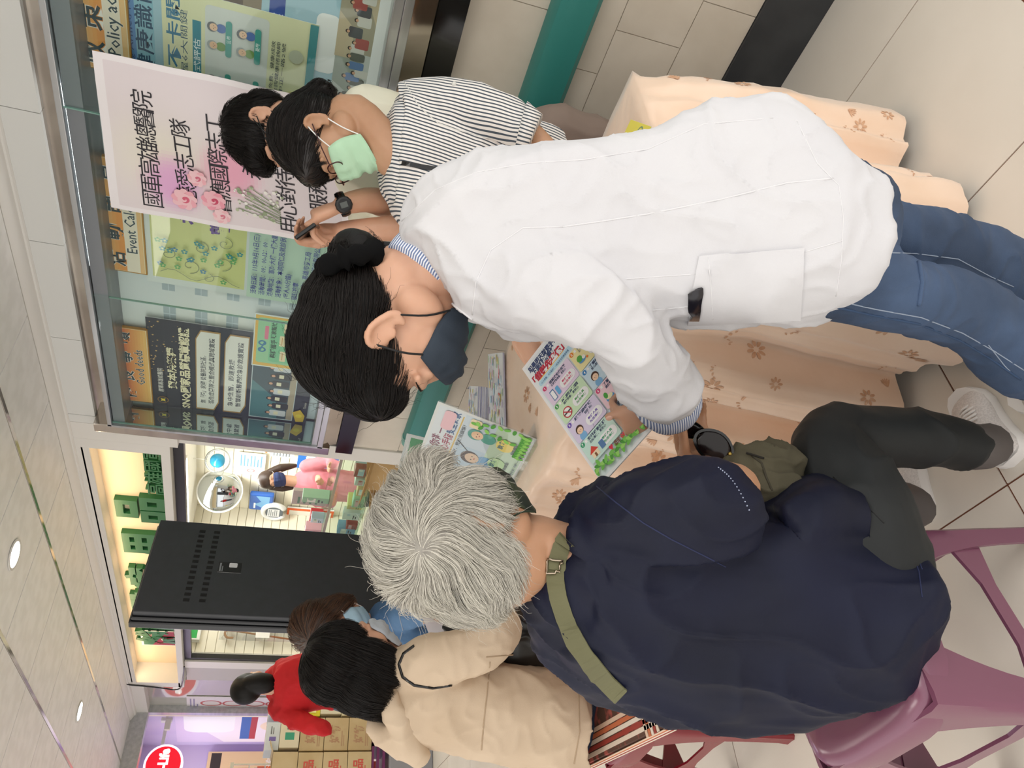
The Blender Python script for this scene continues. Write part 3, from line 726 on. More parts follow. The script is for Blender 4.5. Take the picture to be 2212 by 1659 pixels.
# A4 flyer in an acrylic stand
TL, TR, BL = standing((1159, 949), (1110, 1037), .297, math.radians(18)); wv = (BL - (BL + TR - TL)).normalized(); BR_ = BL + TR - TL
BL = BR_ + wv * .42; TL = TR + wv * .42
hd = thing('sign_holder', 'clear stand holding a landscape health flyer with a cartoon woman on a bed', 'sign holder', ((BL + BR_) / 2))
s = Sheet(TL, TR, BL)
s.sheet('#f4f2ee').rect(.02, .03, .98, .97, '#dfe9f2').rect(.02, .03, .98, .30, '#f2f4f6').rect(.02, .62, .98, .97, '#d9ecd2').rect(.3, .32, .66, .62, '#cfe0ee')
s.txt('健康手冊等你逛——', .50, .15, .085, '#8e3557', .03, 'c', w=.72).txt('醫病共享決策', .30, .25, .075, '#3b8a56', .03, 'c', w=.34).txt('安心手術', .60, .25, .075, '#b43a5a', .03, 'c', w=.24).txt('安全返家', .85, .25, .075, '#2b5f9a', .03, 'c', w=.24)
s.line([(.3, .285), (.95, .285)], .014, '#eec55a').txt('術前準備好，恢復沒煩惱！', .62, .34, .035, '#444a52', .01, 'c', w=.5)
face(s, .56, .50, .085, '#4a2d20', '#f6d3b4', '#7fb4dd'); face(s, .30, .56, .06, '#5d3623', '#f6d3b4', '#6ba4d8'); face(s, .22, .60, .05, '#3a241b', '#f6d3b4', '#e8a0a8')
face(s, .82, .46, .07, '#5aa596', '#f3cba6', '#5fa898'); s.rrect(.88, .36, .97, .47, .02, '#f4e3b6').rrect(.76, .10, .96, .22, .04, '#f3c6cc')
for u, c_ in ((.16, '#f5c6cf'), (.38, '#b5d6ee'), (.60, '#bfe0ae'), (.82, '#f1dd83')): s.ell(u, .76, .09, c_).txt('術前檢查', u, .87, .03, '#4d5560', .01, 'c', w=.12).txt('飲食', u, .745, .05, '#4a7a8a', .02, 'c')
for k in range(16): s.ell(.93 + .06 * math.sin(k * 3), .40 + .035 * k, .02, ('#6fb84e', '#8fce62', '#4f9a3e')[k % 3], .035, k)
for k in range(20): s.ell(.75 + .012 * k, .93 - .02 * (k % 3), .02, ('#6fb84e', '#8fce62', '#4f9a3e')[k % 3], .05, k)
s.txt('健康團隊 用心陪伴 每一步', .5, .955, .03, '#7b8894', .005, 'c', w=.6)
s.obj('flyer_sheet', None, None, parent=hd, t=.001)
n_ = s.n
M_acr = thin_glass('acrylic', '#f6f8f8', 1)
MB().slab(BL + n_ * .004 + wv * .01, BR_ - BL - wv * .02, TL - BL, .002).build('acrylic_front', M_acr, hd)
MB().slab(BL + wv * .01 - Vector((0, 0, .004)) + n_ * .03, BR_ - BL - wv * .02, Vector((-n_.x, -n_.y, 0)).normalized() * .08, .003).build('acrylic_foot', M_acr, hd)
# green sign
g_br = WZ(987, 962, TOPZ); TL, TR, BL = standing((987, 962), (965, 1040), .21, math.radians(12), z=TOPZ); BR_ = g_br; w2 = (BL - BR_).normalized(); BL = BR_ + w2 * .30; TL = TR + w2 * .30
gh = thing('sign_holder', 'clear stand with a green sign and white panel, behind the grey-haired head', 'sign holder', ((BL + BR_) / 2))
s = Sheet(TL, TR, BL); s.sheet('#f2f4f2').rect(.05, .10, .95, .93, '#2f9a52').rect(.05, .10, .95, .3, '#3aa65c')
s.txt('請掃我', .30, .33, .13, '#f3f8f2', .03, w=.34).txt('填802活力賀', .24, .55, .13, '#f3f8f2', .03, w=.58).rrect(.24, .62, .80, .9, .03, '#f2f6f2')
s.obj('sign_sheet', None, None, parent=gh, t=.001)
MB().slab(BL + s.n * .004, BR_ - BL, TL - BL, .002).build('acrylic_front', M_acr, gh)
MB().slab(BL + s.n * .03, BR_ - BL, Vector((-s.n.x, -s.n.y, 0)).normalized() * .07, .003).build('acrylic_foot', M_acr, gh)
# stacks of brochures
def leaf_print(s, seed, title=None):
    r_ = random.Random(seed); s.sheet('#e7eef4')
    for k in range(46):
        u, v = r_.random() * .9, r_.random() * .92; s.rrect(u, v, u + .1, v + .06, .008, r_.choice(['#bfe0f2', '#cfe8c8', '#f3d7e6', '#f5e9ae', '#d6cdea', '#a9d2ee']))
    for k in range(40):
        u, v = r_.random() * .8 + .03, r_.random() * .92 + .03; s.rect(u, v, u + .12, v + .008, r_.choice(['#4a5a78', '#6a7a98', '#c8454a']))
    for k in range(9): face(s, r_.random() * .9 + .05, r_.random() * .9 + .05, .022, '#4a2d20', '#f6d3b4', '#6ba4d8')
    if title: s.txt(title, .5, .93, .05, '#c23a4a', .03, 'c', w=.7)
def stack(name, label, fl_px, fr_px, bl_px, th, nsheets, seed, title=None, z=TOPZ, group=None):
    a, b_, c_ = WZ(*fl_px, z), WZ(*fr_px, z), WZ(*bl_px, z)
    t = thing(name, label, 'brochures', (a + b_) / 2, group); r_ = random.Random(seed)
    for k in range(nsheets):
        o_ = Vector((r_.uniform(-.002, .002), r_.uniform(-.002, .002), th * (k + 1) / nsheets))
        m = MB().slab(a + o_, b_ - a, c_ - a, th / nsheets * .8, r_.choice(['#b9bcd6', '#cfd2e2', '#a8abc8', '#e3e4ec'])); m.build('brochure', PRINT, t)
    s = Sheet(c_ + o_ + Vector((0, 0, .0004)), c_ + o_ + (b_ - a) + Vector((0, 0, .0004)), a + o_ + Vector((0, 0, .0004))); leaf_print(s, seed, title); s.mb.build('cover_print', PRINT, t)
stack('brochure_stack', 'low pile of colourful brochures spread on the cloth, in front of the thick stack', (1094, 926), (1090, 762), (1060, 918), .006, 2, 5, '準備好')
stack('brochure_stack', 'thick stack of pale blue brochures with purple edges, behind the low pile', (1056, 917), (1058, 838), (1035, 912), .042, 9, 8)
# loose card and yellow slip at the right end
a, b_, c_ = WZ(1331, 330, TOPZ + .004), WZ(1378, 322, TOPZ + .004), WZ(1363, 259, TOPZ + .004)
s = Sheet(WZ(1331, 325, TOPZ + .005), WZ(1363, 258, TOPZ + .005), WZ(1372, 345, TOPZ + .005))
s.sheet('#f2e664'); s.ell(.62, .62, .2, '#6f9a86', .13).ell(.62, .62, .17, '#f2e664', .10).txt('ALL PASS', .62, .66, .1, '#6f9a86', .02, 'c', w=.26)
s.obj('paper_slip', 'yellow paper slip with an oval stamp on the right end of the table', 'paper', t=.0015)
# second flyer under the one held, green and white
s = Sheet(P(1262, 738, 1.60), P(1335, 815, 1.49), P(1242, 800, 1.56)) if False else None

# ------------------------------------------------------------------ plastic stools
def stool(name, label, c, rot, mat, seat_z=.445, hs=.135, hf=.165, group=None):
    c = Vector((c[0], c[1], 0)); M = Matrix.Rotation(rot, 3, 'Z'); t = thing(name, label, 'stool', c, group)
    def sq(h, z, r, n=40, dz=0):
        out = []
        for i in range(n):
            a = 2 * math.pi * (i + .5) / n; e = r
            x, y = h * sgnp(math.cos(a), e), h * sgnp(math.sin(a), e)
            out.append(c + M @ Vector((x, y, z + dz * (abs(math.cos(2 * a)) - .5))))
        return out
    b = MB(); b.rings([sq(.03, seat_z - .010, .8), sq(hs * .55, seat_z - .009, .7), sq(hs * .80, seat_z - .004, .62), sq(hs * .93, seat_z + .001, .56, dz=-.006), sq(hs * 1.03, seat_z - .004, .5, dz=-.010), sq(hs * 1.08, seat_z - .018, .48, dz=-.012), sq(hs * 1.09, seat_z - .045, .46, dz=-.05), sq(hs * 1.07, seat_z - .045, .46, dz=-.05), sq(hs * 1.03, seat_z - .02, .5), sq(.03, seat_z - .022, .8)], cap=True)
    b.build('seat', mat, t, smooth=.9)
    for sx in (-1, 1):
        for sy in (-1, 1):
            b = MB(); Rr = []
            for k in range(15):
                u = k / 14; h = hs * 1.02 + (hf - hs) * u; z = (seat_z - .012) * (1 - u)
                wd = .022 + .060 * (1 - u) ** 3.2 + .004 * (u > .93); th = .0065
                pc = Vector((sx * h, sy * h, z)); ax = Vector((-sx, 0, 0)); ay = Vector((0, -sy, 0)); dn = Vector((sx, sy, 0)).normalized()
                # L-shaped shell leg with a rounded outer corner
                q = [pc + ax * wd * 1.6, pc + ax * wd * .8, pc + ax * wd * .25 - ay * .001, pc + (ax + ay) * .003, pc + ay * wd * .25 - ax * .001, pc + ay * wd * .8, pc + ay * wd * 1.6,
                     pc + ay * wd * 1.6 + ax * th, pc + ay * wd * .4 + ax * th, pc + (ax + ay) * (th + .003), pc + ax * wd * .4 + ay * th, pc + ax * wd * 1.6 + ay * th]
                if sx * sy < 0: q = q[::-1]
                Rr.append([c + M @ v for v in q])
            b.rings(Rr); b.build('leg', mat, t, smooth=.7)
    # stretchers under the seat, arms meeting in the middle
    hh = hs + (hf - hs) * .55; zz = seat_z * .45
    for sx, sy in ((1, 0), (-1, 0), (0, 1), (0, -1)):
        pA = Vector((sx * hh, sy * hh, zz)); tv = Vector((-sy, sx, 0)) * hh * .96; o_ = -Vector((sx, sy, 0)) * .004
        b = MB(); p4 = [pA + tv + o_, pA + tv * .35 + o_ + Vector((0, 0, .0)), pA - tv * .35 + o_, pA - tv + o_]
        top = [Vector((0, 0, .055)), Vector((0, 0, .018)), Vector((0, 0, .018)), Vector((0, 0, .055))]; bot = [Vector((0, 0, -.035)), Vector((0, 0, -.014)), Vector((0, 0, -.014)), Vector((0, 0, -.035))]; inn = -Vector((sx, sy, 0)) * .006
        b.rings([[c + M @ (p + tp), c + M @ (p + bt_), c + M @ (p + bt_ + inn), c + M @ (p + tp + inn)] for p, tp, bt_ in zip(p4, top, bot)])
        b.build('stretcher', mat, t)
    return t
M_mauve = principled('mauve_plastic', '#7a4a60', .22, Specular_IOR_Level=.6)
M_redpl = principled('dark_red_plastic', '#7c1c28', .25, Specular_IOR_Level=.6)
st1 = stool('plastic_stool', 'mauve plastic stool under the grey-haired seated woman', (.415, 1.085), math.radians(6), M_mauve, .455, .152, .182)
sd = Sheet(*(WZ(*p, .43) for p in ((1990, 1335), (1988, 1300), (2006, 1337))))
s_ = MB(); ctr = WZ(1997, 1320, .425); 
stool('plastic_stool', 'dark red plastic stool under the woman in the beige coat', (.61, 2.03), math.radians(8), M_redpl, .44, .135, .168)
# folded patterned cushion on the red stool
cz = .452; cu = thing('seat_cushion', 'brown floral cushion cover with red and white border on the dark red stool', 'cushion', (.6, 1.95, cz))
b = MB(); C4 = [Vector((.44, 1.66, 0)), Vector((.80, 1.72, 0)), Vector((.78, 2.22, 0)), Vector((.47, 2.21, 0))]
def rq(k, z): cc = sum(C4, Vector()) / 4; out = []
R = []
cc = sum(C4, Vector()) / 4
for k, z in ((.97, cz), (1.0, cz + .012), (1.0, cz + .03), (.97, cz + .045)):
    ring = []
    for i in range(4):
        for j in range(6):
            p = C4[i].lerp(C4[(i + 1) % 4], j / 6); ring.append(cc + (p - cc) * k + Vector((0, 0, z)))
    R.append(ring)
b.rings(R); b.build('cushion_body', noisy(principled('brown_floral', '#5b3f33', .8), '#a8564c', 26, 5, .52, .62), cu, smooth=.8)
for k, col in enumerate(('#e4d6c6', '#9c3a30', '#e8ddd0', '#c9714a', '#e3c7b0')):
    b = MB(); f = 1.003; off = .012 + .0065 * k
    for i in (0, 2, 3):
        a, c_ = C4[i], C4[(i + 1) % 4]; inn = (cc - (a + c_) / 2).normalized()
        p0, p1 = a + inn * off * 2.2 - inn * .012, c_ + inn * off * 2.2 - inn * .012
        b.slab(p0 + Vector((0, 0, cz + .0465)), p1 - p0, inn * .011, .002)
        q0, q1 = a - inn * .001, c_ - inn * .001
        b.slab(q0 + Vector((0, 0, cz + .008 + .007 * k)), q1 - q0, Vector((0, 0, .006)), -.0015)
    b.build('border_stripe', principled('stripe', col, .7), cu)

# ------------------------------------------------------------------ people: tools
def camdir(v): return (_w(0) * v[0] + _w(1) * v[1] + _w(2) * v[2]).normalized()
def frame(f, u):
    f = camdir(f); u = camdir(u); u = (u - f * u.dot(f)).normalized(); r = f.cross(u)
    return Matrix(((r.x, f.x, u.x), (r.y, f.y, u.y), (r.z, f.z, u.z)))
def blob(mb, voxel, smooth=3, fold=None):
    """fuse overlapping closed shapes into one continuous skin"""
    me = mb.mesh('tmp'); o = bpy.data.objects.new('tmp', me); COL.objects.link(o)
    m = o.modifiers.new('r', 'REMESH'); m.mode = 'VOXEL'; m.voxel_size = voxel; m.use_smooth_shade = True
    if smooth: sm = o.modifiers.new('s', 'SMOOTH'); sm.factor = .6; sm.iterations = smooth
    dg = bpy.context.evaluated_depsgraph_get(); out = bpy.data.meshes.new_from_object(o.evaluated_get(dg))
    bpy.data.objects.remove(o); bpy.data.meshes.remove(me)
    if fold:
        n = len(out.vertices); co = np.empty(n * 3); out.vertices.foreach_get('co', co); co = co.reshape(-1, 3)
        no = np.empty(n * 3); out.vertices.foreach_get('normal', no); no = no.reshape(-1, 3)
        d = np.array([fold(Vector(c)) for c in co]); co += no * d[:, None]
        out.vertices.foreach_set('co', co.ravel()); out.update()
    for p in out.polygons: pass
    out.polygons.foreach_set('use_smooth', [True] * len(out.polygons))
    return out
def ridge(p, sc, st=(1, 1, 1), seed=0, pw=2):
    q = Vector((p.x * sc * st[0] + seed, p.y * sc * st[1] + seed, p.z * sc * st[2])); q += .35 * Vector((noise.noise(q * .6 + Vector((9, 0, 0))), noise.noise(q * .6 + Vector((0, 9, 0))), 0))
    return (1 - abs(noise.noise(q)) * 2.2) ** 1 if pw == 1 else max(0, 1 - abs(noise.noise(q)) * 2.4) ** pw
class Garment(MB):
    def outline(s, st, n=28, sub=3, e=2.3):
        """st: (edge a px, edge b px, distance, half thickness); spline between stations"""
        C, H, T = [], [], []
        for a, b_, d, th in st:
            d1, d2 = d if isinstance(d, tuple) else (d, d)
            A, B = P(*a, d1), P(*b_, d2); C.append((A + B) / 2); H.append((A - B) / 2); T.append(th)
        C, T2 = spline(C, T, sub); H, _ = spline(H, T, sub)
        R = []
        for i, (c, h, t) in enumerate(zip(C, H, T2)):
            ax = C[min(i + 1, len(C) - 1)] - C[max(i - 1, 0)]; w = h.cross(ax).normalized()
            if w.dot(c - EYE) < 0: w = -w
            R.append([c + h * sgnp(math.cos(2 * math.pi * k / n), 2 / e) + w * t * sgnp(math.sin(2 * math.pi * k / n), 2 / e) for k in range(n)])
        return s.rings(R)
def head_pieces(b, c, M, s=1.0, ears=True):
    def L(v): return c + M @ (Vector(v) * s)
    b.ball(L((0, -.014, .036)), [x * s for x in (.074, .092, .080)], M, 24, 16)
    b.ball(L((0, .026, -.015)), [x * s for x in (.064, .064, .072)], M, 20, 14)
    b.ball(L((0, .042, -.066)), [x * s for x in (.043, .042, .036)], M)
    for q in (-1, 1):
        b.ball(L((q * .036, .054, -.026)), [x * s for x in (.027, .028, .034)], M)
        b.ball(L((q * .045, .012, -.060)), [x * s for x in (.026, .040, .030)], M)
        b.ball(L((q * .030, .079, .006)), [x * s for x in (.0155, .012, .011)], M)
        b.limb([L((q * .050, .071, .021)), L((q * .028, .083, .027)), L((q * .010, .085, .022))], [.007 * s, .009 * s, .008 * s], 8)
        if ears:
            e = [L((q * (.076 + .010 * math.sin(t)), -.006 - .017 * math.cos(t), -.008 + .028 * math.sin(t))) for t in [math.radians(a) for a in (-75, -30, 20, 60, 100, 140, 175, 210)]]
            e = [L((q * .073, .006, -.028)), L((q * .080, -.010, -.030)), L((q * .085, -.020, -.012)), L((q * .088, -.023, .008)), L((q * .084, -.014, .022)), L((q * .078, -.002, .020)), L((q * .073, .006, .008))]
            b.limb(e, [.0065 * s, .0062 * s, .0055 * s, .0055 * s, .0055 * s, .005 * s, .005 * s], 8)
            b.ball(L((q * .076, -.008, -.004)), [x * s for x in (.0055, .015, .024)], M, 12, 8)
            b.ball(L((q * .077, .006, -.006)), [x * s for x in (.005, .006, .009)], M, 8, 6)
            b.ball(L((q * .077, -.004, -.031)), [x * s for x in (.006, .008, .009)], M, 8, 6)
    b.limb([L((0, .086, .018)), L((0, .098, -.004)), L((0, .106, -.020))], [.008 * s, .009 * s, .0125 * s], 10)
    for q in (-1, 1): b.ball(L((q * .012, .094, -.023)), [.009 * s, .010 * s, .008 * s], M, 10, 8)
    b.ball(L((0, .083, -.049)), [x * s for x in (.024, .012, .006)], M); b.ball(L((0, .081, -.058)), [x * s for x in (.021, .012, .0065)], M)
def eyes(parent, c, M, s, glasses=None, brow='#1d1512'):
    def L(v): return c + M @ (Vector(v) * s)
    for q in (-1, 1):
        MB().limb([L((q * .041, .082, .000)), L((q * .031, .0900, -.004)), L((q * .020, .086, -.001))], .0009 * s, 6).build('eyelash', M_hairk, parent)
        MB().limb([L((q * .050, .074, .028)), L((q * .034, .086, .033)), L((q * .014, .090, .029))], [.0015 * s, .003 * s, .0025 * s], 6, flat=.5).build('eyebrow', M_hairk, parent)
def mask(parent, bvh, c, M, s, mat, loopmat, out=.006, z0=.012, z1=-.098, aw=70, name='face_mask', loops=True):
    def L(v): return c + M @ (Vector(v) * s)
    nu, nv = 24, 16; G = []
    for j in range(nv + 1):
        t = j / nv; z = z0 + (z1 - z0) * t; row = []
        for i in range(nu + 1):
            a = math.radians(aw * (2 * i / nu - 1) * (1 - .10 * abs(2 * t - 1) ** 2)); zz = z + .010 * (abs(2 * i / nu - 1) ** 2) * (1 - 2 * t) * -1
            o_ = Vector((.2 * math.sin(a), .03 + .2 * math.cos(a), zz)); tg = Vector((.0, .010, min(zz, zz * .9)))
            ow, dw = L(o_), (L(tg) - L(o_)).normalized(); h = bvh.ray_cast(ow, dw)
            if h[0] is None: r_ = .06 * s
            else: r_ = min((h[0] - L((0, .02, zz))).length, (.112 - .35 * max(0, -.07 - zz)) * s)
            row.append(r_)
        G.append(row)
    # taut fabric: never sink into hollows
    for _ in range(3):
        G = [[max(G[j][i], .5 * (G[j][max(i - 3, 0)] + G[j][min(i + 3, nu)]), .5 * (G[max(j - 3, 0)][i] + G[min(j + 3, nv)][i])) for i in range(nu + 1)] for j in range(nv + 1)]
    F, Bk = [], []
    for j in range(nv + 1):
        t = j / nv; z = z0 + (z1 - z0) * t
        for i in range(nu + 1):
            a = math.radians(aw * (2 * i / nu - 1) * (1 - .10 * abs(2 * t - 1) ** 2)); zz = z + .010 * (abs(2 * i / nu - 1) ** 2) * (1 - 2 * t) * -1
            pl = .0022 * math.copysign(1, math.sin(t * 6 * math.pi)) * math.sin(math.pi * i / nu) * (.15 < t < .85)
            mid = math.sin(math.pi * i / nu) ** .5 * math.sin(math.pi * min(1, t * 1.05)) ** .6
            r_ = G[j][i] + (out * mid + .002 + pl) * s
            dr = (L((math.sin(a), .02 + math.cos(a), zz)) - L((0, .02, zz))).normalized()
            F.append(L((0, .02, zz)) + dr * r_); Bk.append(L((0, .02, zz)) + dr * (r_ - .0012))
    W = nu + 1; b = MB()
    q = [(j * W + i, j * W + i + 1, (j + 1) * W + i + 1, (j + 1) * W + i) for j in range(nv) for i in range(nu)]
    b.add(F, q); b.add(Bk, [f[::-1] for f in q])
    n0 = len(F)
    for i in range(nu): b.f += [(i, i + n0, i + 1 + n0, i + 1), (nv * W + i, nv * W + i + 1, nv * W + i + 1 + n0, nv * W + i + n0)]; b.c += [None] * 2
    for j in range(nv): b.f += [(j * W, (j + 1) * W, (j + 1) * W + n0, j * W + n0), (j * W + nu, j * W + nu + n0, (j + 1) * W + nu + n0, (j + 1) * W + nu)]; b.c += [None] * 2
    o = b.build(name, mat, parent, smooth=True)
    if loops:
        for side, i in ((-1, 0), (1, nu)):
            for j, ez in ((1, .020), (nv - 1, -.030)):
                MB().limb([F[j * W + i], F[j * W + i].lerp(L((side * .079, .006, ez)), .5) + M @ Vector((side * .006 * s, 0, 0)), L((side * .081, -.008, ez))], .0014 * s + .0002, 6).build('ear_loop', loopmat, o)
    return o
def strands(name, parent, mat, roots, flow, length, steps=10, lift=.010, wave=.3, rad=.0004, bvh=None, grav=0, clump=.4, sd=1, tipfree=0):
    """roots: list of (point, normal); flow(p, n, rnd) gives a direction; strands hug the cap and rise a little"""
    r_ = random.Random(sd); pts = []
    for (p0, n0) in roots:
        p = Vector(p0); n_ = n0; ph = r_.random() * 6.28; lf = lift * r_.uniform(.3, 1.3); L_ = length * r_.uniform(.65, 1.1); q = [p.copy()]
        st = L_ / steps
        for k in range(steps):
            d = flow(p, n_, r_)
            if grav: d = (d + Vector((0, 0, -grav * (k + 1) / steps))).normalized()
            cl = Vector((noise.noise(p * 38), noise.noise(p * 38 + Vector((7, 3, 1))), noise.noise(p * 38 + Vector((2, 8, 5)))))
            d = (d + cl * clump + wave * Vector((r_.gauss(0, .35), r_.gauss(0, .35), r_.gauss(0, .35)))).normalized()
            p = p + d * st
            if bvh and k < steps - tipfree:
                h = bvh.find_nearest(p)
                if h[0] is not None:
                    n_ = h[1]; tt = (k + 1) / steps; off = .001 + lf * math.sin(min(1, tt * 1.2) * 1.4) 
                    p = h[0] + n_ * off if (p - h[0]).dot(n_) < off or k < steps * .8 else p
            q.append(p.copy())
        pts.append(q)
    hc = bpy.data.hair_curves.new(name); hc.add_curves([steps + 1] * len(pts))
    if parent and parent.parent is None: off = parent.location
    arr = np.array([[v.x, v.y, v.z] for q in pts for v in q], dtype=np.float32)
    hc.attributes['position'].data.foreach_set('vector', arr.ravel())
    ra = hc.attributes.new('radius', 'FLOAT', 'POINT') if 'radius' not in hc.attributes else hc.attributes['radius']
    rr_ = np.tile(np.linspace(rad, rad * .35, steps + 1), len(pts)).astype(np.float32); ra.data.foreach_set('value', rr_)
    hc.materials.append(mat); o = bpy.data.objects.new(name, hc); COL.objects.link(o); o.parent = parent
    if parent.parent is None: o.location = -parent.location
    o['kind'] = 'stuff'
    return o
def sample_surface(me, n, keep, sd=1):
    r_ = random.Random(sd); P_ = me.polygons; V = me.vertices; areas = [p.area for p in P_]; out = []
    for p in r_.choices(P_, weights=areas, k=n * 3):
        if len(out) >= n: break
        if keep(p.center): 
            vs = [V[i].co for i in p.vertices]; w = [r_.random() for _ in vs]; sw = sum(w)
            out.append((sum((v * x for v, x in zip(vs, w)), Vector()) / sw, p.normal.copy()))
    return out
def bvh_of(me): return BVHTree.FromPolygons([v.co for v in me.vertices], [p.vertices for p in me.polygons])
def hitpx(bv_, px, py, off=0.0):
    d = ray(px, py).normalized(); h = bv_.ray_cast(EYE, d)
    return (h[0] + h[1] * off, h[1]) if h[0] is not None else None
def seam(bv_, pxs, r, mat, parent, name='seam', sub=6, off=0.0, flat=1.0):
    pp = []
    for (a, b_) in zip(pxs, pxs[1:]):
        for k in range(sub): t = k / sub; h = hitpx(bv_, a[0] + (b_[0] - a[0]) * t, a[1] + (b_[1] - a[1]) * t, off); pp.append(h[0]) if h else None
    h = hitpx(bv_, *pxs[-1], off)
    if h: pp.append(h[0])
    if len(pp) < 2: return None
    return MB().tube(pp, r, 6).build(name, mat, parent, smooth=True)
def patch(bv_, quad, nu, nv, th, mat, parent, name, puff=0.0):
    A, B, C, D = [Vector((*q, 0)) for q in quad]; F, G = [], []
    last = None
    for j in range(nv + 1):
        for i in range(nu + 1):
            u, v = i / nu, j / nv; q = A * (1 - u) * (1 - v) + B * u * (1 - v) + C * u * v + D * (1 - u) * v
            h = hitpx(bv_, q.x, q.y)
            if h is None: h = last or (P(q.x, q.y, 1.1), -ray(q.x, q.y).normalized())
            last = h; k = th + puff * math.sin(math.pi * u) * math.sin(math.pi * v)
            F.append(h[0] + h[1] * k); G.append(h[0] - h[1] * .002)
    W = nu + 1; b = MB(); q = [(j * W + i, j * W + i + 1, (j + 1) * W + i + 1, (j + 1) * W + i) for j in range(nv) for i in range(nu)]; n0 = len(F)
    b.add(F, q); b.add(G, [f[::-1] for f in q])
    for i in range(nu): b.f += [(i, i + n0, i + 1 + n0, i + 1), (nv * W + i, nv * W + i + 1, nv * W + i + 1 + n0, nv * W + i + n0)]; b.c += [None] * 2
    for j in range(nv): b.f += [(j * W, (j + 1) * W, (j + 1) * W + n0, j * W + n0), (j * W + nu, j * W + nu + n0, (j + 1) * W + nu + n0, (j + 1) * W + nu)]; b.c += [None] * 2
    return b.build(name, mat, parent, smooth=.9)
def strap(bv_, pxs, wpx, th, mat, parent, name, sub=5):
    """flat band laid on a garment; pxs centre line, wpx half width vectors in px"""
    R = []; n = len(pxs); pts = []
    for i in range(n - 1):
        for k in range(sub): t = k / sub; pts.append((pxs[i][0] * (1 - t) + pxs[i + 1][0] * t, pxs[i][1] * (1 - t) + pxs[i + 1][1] * t))
    pts.append(pxs[-1])
    for i, p in enumerate(pts):
        a, b_ = pts[max(i - 2, 0)], pts[min(i + 2, len(pts) - 1)]; dx, dy = b_[0] - a[0], b_[1] - a[1]; l = math.hypot(dx, dy); nx, ny = -dy / l, dx / l
        L_ = [hitpx(bv_, p[0] + nx * wpx * k, p[1] + ny * wpx * k) for k in (-1, 0, 1)]
        if any(h is None for h in L_): continue
        c = L_[1][0]; nn = (L_[0][1] + L_[1][1] + L_[2][1]).normalized(); e = L_[2][0] - L_[0][0]
        hh = max((h[0] - c).dot(nn) for h in L_); c = c + nn * max(0, hh) * .6; e = (e - nn * e.dot(nn) * .5)
        R.append([c - e / 2 + nn * .0005, c + e / 2 + nn * .0005, c + e / 2 + nn * th, c - e / 2 + nn * th])
    b = MB(); b.rings(R); return b.build(name, mat, parent)
def finger(b, p, d, n, lens, r, curl, s=1):
    """d: direction, n: back-of-hand normal; curl angles bend towards -n"""
    pts = [p - d * .02 * s, p]; a = 0; side = d.cross(n)
    for L_, c in zip(lens, curl):
        a += c; dd = d * math.cos(a) - n * math.sin(a); p = p + dd * L_ * s; pts.append(p)
    rr_ = [r * 1.05, r * 1.05, r, r * .92, r * .8]
    b.limb(pts, [x * s for x in rr_[:len(pts)]], 10, sub=3); return pts[-1], dd
def hand(b, w, d, n, thumb, curls, s=1.0, tcurl=(.3, .3), tdir=None, spread=.06):
    """w wrist point, d towards the knuckles, n out of the back of the hand, thumb = +1/-1 side along d x n"""
    d = d.normalized(); n = (n - d * n.dot(d)).normalized(); sd = d.cross(n) * thumb
    b.tube([w - d * .015 * s, w + d * .01 * s, w + d * .045 * s, w + d * .08 * s, w + d * .092 * s], [.026 * s, .031 * s, .040 * s, .041 * s, .034 * s], 14, up=n, flat=.42, e=2.4)
    tips = []
    for k, (o_, L_) in enumerate(((.028, (.042, .025, .020)), (.009, (.046, .028, .021)), (-.010, (.043, .026, .020)), (-.027, (.034, .020, .018)))):
        dd = (d + sd * o_ * spread * 20).normalized()
        tips.append(finger(b, w + d * (.086 - .006 * (k == 3)) * s + sd * o_ * s, dd, n, L_, .0082 if k < 3 else .0072, curls[k] if hasattr(curls[0], '__len__') else curls, s))
    td = tdir.normalized() if tdir is not None else (d * .75 + sd * .75 - n * .25).normalized()
    tn = sd if tdir is None else n
    p0 = w + d * .018 * s + sd * .022 * s
    p1 = p0 + td * .040 * s; d2 = (td + (d - td) * .4 - sd * tcurl[0] * .6).normalized(); p2 = p1 + d2 * .032 * s; d3 = (d2 - sd * tcurl[1] * .6).normalized(); p3 = p2 + d3 * .026 * s
    b.limb([p0, p1, p2, p3], [.015 * s, .0125 * s, .0105 * s, .009 * s], 10, sub=3); tips.append((p3, d3))
    return tips
def nails(tips, n, parent, s=1.0):
    for p, d in tips:
        nn = (n - d * n.dot(d)).normalized()
        b = MB(); b.ball(p + nn * .0062 * s - d * .002, (.0052 * s, .0065 * s, .0018 * s), Matrix((d.cross(nn), d, nn)).transposed(), 10, 6); b.build('fingernail', M_nail, parent, smooth=True)

def skin(name, col, col2): return noisy(principled(name, col, .48, Subsurface_Weight=.12, Subsurface_Scale=.01), col2, 14, 4, .3, .75, bump=.12, bscale=260, dist=.001)
M_skinW = skin('skin_light', '#d2a58b', '#c8977a'); M_skinG = skin('skin_warm', '#c69879', '#b98a6a'); M_skinS = skin('skin_tan', '#c09678', '#b28666')
M_nail = principled('nail', '#e8b9a4', .3)
M_hairk = principled('hair_black', '#0b0908', .5, Specular_IOR_Level=.25)
def hairmat(name, col, col2, rough=.35):
    m = principled(name, col, rough, Specular_IOR_Level=.3); nt = m.node_tree; hi = nt.nodes.new('ShaderNodeHairInfo'); mx = nt.nodes.new('ShaderNodeMix'); mx.data_type = 'RGBA'
    mx.inputs[6].default_value = (*lin(col), 1); mx.inputs[7].default_value = (*lin(col2), 1)
    nt.links.new(hi.outputs['Random'], mx.inputs[0]); nt.links.new(mx.outputs[2], nt.nodes['Principled BSDF'].inputs['Base Color']); return m
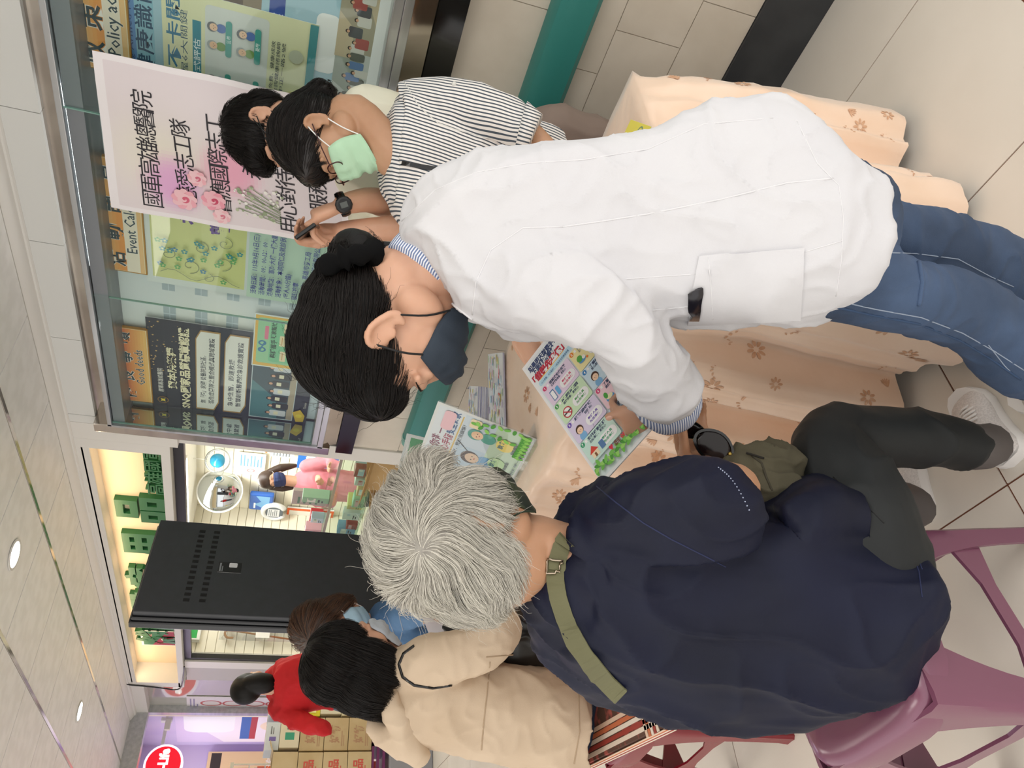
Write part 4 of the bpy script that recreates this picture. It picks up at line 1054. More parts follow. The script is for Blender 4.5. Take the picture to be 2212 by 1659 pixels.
M_strk = hairmat('strand_black', '#090706', '#19120f', .45); M_strg = hairmat('strand_grey', '#e4e0d4', '#a9a69e', .42); M_strb = hairmat('strand_brown', '#3a2a22', '#6a4a36')
def cloth(name, col, col2=None, rough=.85, bump=.25, bs=700, **k):
    return noisy(principled(name, col, rough, **k), col2, 6, 4, .35, .7, bump=bump, bscale=bs, dist=.0008)

# ------------------------------------------------------------------ the woman in the white coat, bending over the table
M_coat = cloth('white_coat_cloth', '#d0d0d3', '#cbcbcf', .85); M_thread = principled('white_thread', '#dadadd', .85)
M_bluestripe = striped(principled('blue_stripe', '#ffffff', .8), '#e9edf6', '#6d7fa8', camdir((.82, .57, 0)), .0042, .5)
M_denim = noisy(principled('denim', '#2f3f57', .85), '#475c7c', 5, 5, .42, .68, bump=.5, bscale=800, dist=.001); M_dseam = principled('denim_seam', '#8d99ab', .8); M_denimd = principled('denim_dark', '#2f4564', .85)
pw = thing('person', 'woman in a white coat and jeans with a black scrunchie, bending over the table', 'person', (.86, .58, 0))
MW = frame((.78, .60, .18), (-.60, .79, -.05)); sW = 1.05
earW = P(828, 712, 1.075); cW = earW - MW @ Vector((-.078, -.008, -.004)) * sW
b = Garment(); head_pieces(b, cW, MW, sW)
neckW = P(905, 600, 1.17)
b.limb([cW + MW @ Vector((0, -.02, -.02)), cW + MW @ Vector((0, -.035, -.085)), neckW, P(990, 540, 1.17)], [.055, .056, .060, .07], 16)
b.limb([P(990, 530, 1.17), P(1200, 520, 1.15), P(1500, 490, 1.14), P(1640, 490, 1.14)], [.085, .10, .095, .10], 16, flat=.8)
LW = [(P(1700, 570, 1.12), P(1980, 650, 1.19), P(2330, 800, 1.33), P(2420, 815, 1.38)), (P(1700, 430, 1.2), P(1980, 520, 1.27), P(2300, 610, 1.42), P(2400, 620, 1.48))]
for L_ in LW: b.limb(L_[:3], [.055, .045, .032], 12)
# left arm (near) and hand on the flyer's lower right corner; right arm behind
b.limb([P(1080, 620, 1.10), P(1240, 640, 1.06), P(1365, 735, 1.12), P(1438, 840, 1.22), P(1430, 893, 1.275)], [.045, .04, .032, .030, .026], 12)
hwL = P(1432, 893, 1.262); dL = (P(1372, 905, 1.272) - hwL); nL = camdir((.05, .45, -.85))
tipsL = hand(b, hwL, dL, nL, 1, [(1.1, .8, .4), (1.1, .8, .4), (1.2, .8, .4), (1.2, .8, .4)], .78, tdir=(P(1328, 890, 1.272) - P(1400, 875, 1.262)), tcurl=(.0, .1))
b.limb([P(1010, 600, 1.25), P(1090, 620, 1.42), P(1105, 670, 1.50), P(1115, 705, 1.54)], [.045, .04, .032, .026], 12)
hwR = P(1118, 705, 1.52); dR = (P(1150, 762, 1.53) - hwR); nR = camdir((-.8, -.3, -.5))
tipsR = hand(b, hwR, dR, nR, 1, [(.3, .3, .2), (.5, .6, .4), (.8, .8, .5), (.9, .9, .5)], .85)
me = blob(b, .0040, 3); bodyW = link('body', me, M_skinW, pw, True); bvW = bvh_of(me)
eyes(bodyW, cW, MW, sW)
mask(pw, bvW, cW, MW, sW, cloth('dark_mask', '#2e3a48', '#28323e', .8), principled('black_cord', '#0c0c0d', .6), out=.012, z0=.006, aw=66)
# hair: cap, strands pulled back to a low bun, scrunchie
b = MB(); b.ball(cW + MW @ Vector((0, -.024, .046)) * sW, [x * sW for x in (.082, .096, .085)], MW, 28, 18)
b.ball(cW + MW @ Vector((0, -.055, -.005)) * sW, [x * sW for x in (.070, .062, .070)], MW, 24, 14)
b.ball(cW + MW @ Vector((0, .035, .075)) * sW, [x * sW for x in (.064, .050, .044)], MW, 24, 14)
bun = P(775, 548, 1.16); b.ball(bun, (.040, .045, .036), MW, 20, 12); b.limb([cW + MW @ Vector((0, -.09, .01)), bun], [.05, .034], 14)
capW = blob(b, .0045, 4, lambda p: .0012 * noise.noise(p * 60)); hcW = link('hair', capW, M_hairk, pw, True); bvc = bvh_of(capW)
def keepW(p):
    q = MW.transposed() @ (p - cW) / sW; return not (q.y > .055 and q.z < .05) and q.z > -.07
def flowW(p, n, r):
    d = bun - p; d = d - n * d.dot(n); return d.normalized() if d.length > 1e-6 else n
strands('hair_strand', hcW, M_strk, sample_surface(capW, 5200, keepW, 2), flowW, .085, 8, .004, .12, .00045, bvc, clump=.12)
strands('flyaway_hair', hcW, M_strk, sample_surface(capW, 260, keepW, 3), lambda p, n, r: (flowW(p, n, r) + n * .5 + Vector((r.gauss(0, .3), r.gauss(0, .3), r.gauss(0, .3)))).normalized(), .05, 7, .03, .25, .0003, None, clump=.7)
b = MB(); ax = (bun - cW).normalized(); u_ = ax.orthogonal().normalized(); v_ = ax.cross(u_); sc0 = P(760, 568, 1.13); R = []
for i in range(40):
    a = 2 * math.pi * i / 40; rr_ = .040 + .004 * math.sin(a * 7); ctr = sc0 + (u_ * math.cos(a) + v_ * math.sin(a)) * rr_; rad = .015 + .004 * math.sin(a * 11) + .003 * math.sin(a * 17 + 1)
    R.append([ctr + (u_ * math.cos(a) + v_ * math.sin(a)) * rad * math.cos(t) + ax * rad * math.sin(t) for t in [2 * math.pi * j / 12 for j in range(12)]])
b.rings(R, closed=True); b.build('scrunchie', principled('black_velvet', '#060607', .95, Specular_IOR_Level=.2), pw, smooth=True)
# shirt collar and cuffs
b = Garment(); b.outline([((832, 548), (948, 636), 1.15, .060), ((846, 524), (958, 636), 1.155, .063), ((872, 500), (985, 652), 1.16, .07), ((920, 470), (1030, 660), 1.16, .075)], sub=3)
cm = b.mesh('c'); link('shirt_collar', cm, M_bluestripe, pw, True)
# coat
def foldW(p):
    return .011 * ridge(p, 6, (1, 1, .5), 3) - .005 + .004 * noise.noise(p * 5) + .007 * ridge(p, 11, (1, .8, .6), 8, 3) + .003 * ridge(p, 22, (1, 1, .8), 2, 3)
b = Garment()
b.outline([((862, 506), (966, 640), 1.165, .055), ((876, 462), (1000, 672), 1.165, .082), ((915, 408), (1045, 702), 1.16, .105), ((975, 365), (1090, 718), 1.15, .12), ((1050, 334), (1150, 728), 1.15, .128),
           ((1140, 321), (1230, 728), 1.14, .13), ((1250, 319), (1320, 715), 1.14, .128), ((1380, 304), (1430, 698), 1.135, .125), ((1470, 264), (1540, 702), 1.13, .128), ((1580, 241), (1640, 702), 1.125, .132), ((1672, 240), (1715, 699), 1.12, .132),
           ((1738, 297), (1760, 694), 1.12, .13), ((1772, 362), (1790, 686), 1.12, .128), ((1812, 382), (1816, 676), 1.12, .126), ((1836, 388), (1831, 664), 1.12, .124), ((1845, 390), (1838, 660), 1.12, .122)], n=36, e=2.8)
b.outline([((1075, 470), (1030, 690), 1.105, .055), ((1150, 480), (1100, 716), 1.075, .066), ((1225, 500), (1190, 730), 1.06, .068), ((1295, 560), (1250, 742), 1.06, .066), ((1362, 620), (1290, 768), 1.075, .062), ((1432, 695), (1322, 820), 1.115, .058), ((1488, 768), (1350, 860), 1.18, .054), ((1512, 838), (1372, 886), 1.235, .050)], n=26, e=2.2)
b.limb([P(1000, 620, 1.24), P(1070, 640, 1.38), P(1100, 672, 1.47)], [.055, .05, .042], 14)
me = blob(b, .0055, 5, foldW); coat = link('white_coat', me, M_coat, pw, True); bvC = bvh_of(me)
b = Garment(); b.outline([((1505, 815), (1362, 880), 1.22, .047), ((1512, 852), (1376, 898), 1.245, .045), ((1502, 872), (1392, 905), 1.265, .043)], n=24, sub=3); link('shirt_cuff', b.mesh('c'), striped(principled('blue_stripe_cuff', '#ffffff', .8), '#e9edf6', '#6d7fa8', camdir((.85, -.35, 0)), .0040, .5), pw, True)
seam(bvC, [(868, 478), (940, 410), (1030, 372), (1140, 352), (1260, 345), (1400, 322), (1520, 268), (1670, 255)], .0009, M_thread, coat)
seam(bvC, [(1215, 490), (1300, 478), (1400, 462), (1560, 430), (1700, 395), (1800, 385)], .0012, M_thread, coat)
seam(bvC, [(1215, 490), (1130, 492), (1060, 540), (1028, 610), (1020, 680)], .0011, M_thread, coat)
seam(bvC, [(1350, 603), (1430, 597), (1505, 592)], .0008, M_thread, coat); seam(bvC, [(1410, 670), (1500, 661)], .0008, M_thread, coat)
seam(bvC, [(1722, 262), (1765, 352), (1812, 400), (1822, 470), (1818, 560), (1806, 640)], .0008, M_thread, coat)
seam(bvC, [(1735, 545), (1820, 520)], .0008, M_thread, coat)
seam(bvC, [(958, 622), (975, 655), (1020, 690)], .0020, M_thread, coat)
pk = patch(bvC, [(1510, 553), (1736, 536), (1728, 688), (1486, 700)], 14, 10, .004, M_coat, coat, 'pocket', .004)
bvP = bvh_of(pk.data)
seam(bvP, [(1530, 556), (1536, 620), (1540, 690)], .0008, M_thread, pk, 'pocket_hem')
phone = patch(bvC, [(1489, 632), (1513, 619), (1511, 684), (1489, 684)], 4, 6, .0075, principled('phone_dark', '#17151c', .2), None, 'smartphone'); tag(phone, 'dark smartphone peeking out of the white coat pocket', 'phone')
# jeans
def foldJ(p): return .004 * ridge(p, 14, (1, 1, 1.6), 5) + .002 * noise.noise(p * 18)
b = Garment(); b.limb([P(1560, 480, 1.14), P(1700, 480, 1.14), P(1780, 490, 1.145)], [.105, .115, .11], 20, flat=.85)
b.outline([((1700, 470), (1730, 690), 1.10, .075), ((1842, 500), (1800, 690), 1.12, .080), ((1928, 556), (1895, 713), 1.15, .076), ((1985, 574), (1985, 726), 1.175, .070), ((2055, 584), (2048, 742), 1.20, .066), ((2140, 622), (2110, 775), 1.235, .062), ((2215, 668), (2180, 850), 1.27, .062), ((2330, 730), (2290, 880), 1.34, .062)], n=24)
b.outline([((1720, 380), (1700, 560), 1.19, .075), ((1842, 430), (1830, 580), 1.21, .078), ((1968, 445), (1930, 600), 1.24, .074), ((2076, 474), (2030, 640), 1.275, .068), ((2168, 508), (2120, 670), 1.31, .064), ((2230, 545), (2180, 690), 1.34, .062), ((2340, 560), (2310, 700), 1.42, .062)], n=24)
me = blob(b, .0055, 4, foldJ); jn = link('jeans', me, M_denim, pw, True); bvJ = bvh_of(me)
seam(bvJ, [(1800, 648), (1890, 668), (1990, 686), (2080, 720), (2150, 760), (2212, 800)], .0010, M_dseam, jn)
seam(bvJ, [(1800, 662), (1890, 682), (1985, 700), (2075, 736), (2140, 775), (2205, 820)], .0022, M_denimd, jn)
seam(bvJ, [(1905, 545), (1980, 548), (2070, 560), (2140, 598), (2190, 620)], .0010, M_dseam, jn)
seam(bvJ, [(1985, 566), (1992, 610), (1985, 660)], .004, M_denim, jn, 'knee_fold')
seam(bvJ, [(2135, 745), (2170, 790), (2195, 815)], .0009, M_dseam, jn, 'patch_seam')
for L_, rt in ((LW[0], 0), (LW[1], 0)):
    f_ = Vector((L_[3].x, L_[3].y, 0)); b = MB()
    b.rings([[f_ + Vector((x * .045 * w_, y, z)) for x, w_ in ((-1, 1), (-.9, 1), (.9, 1), (1, 1))] for y, z, w_ in ((0, 0, 1),)]) if False else None
# held flyer
A, B = P(1128, 797, 1.50), P(1279, 1013, 1.335)
ey_ = (B - A); nrm0 = camdir((-.55, -.05, -.83)); ex_ = nrm0.cross(ey_).normalized()
if (P(1228, 690, 1.5) - A).dot(ex_) < 0: ex_ = -ex_
ey_ = ey_.normalized() * .31; ex_ = (P(1376, 880, 1.29) - P(1279, 1013, 1.335)); ex_ = (ex_ - ey_ * ex_.dot(ey_) / ey_.length_squared).normalized() * .190
s = Sheet(A, A + ex_, A + ey_)
s.sheet('#f4f5f7').rect(.03, .02, .97, .98, '#e6f0f4').rect(.03, .03, .97, .22, '#eef4f6').poly([(.56, .03), (.97, .03), (.97, .22), (.62, .22), (.56, .12)], '#b9dcf0')
s.txt('如果明天就要手術，', .05, .075, .036, '#2b3f6e', .045, w=.50).txt('下面哪些事情', .07, .115, .036, '#2b3f6e', .045, w=.38).txt('「值得先準備」？', .03, .165, .046, '#c22a44', .055, w=.60)
s.line([(.10, .174), (.50, .174)], .005, '#f2c03a').rrect(.06, .182, .60, .218, .012, '#bfe2f3').txt('小小準備，大大幫助！一起為安全照護做準備', .09, .21, .014, '#2d5a8a', .01, w=.46)
face(s, .76, .085, .034, '#3b2620', '#f7d4b6', '#8fc4ea'); s.rrect(.82, .10, .95, .16, .02, '#f6c7cf').txt('手術前', .84, .135, .016, '#c24a5a', .02, w=.09)
cells = [('#ead8ee', '#d13b6c'), ('#f5eab0', '#e8862c'), ('#d2ecc8', '#3f9a4c'), ('#cfe6f5', '#2f7fc0'), ('#e0d6f0', '#6a4ab0'), ('#f6d5e0', '#d8457a'), ('#cdebe0', '#2f9a6a'), ('#cfe4f6', '#2a6fb8')]
T1 = ['確認病史與用藥', '均衡飲食', '戒菸戒酒', '了解麻醉方式', '練習深呼吸', '了解飲食規範', '安排返家照護', '與家屬討論']; T2 = ['攜帶藥物清單', '營養充足', '遠離菸害', '安心配合', '幫助恢復', '遵照醫囑', '出院準備', '一起面對']
for k in range(8):
    c_, r_ = k % 2, k // 2; u0, v0 = .05 + .46 * c_, .235 + .165 * r_; u1, v1 = u0 + .44, v0 + .155
    s.rrect(u0, v0, u1, v1, .014, cells[k][0]); s.ell(u0 + .035, v0 + .018, .016, cells[k][1]).txt(str(k + 1), u0 + .035, v0 + .026, .019, '#ffffff', .03, 'c')
    s.rect(u0 + .075, v0 + .010, u0 + .10, v0 + .028, '#f8f8f8').txt(T1[k], u0 + .115, v0 + .028, .018, '#3a4a6a', .03, w=.26).txt(T2[k] + '，更安心', u0 + .115, v0 + .050, .015, '#3a4a6a', .02, w=.24)
    s.rrect(u0 + .20, v0 + .070, u1 - .015, v0 + .135, .03, '#f5f6f8').txt('醫護人員', u0 + .31, v0 + .096, .014, cells[k][1], .02, 'c', w=.14).txt('陪您準備', u0 + .31, v0 + .120, .014, cells[k][1], .02, 'c', w=.14)
    cu, cv = u0 + .10, v0 + .105
    if k in (3, 4, 7): face(s, cu, cv - .01, .026, '#4a2d20', '#f7d4b6', '#7fb4e0')
    if k == 7: face(s, cu + .08, cv, .022, '#5a3426', '#f7d4b6', '#f0a0b4')
    if k == 0: s.rrect(cu - .05, cv - .04, cu + .01, cv + .035, .004, '#5a7fb0').rrect(cu - .042, cv - .032, cu + .002, cv + .03, .003, '#f6f8fa').rrect(cu + .03, cv - .03, cu + .075, cv + .03, .008, '#6ab0e0')
    if k == 1: s.ell(cu, cv, .03, '#5a9ad0', .016).ell(cu - .02, cv - .02, .022, '#5cae4a').ell(cu + .03, cv - .008, .013, '#f2f2ea').ell(cu + .06, cv + .012, .008, '#e8742c')
    if k == 2: s.ell(cu, cv, .036, '#c22c3c').ell(cu, cv, .029, '#f2f4f2').rect(cu - .05, cv - .004, cu + .05, cv + .006, '#4a4a4a').line([(cu - .035, cv - .02), (cu + .035, cv + .022)], .007, '#c22c3c')
    if k == 5: s.ell(cu, cv + .005, .032, '#4f9ad6', .022).ell(cu, cv - .004, .026, '#f4f0c8', .014).ell(cu - .03, cv - .025, .014, '#4fa848', .02)
    if k == 6: s.poly([(cu - .06, cv), (cu, cv - .04), (cu + .06, cv)], '#d8483a').rect(cu - .045, cv, cu + .045, cv + .035, '#f3e2c0').rect(cu - .012, cv + .01, cu + .012, cv + .035, '#8a5a3a').rrect(cu + .08, cv - .02, cu + .14, cv + .03, .004, '#5a7fb0')
for k in range(40): s.ell(.05 + .0225 * k, .965 - .012 * (k % 4) - .02 * (abs(k - 20) > 14), .012, ('#6fb84e', '#9ad46a', '#4f9a3e', '#7cc45a')[k % 4], .026, k)
s.poly([(.30, .905), (.325, .93), (.35, .905), (.337, .893), (.325, .902), (.313, .893)], '#d8304a').txt('您的', .37, .925, .026, '#7a4a3a', .03, w=.08).txt('OK', .46, .925, .028, '#d8304a', .05, w=.07).txt('，讓手術更安心！', .54, .925, .024, '#3a5a7a', .02, w=.30)
fy = s.obj('flyer', 'large bright flyer with eight numbered cartoon boxes, held out by the woman in white', 'flyer', t=.003, back='#eceef0')
f2 = Sheet(A + ex_ * .62 + ey_ * .10 - s.n * .02, A + ex_ * 1.22 + ey_ * .22 - s.n * .035, A + ex_ * .50 + ey_ * .80 - s.n * .02)
f2.sheet('#f2f5f3').poly([(0, 0), (1, 0), (1, .30), (0, .30)], '#3fa763').rrect(.1, .34, .9, .72, .04, '#fafbfa').rect(.0, .76, 1, .82, '#2f9a78').rect(.0, .85, 1, .90, '#2f9a78').txt('填802活力賀', .12, .2, .1, '#eff7f0', .03, w=.7)
f2.obj('flyer', 'green and white card under the large flyer, beside the white sleeve', 'flyer', t=.002)
# marker pen between the fingers
pa, pb = P(1137, 728, 1.49), P(1172, 714, 1.47); dpp = (pb - pa).normalized(); pn = thing('marker_pen', 'black and tan marker pen held over the flyer by the woman in white', 'pen', pa)
MB().tube([pa, pa + dpp * .028], .0062, 14).build('cap', M_black, pn, smooth=.6); MB().tube([pa + dpp * .028, pa + dpp * .07], .0066, 14).build('barrel', principled('tan_barrel', '#a98a50', .4), pn, smooth=.6)
MB().tube([pa - dpp * .004, pa], .0035, 10).build('cap_end', principled('white_end', '#e8e8e8', .4), pn)
nails(tipsL[-1:], nL, bodyW)

# ------------------------------------------------------------------ the seated grey-haired woman
M_navy = cloth('navy_jersey', '#0c122c', '#090e22', .6, .2, 900, Specular_IOR_Level=.3); M_pant = cloth('charcoal_trousers', '#202223', '#252829', .6, .15, 900, Specular_IOR_Level=.3); M_olive = cloth('olive_webbing', '#6d6c4e', '#646347', .8, .6, 1500)
pg = thing('person', 'grey-haired seated woman in a navy shirt with an olive bag strap, seen from behind', 'person', (.42, .98, 0))
MG = frame((.16, -.76, .62), (-.88, -.30, -.30)); sG = .98
cG = P(1003, 1150, 1.135)
b = Garment(); head_pieces(b, cG, MG, sG)
b.limb([cG + MG @ Vector((0, -.02, -.03)), cG + MG @ Vector((0, -.03, -.085)), P(1130, 1195, 1.17), P(1200, 1225, 1.19)], [.056, .058, .062, .075], 18)
b.limb([P(1160, 1150, 1.20), P(1185, 1215, 1.18), P(1150, 1270, 1.17)], [.022, .036, .024], 14)
b.limb([P(1220, 1225, 1.19), P(1450, 1270, 1.22), P(1700, 1310, 1.25), P(1850, 1300, 1.27)], [.085, .105, .10, .10], 18, flat=.75)
b.limb([P(1345, 1125, 1.17), P(1450, 1095, 1.13), P(1580, 1062, 1.165), P(1562, 1040, 1.25), P(1503, 1010, 1.34)], [.04, .045, .042, .036, .027], 14)
hG = P(1502, 1008, 1.34); dG = P(1496, 950, 1.365) - hG; nG = camdir((.15, -.15, .95))
tipsG = hand(b, hG, dG, nG, 1, [(.1, .5, .4), (.2, .6, .4), (.3, .6, .4), (.4, .6, .4)], .85, tdir=(P(1490, 915, 1.265) - P(1485, 985, 1.34)), tcurl=(-.1, .1))
b.limb([P(1270, 1380, 1.23), P(1400, 1410, 1.30), P(1480, 1350, 1.45), P(1500, 1240, 1.5)], [.036, .036, .032, .026], 12)
KG = P(1790, 955, 1.385); AG = P(2085, 962, 1.455)
b.limb([P(1850, 1200, 1.28), P(1845, 1090, 1.32), KG, P(1950, 950, 1.42), AG, AG + Vector((0, 0, -.05))], [.055, .055, .050, .044, .034, .034], 14)
KG2 = P(1820, 1120, 1.56); AG2 = P(1975, 1098, 1.60)
b.limb([P(1850, 1330, 1.28), P(1830, 1220, 1.42), KG2, P(1930, 1104, 1.588)], [.055, .055, .050, .030], 14)
me = blob(b, .0045, 3); bodyG = link('body', me, M_skinG, pg, True); bvG = bvh_of(me)
M_camo = noisy(principled('dark_camo', '#20281f', .7), '#3d4430', 38, 3, .45, .55)
mask(pg, bvG, cG, MG, sG, M_camo, principled('green_cord', '#2d3a2c', .6), out=.014, z0=.006, z1=-.100, aw=74)
# cropped wavy grey hair, whorl at the crown
b = MB(); b.ball(cG + MG @ Vector((0, -.026, .044)) * sG, [x * sG for x in (.088, .106, .090)], MG, 28, 18)
b.ball(cG + MG @ Vector((0, -.055, -.022)) * sG, [x * sG for x in (.078, .068, .075)], MG, 24, 14)
for q in (-1, 1): b.ball(cG + MG @ Vector((q * .058, .010, .012)) * sG, [x * sG for x in (.030, .055, .055)], MG, 20, 12)
b.ball(cG + MG @ Vector((0, .040, .078)) * sG, [x * sG for x in (.070, .055, .045)], MG, 20, 12)
capG = blob(b, .005, 4, lambda p: .003 * noise.noise(p * 30)); M_greycap = noisy(principled('grey_hair', '#b5b1a6', .6), '#8f8b84', 40, 4, .35, .7, bump=.8, bscale=160, stretch=(1, 1, 1), dist=.004)
hcG = link('hair', capG, M_greycap, pg, True); bvg = bvh_of(capG)
whorl = hitpx(bvg, 908, 1190); wq = whorl[0] if whorl else cG
axG = (wq - cG).normalized()
def keepG(p):
    q = MG.transposed() @ (p - cG) / sG; return not (q.y > .06 and q.z < .03) and q.z > -.085
def flowG(p, n, r):
    d = p - wq; d = d - n * d.dot(n)
    d = d.normalized() if d.length > 1e-5 else n.orthogonal()
    sw = n.cross(d); k = noise.noise(p * 9) * 2.2 + noise.noise(p * 22) * .8
    return (d + sw * k).normalized()
strands('hair_strand', hcG, M_strg, sample_surface(capG, 11000, keepG, 5), flowG, .075, 12, .015, .14, .00042, bvg, clump=.5, grav=.15, sd=4)
strands('flyaway_hair', hcG, M_strg, sample_surface(capG, 420, keepG, 6), lambda p, n, r: (flowG(p, n, r) + n * .45).normalized(), .06, 9, .03, .35, .0003, None, clump=.8, sd=9)
# shirt
def foldG(p):
    a = ridge(p, 9, (.6, 1.2, .55), 1, 2); return .015 * a - .005 + .006 * noise.noise(p * 5) + .006 * ridge(p, 15, (.7, 1, .45), 4, 3)
b = Garment()
b.outline([((1226, 1166), (1136, 1296), 1.175, .055), ((1240, 1156), (1150, 1325), 1.175, .080), ((1258, 1125), (1166, 1365), 1.18, .100), ((1300, 1060), (1190, 1405), 1.19, .112), ((1370, 1040), (1240, 1450), 1.20, .120), ((1470, 1075), (1340, 1500), 1.215, .125),
           ((1580, 1110), (1455, 1544), 1.23, .132), ((1690, 1110), (1580, 1553), 1.245, .142), ((1790, 1130), (1690, 1543), 1.26, .152), ((1880, 1155), (1790, 1522), 1.27, .155), ((1960, 1165), (1880, 1474), 1.27, .145), ((1990, 1195), (1945, 1428), 1.265, .13), ((2008, 1250), (1985, 1385), 1.26, .11)], n=36, e=2.25)
b.outline([((1262, 1100), (1290, 1230), 1.17, .06), ((1330, 1030), (1360, 1205), 1.14, .072), ((1420, 1010), (1455, 1210), 1.12, .075), ((1500, 998), (1545, 1205), 1.125, .074), ((1545, 1008), (1585, 1188), 1.135, .072), ((1590, 1050), (1612, 1160), 1.145, .060)], n=26, e=2.2)
b.limb([P(1215, 1340, 1.20), P(1330, 1440, 1.24), P(1420, 1450, 1.30)], [.06, .062, .055], 16)
b.outline([((1660, 1090), (1700, 1230), 1.22, .07), ((1760, 1030), (1800, 1180), 1.25, .075), ((1850, 1052), (1845, 1180), 1.255, .070)], n=22)
me = blob(b, .0058, 4, foldG); shG = link('navy_shirt', me, M_navy, pg, True); bvS = bvh_of(me)
M_nthr = principled('navy_thread', '#1a2348', .7)
seam(bvS, [(1282, 1045), (1330, 1085), (1390, 1130), (1450, 1165), (1530, 1205), (1568, 1225)], .0012, M_nthr, shG)
seam(bvS, [(1942, 1146), (1965, 1180), (1985, 1235), (1992, 1290)], .0012, M_nthr, shG); seam(bvS, [(1948, 1142), (1972, 1176), (1992, 1230)], .0010, M_nthr, shG)
bb = MB()
for k in range(16):
    t = k / 15; px = 1552 + 66 * t; py = 1010 + 92 * t - 14 * math.sin(t * 3.1); h = hitpx(bvS, px, py)
    if h: bb.ball(h[0], .0012, n=6, m=4)
o = bb.build('hem_studs', principled('pale_stud', '#aab4cc', .4), shG); o['kind'] = 'stuff'
_cv = [v.co for v in shG.data.vertices]; _bv = [v.co for v in bodyG.data.vertices]; bvAll = BVHTree.FromPolygons(_cv + _bv, [tuple(p.vertices) for p in shG.data.polygons] + [tuple(i + len(_cv) for i in p.vertices) for p in bodyG.data.polygons])
sp = strap(bvAll, [(1226, 1168), (1212, 1184), (1203, 1215), (1200, 1250), (1206, 1290), (1219, 1335), (1242, 1385), (1275, 1433), (1316, 1478), (1330, 1493), (1342, 1504)], 19, .003, M_olive, pg, 'bag_strap')
bkl = MB(); cc_ = [(1176, 1208), (1216, 1210), (1214, 1237), (1174, 1236)]
pts_ = []
for i in range(4):
    a, c_ = cc_[i], cc_[(i + 1) % 4]
    for k in range(5):
        q = (a[0] + (c_[0] - a[0]) * k / 5, a[1] + (c_[1] - a[1]) * k / 5); h = hitpx(bvAll, *q, .006)
        pts_.append(h[0] if h else P(*q, 1.135))
zz = sum((p - EYE).length for p in pts_) / len(pts_); pts_ = [EYE + (p - EYE).normalized() * zz for p in pts_]
Rr = []
for i, p in enumerate(pts_):
    t_ = (pts_[(i + 1) % len(pts_)] - pts_[i - 1]).normalized(); u_ = t_.orthogonal().normalized(); v_ = t_.cross(u_)
    Rr.append([p + (u_ * math.cos(a) + v_ * math.sin(a)) * .0017 for a in [k * 1.047 for k in range(6)]])
bkl.rings(Rr, closed=True); bkl.build('buckle', principled('antique_nickel', '#a89a88', .25, 1), sp, smooth=True)
# trousers
def foldP(p): return .006 * ridge(p, 9, (1, 1, .8), 2) - .002 + .003 * noise.noise(p * 9)
b = Garment(); b.limb([P(1880, 1230, 1.265), P(1855, 1090, 1.30), P(1790, 962, 1.375), P(1880, 944, 1.405), P(1990, 946, 1.43), P(2085, 962, 1.452)], [.10, .088, .068, .062, .057, .050], 22, sub=5)
b.limb([P(1850, 1350, 1.29), P(1850, 1240, 1.40), P(1835, 1130, 1.53), P(1900, 1112, 1.57), P(1925, 1106, 1.585)], [.10, .085, .062, .050, .044], 20, sub=5)
me = blob(b, .0055, 4, foldP); trG = link('trousers', me, M_pant, pg, True); bvT = bvh_of(me)
seam(bvT, [(1800, 1030), (1860, 1080), (1910, 1130)], .0012, principled('charcoal_thread', '#1c1d1e', .7), trG)
# white mesh trainers
M_shoe = noisy(principled('shoe_white', '#e4dfdc', .6), '#d4cfcc', 300, 2, .4, .6, bump=.5, bscale=420, dist=.001); M_sole = principled('sole', '#e9e6e3', .5); M_sock = principled('sock_grey', '#5c5654', .8)
def shoe(name, parent, heel, toe, s=1.0, mat=None):
    heel, toe = Vector(heel), Vector(toe); f = (toe - heel).normalized(); sd = Vector((-f.y, f.x, 0)); L_ = (toe - heel).length; r = []
    for u, w, z in ((.0, .020, .075), (.02, .032, .078), (.10, .038, .088), (.22, .037, .088), (.34, .037, .080), (.48, .040, .068), (.62, .045, .058), (.76, .047, .050), (.88, .042, .042), (.96, .030, .034), (1.0, .014, .026)):
        c = heel + f * L_ * u; r.append([c + sd * w * sgnp(math.cos(a), .8) + Vector((0, 0, .024 + max(0, math.sin(a)) * (z - .024) + min(0, math.sin(a)) * .012)) for a in [2 * math.pi * k / 20 for k in range(20)]])
    up = MB().rings(r).build(name, mat or M_shoe, parent, smooth=True)
    r = []
    for u, w in ((-.03, .022), (0, .034), (.1, .043), (.3, .041), (.5, .043), (.7, .050), (.85, .047), (.96, .033), (1.02, .016)):
        c = heel + f * L_ * u; tz_ = .012 * max(0, u - .75) * 4
        r.append([c + sd * w * a + Vector((0, 0, z + tz_)) for a, z in ((-1, .006), (-.9, .0), (.9, .0), (1, .006), (1.02, .022), (.9, .030), (-.9, .030), (-1.02, .022))])
    MB().rings(r).build('sole', M_sole, up, smooth=.9)
    for k in range(5):
        c = heel + f * L_ * (.46 + .065 * k); z = .078 - .006 * k
        MB().limb([c - sd * .022 + Vector((0, 0, z - .008)), c + Vector((0, 0, z + .002)), c + sd * .022 + Vector((0, 0, z - .008))], .0028, 6, flat=.5).build('lace', M_sole, up)
    return up
h_, t_ = WZ(2203, 990, .0), WZ(2092, 858, .0)
shoe('shoe', pg, h_ , t_)
MB().limb([AG + Vector((0, 0, .03)), AG + Vector((0, 0, -.03)), h_.lerp(t_, .16) + Vector((0, 0, .06))], [.046, .045, .044], 14).build('sock', M_sock, pg, smooth=True)
h2, t2 = WZ(2000, 1128, .0), WZ(1965, 985, .0); h2 = WZ(1998, 1118, 0); t2 = h2 + Vector((.235, -.06, 0))
shoe('shoe', pg, h2, t2)
MB().limb([P(1915, 1108, 1.58), AG2, h2.lerp(t2, .16) + Vector((0, 0, .06))], [.040, .042, .042], 14).build('sock', M_sock, pg, smooth=True)
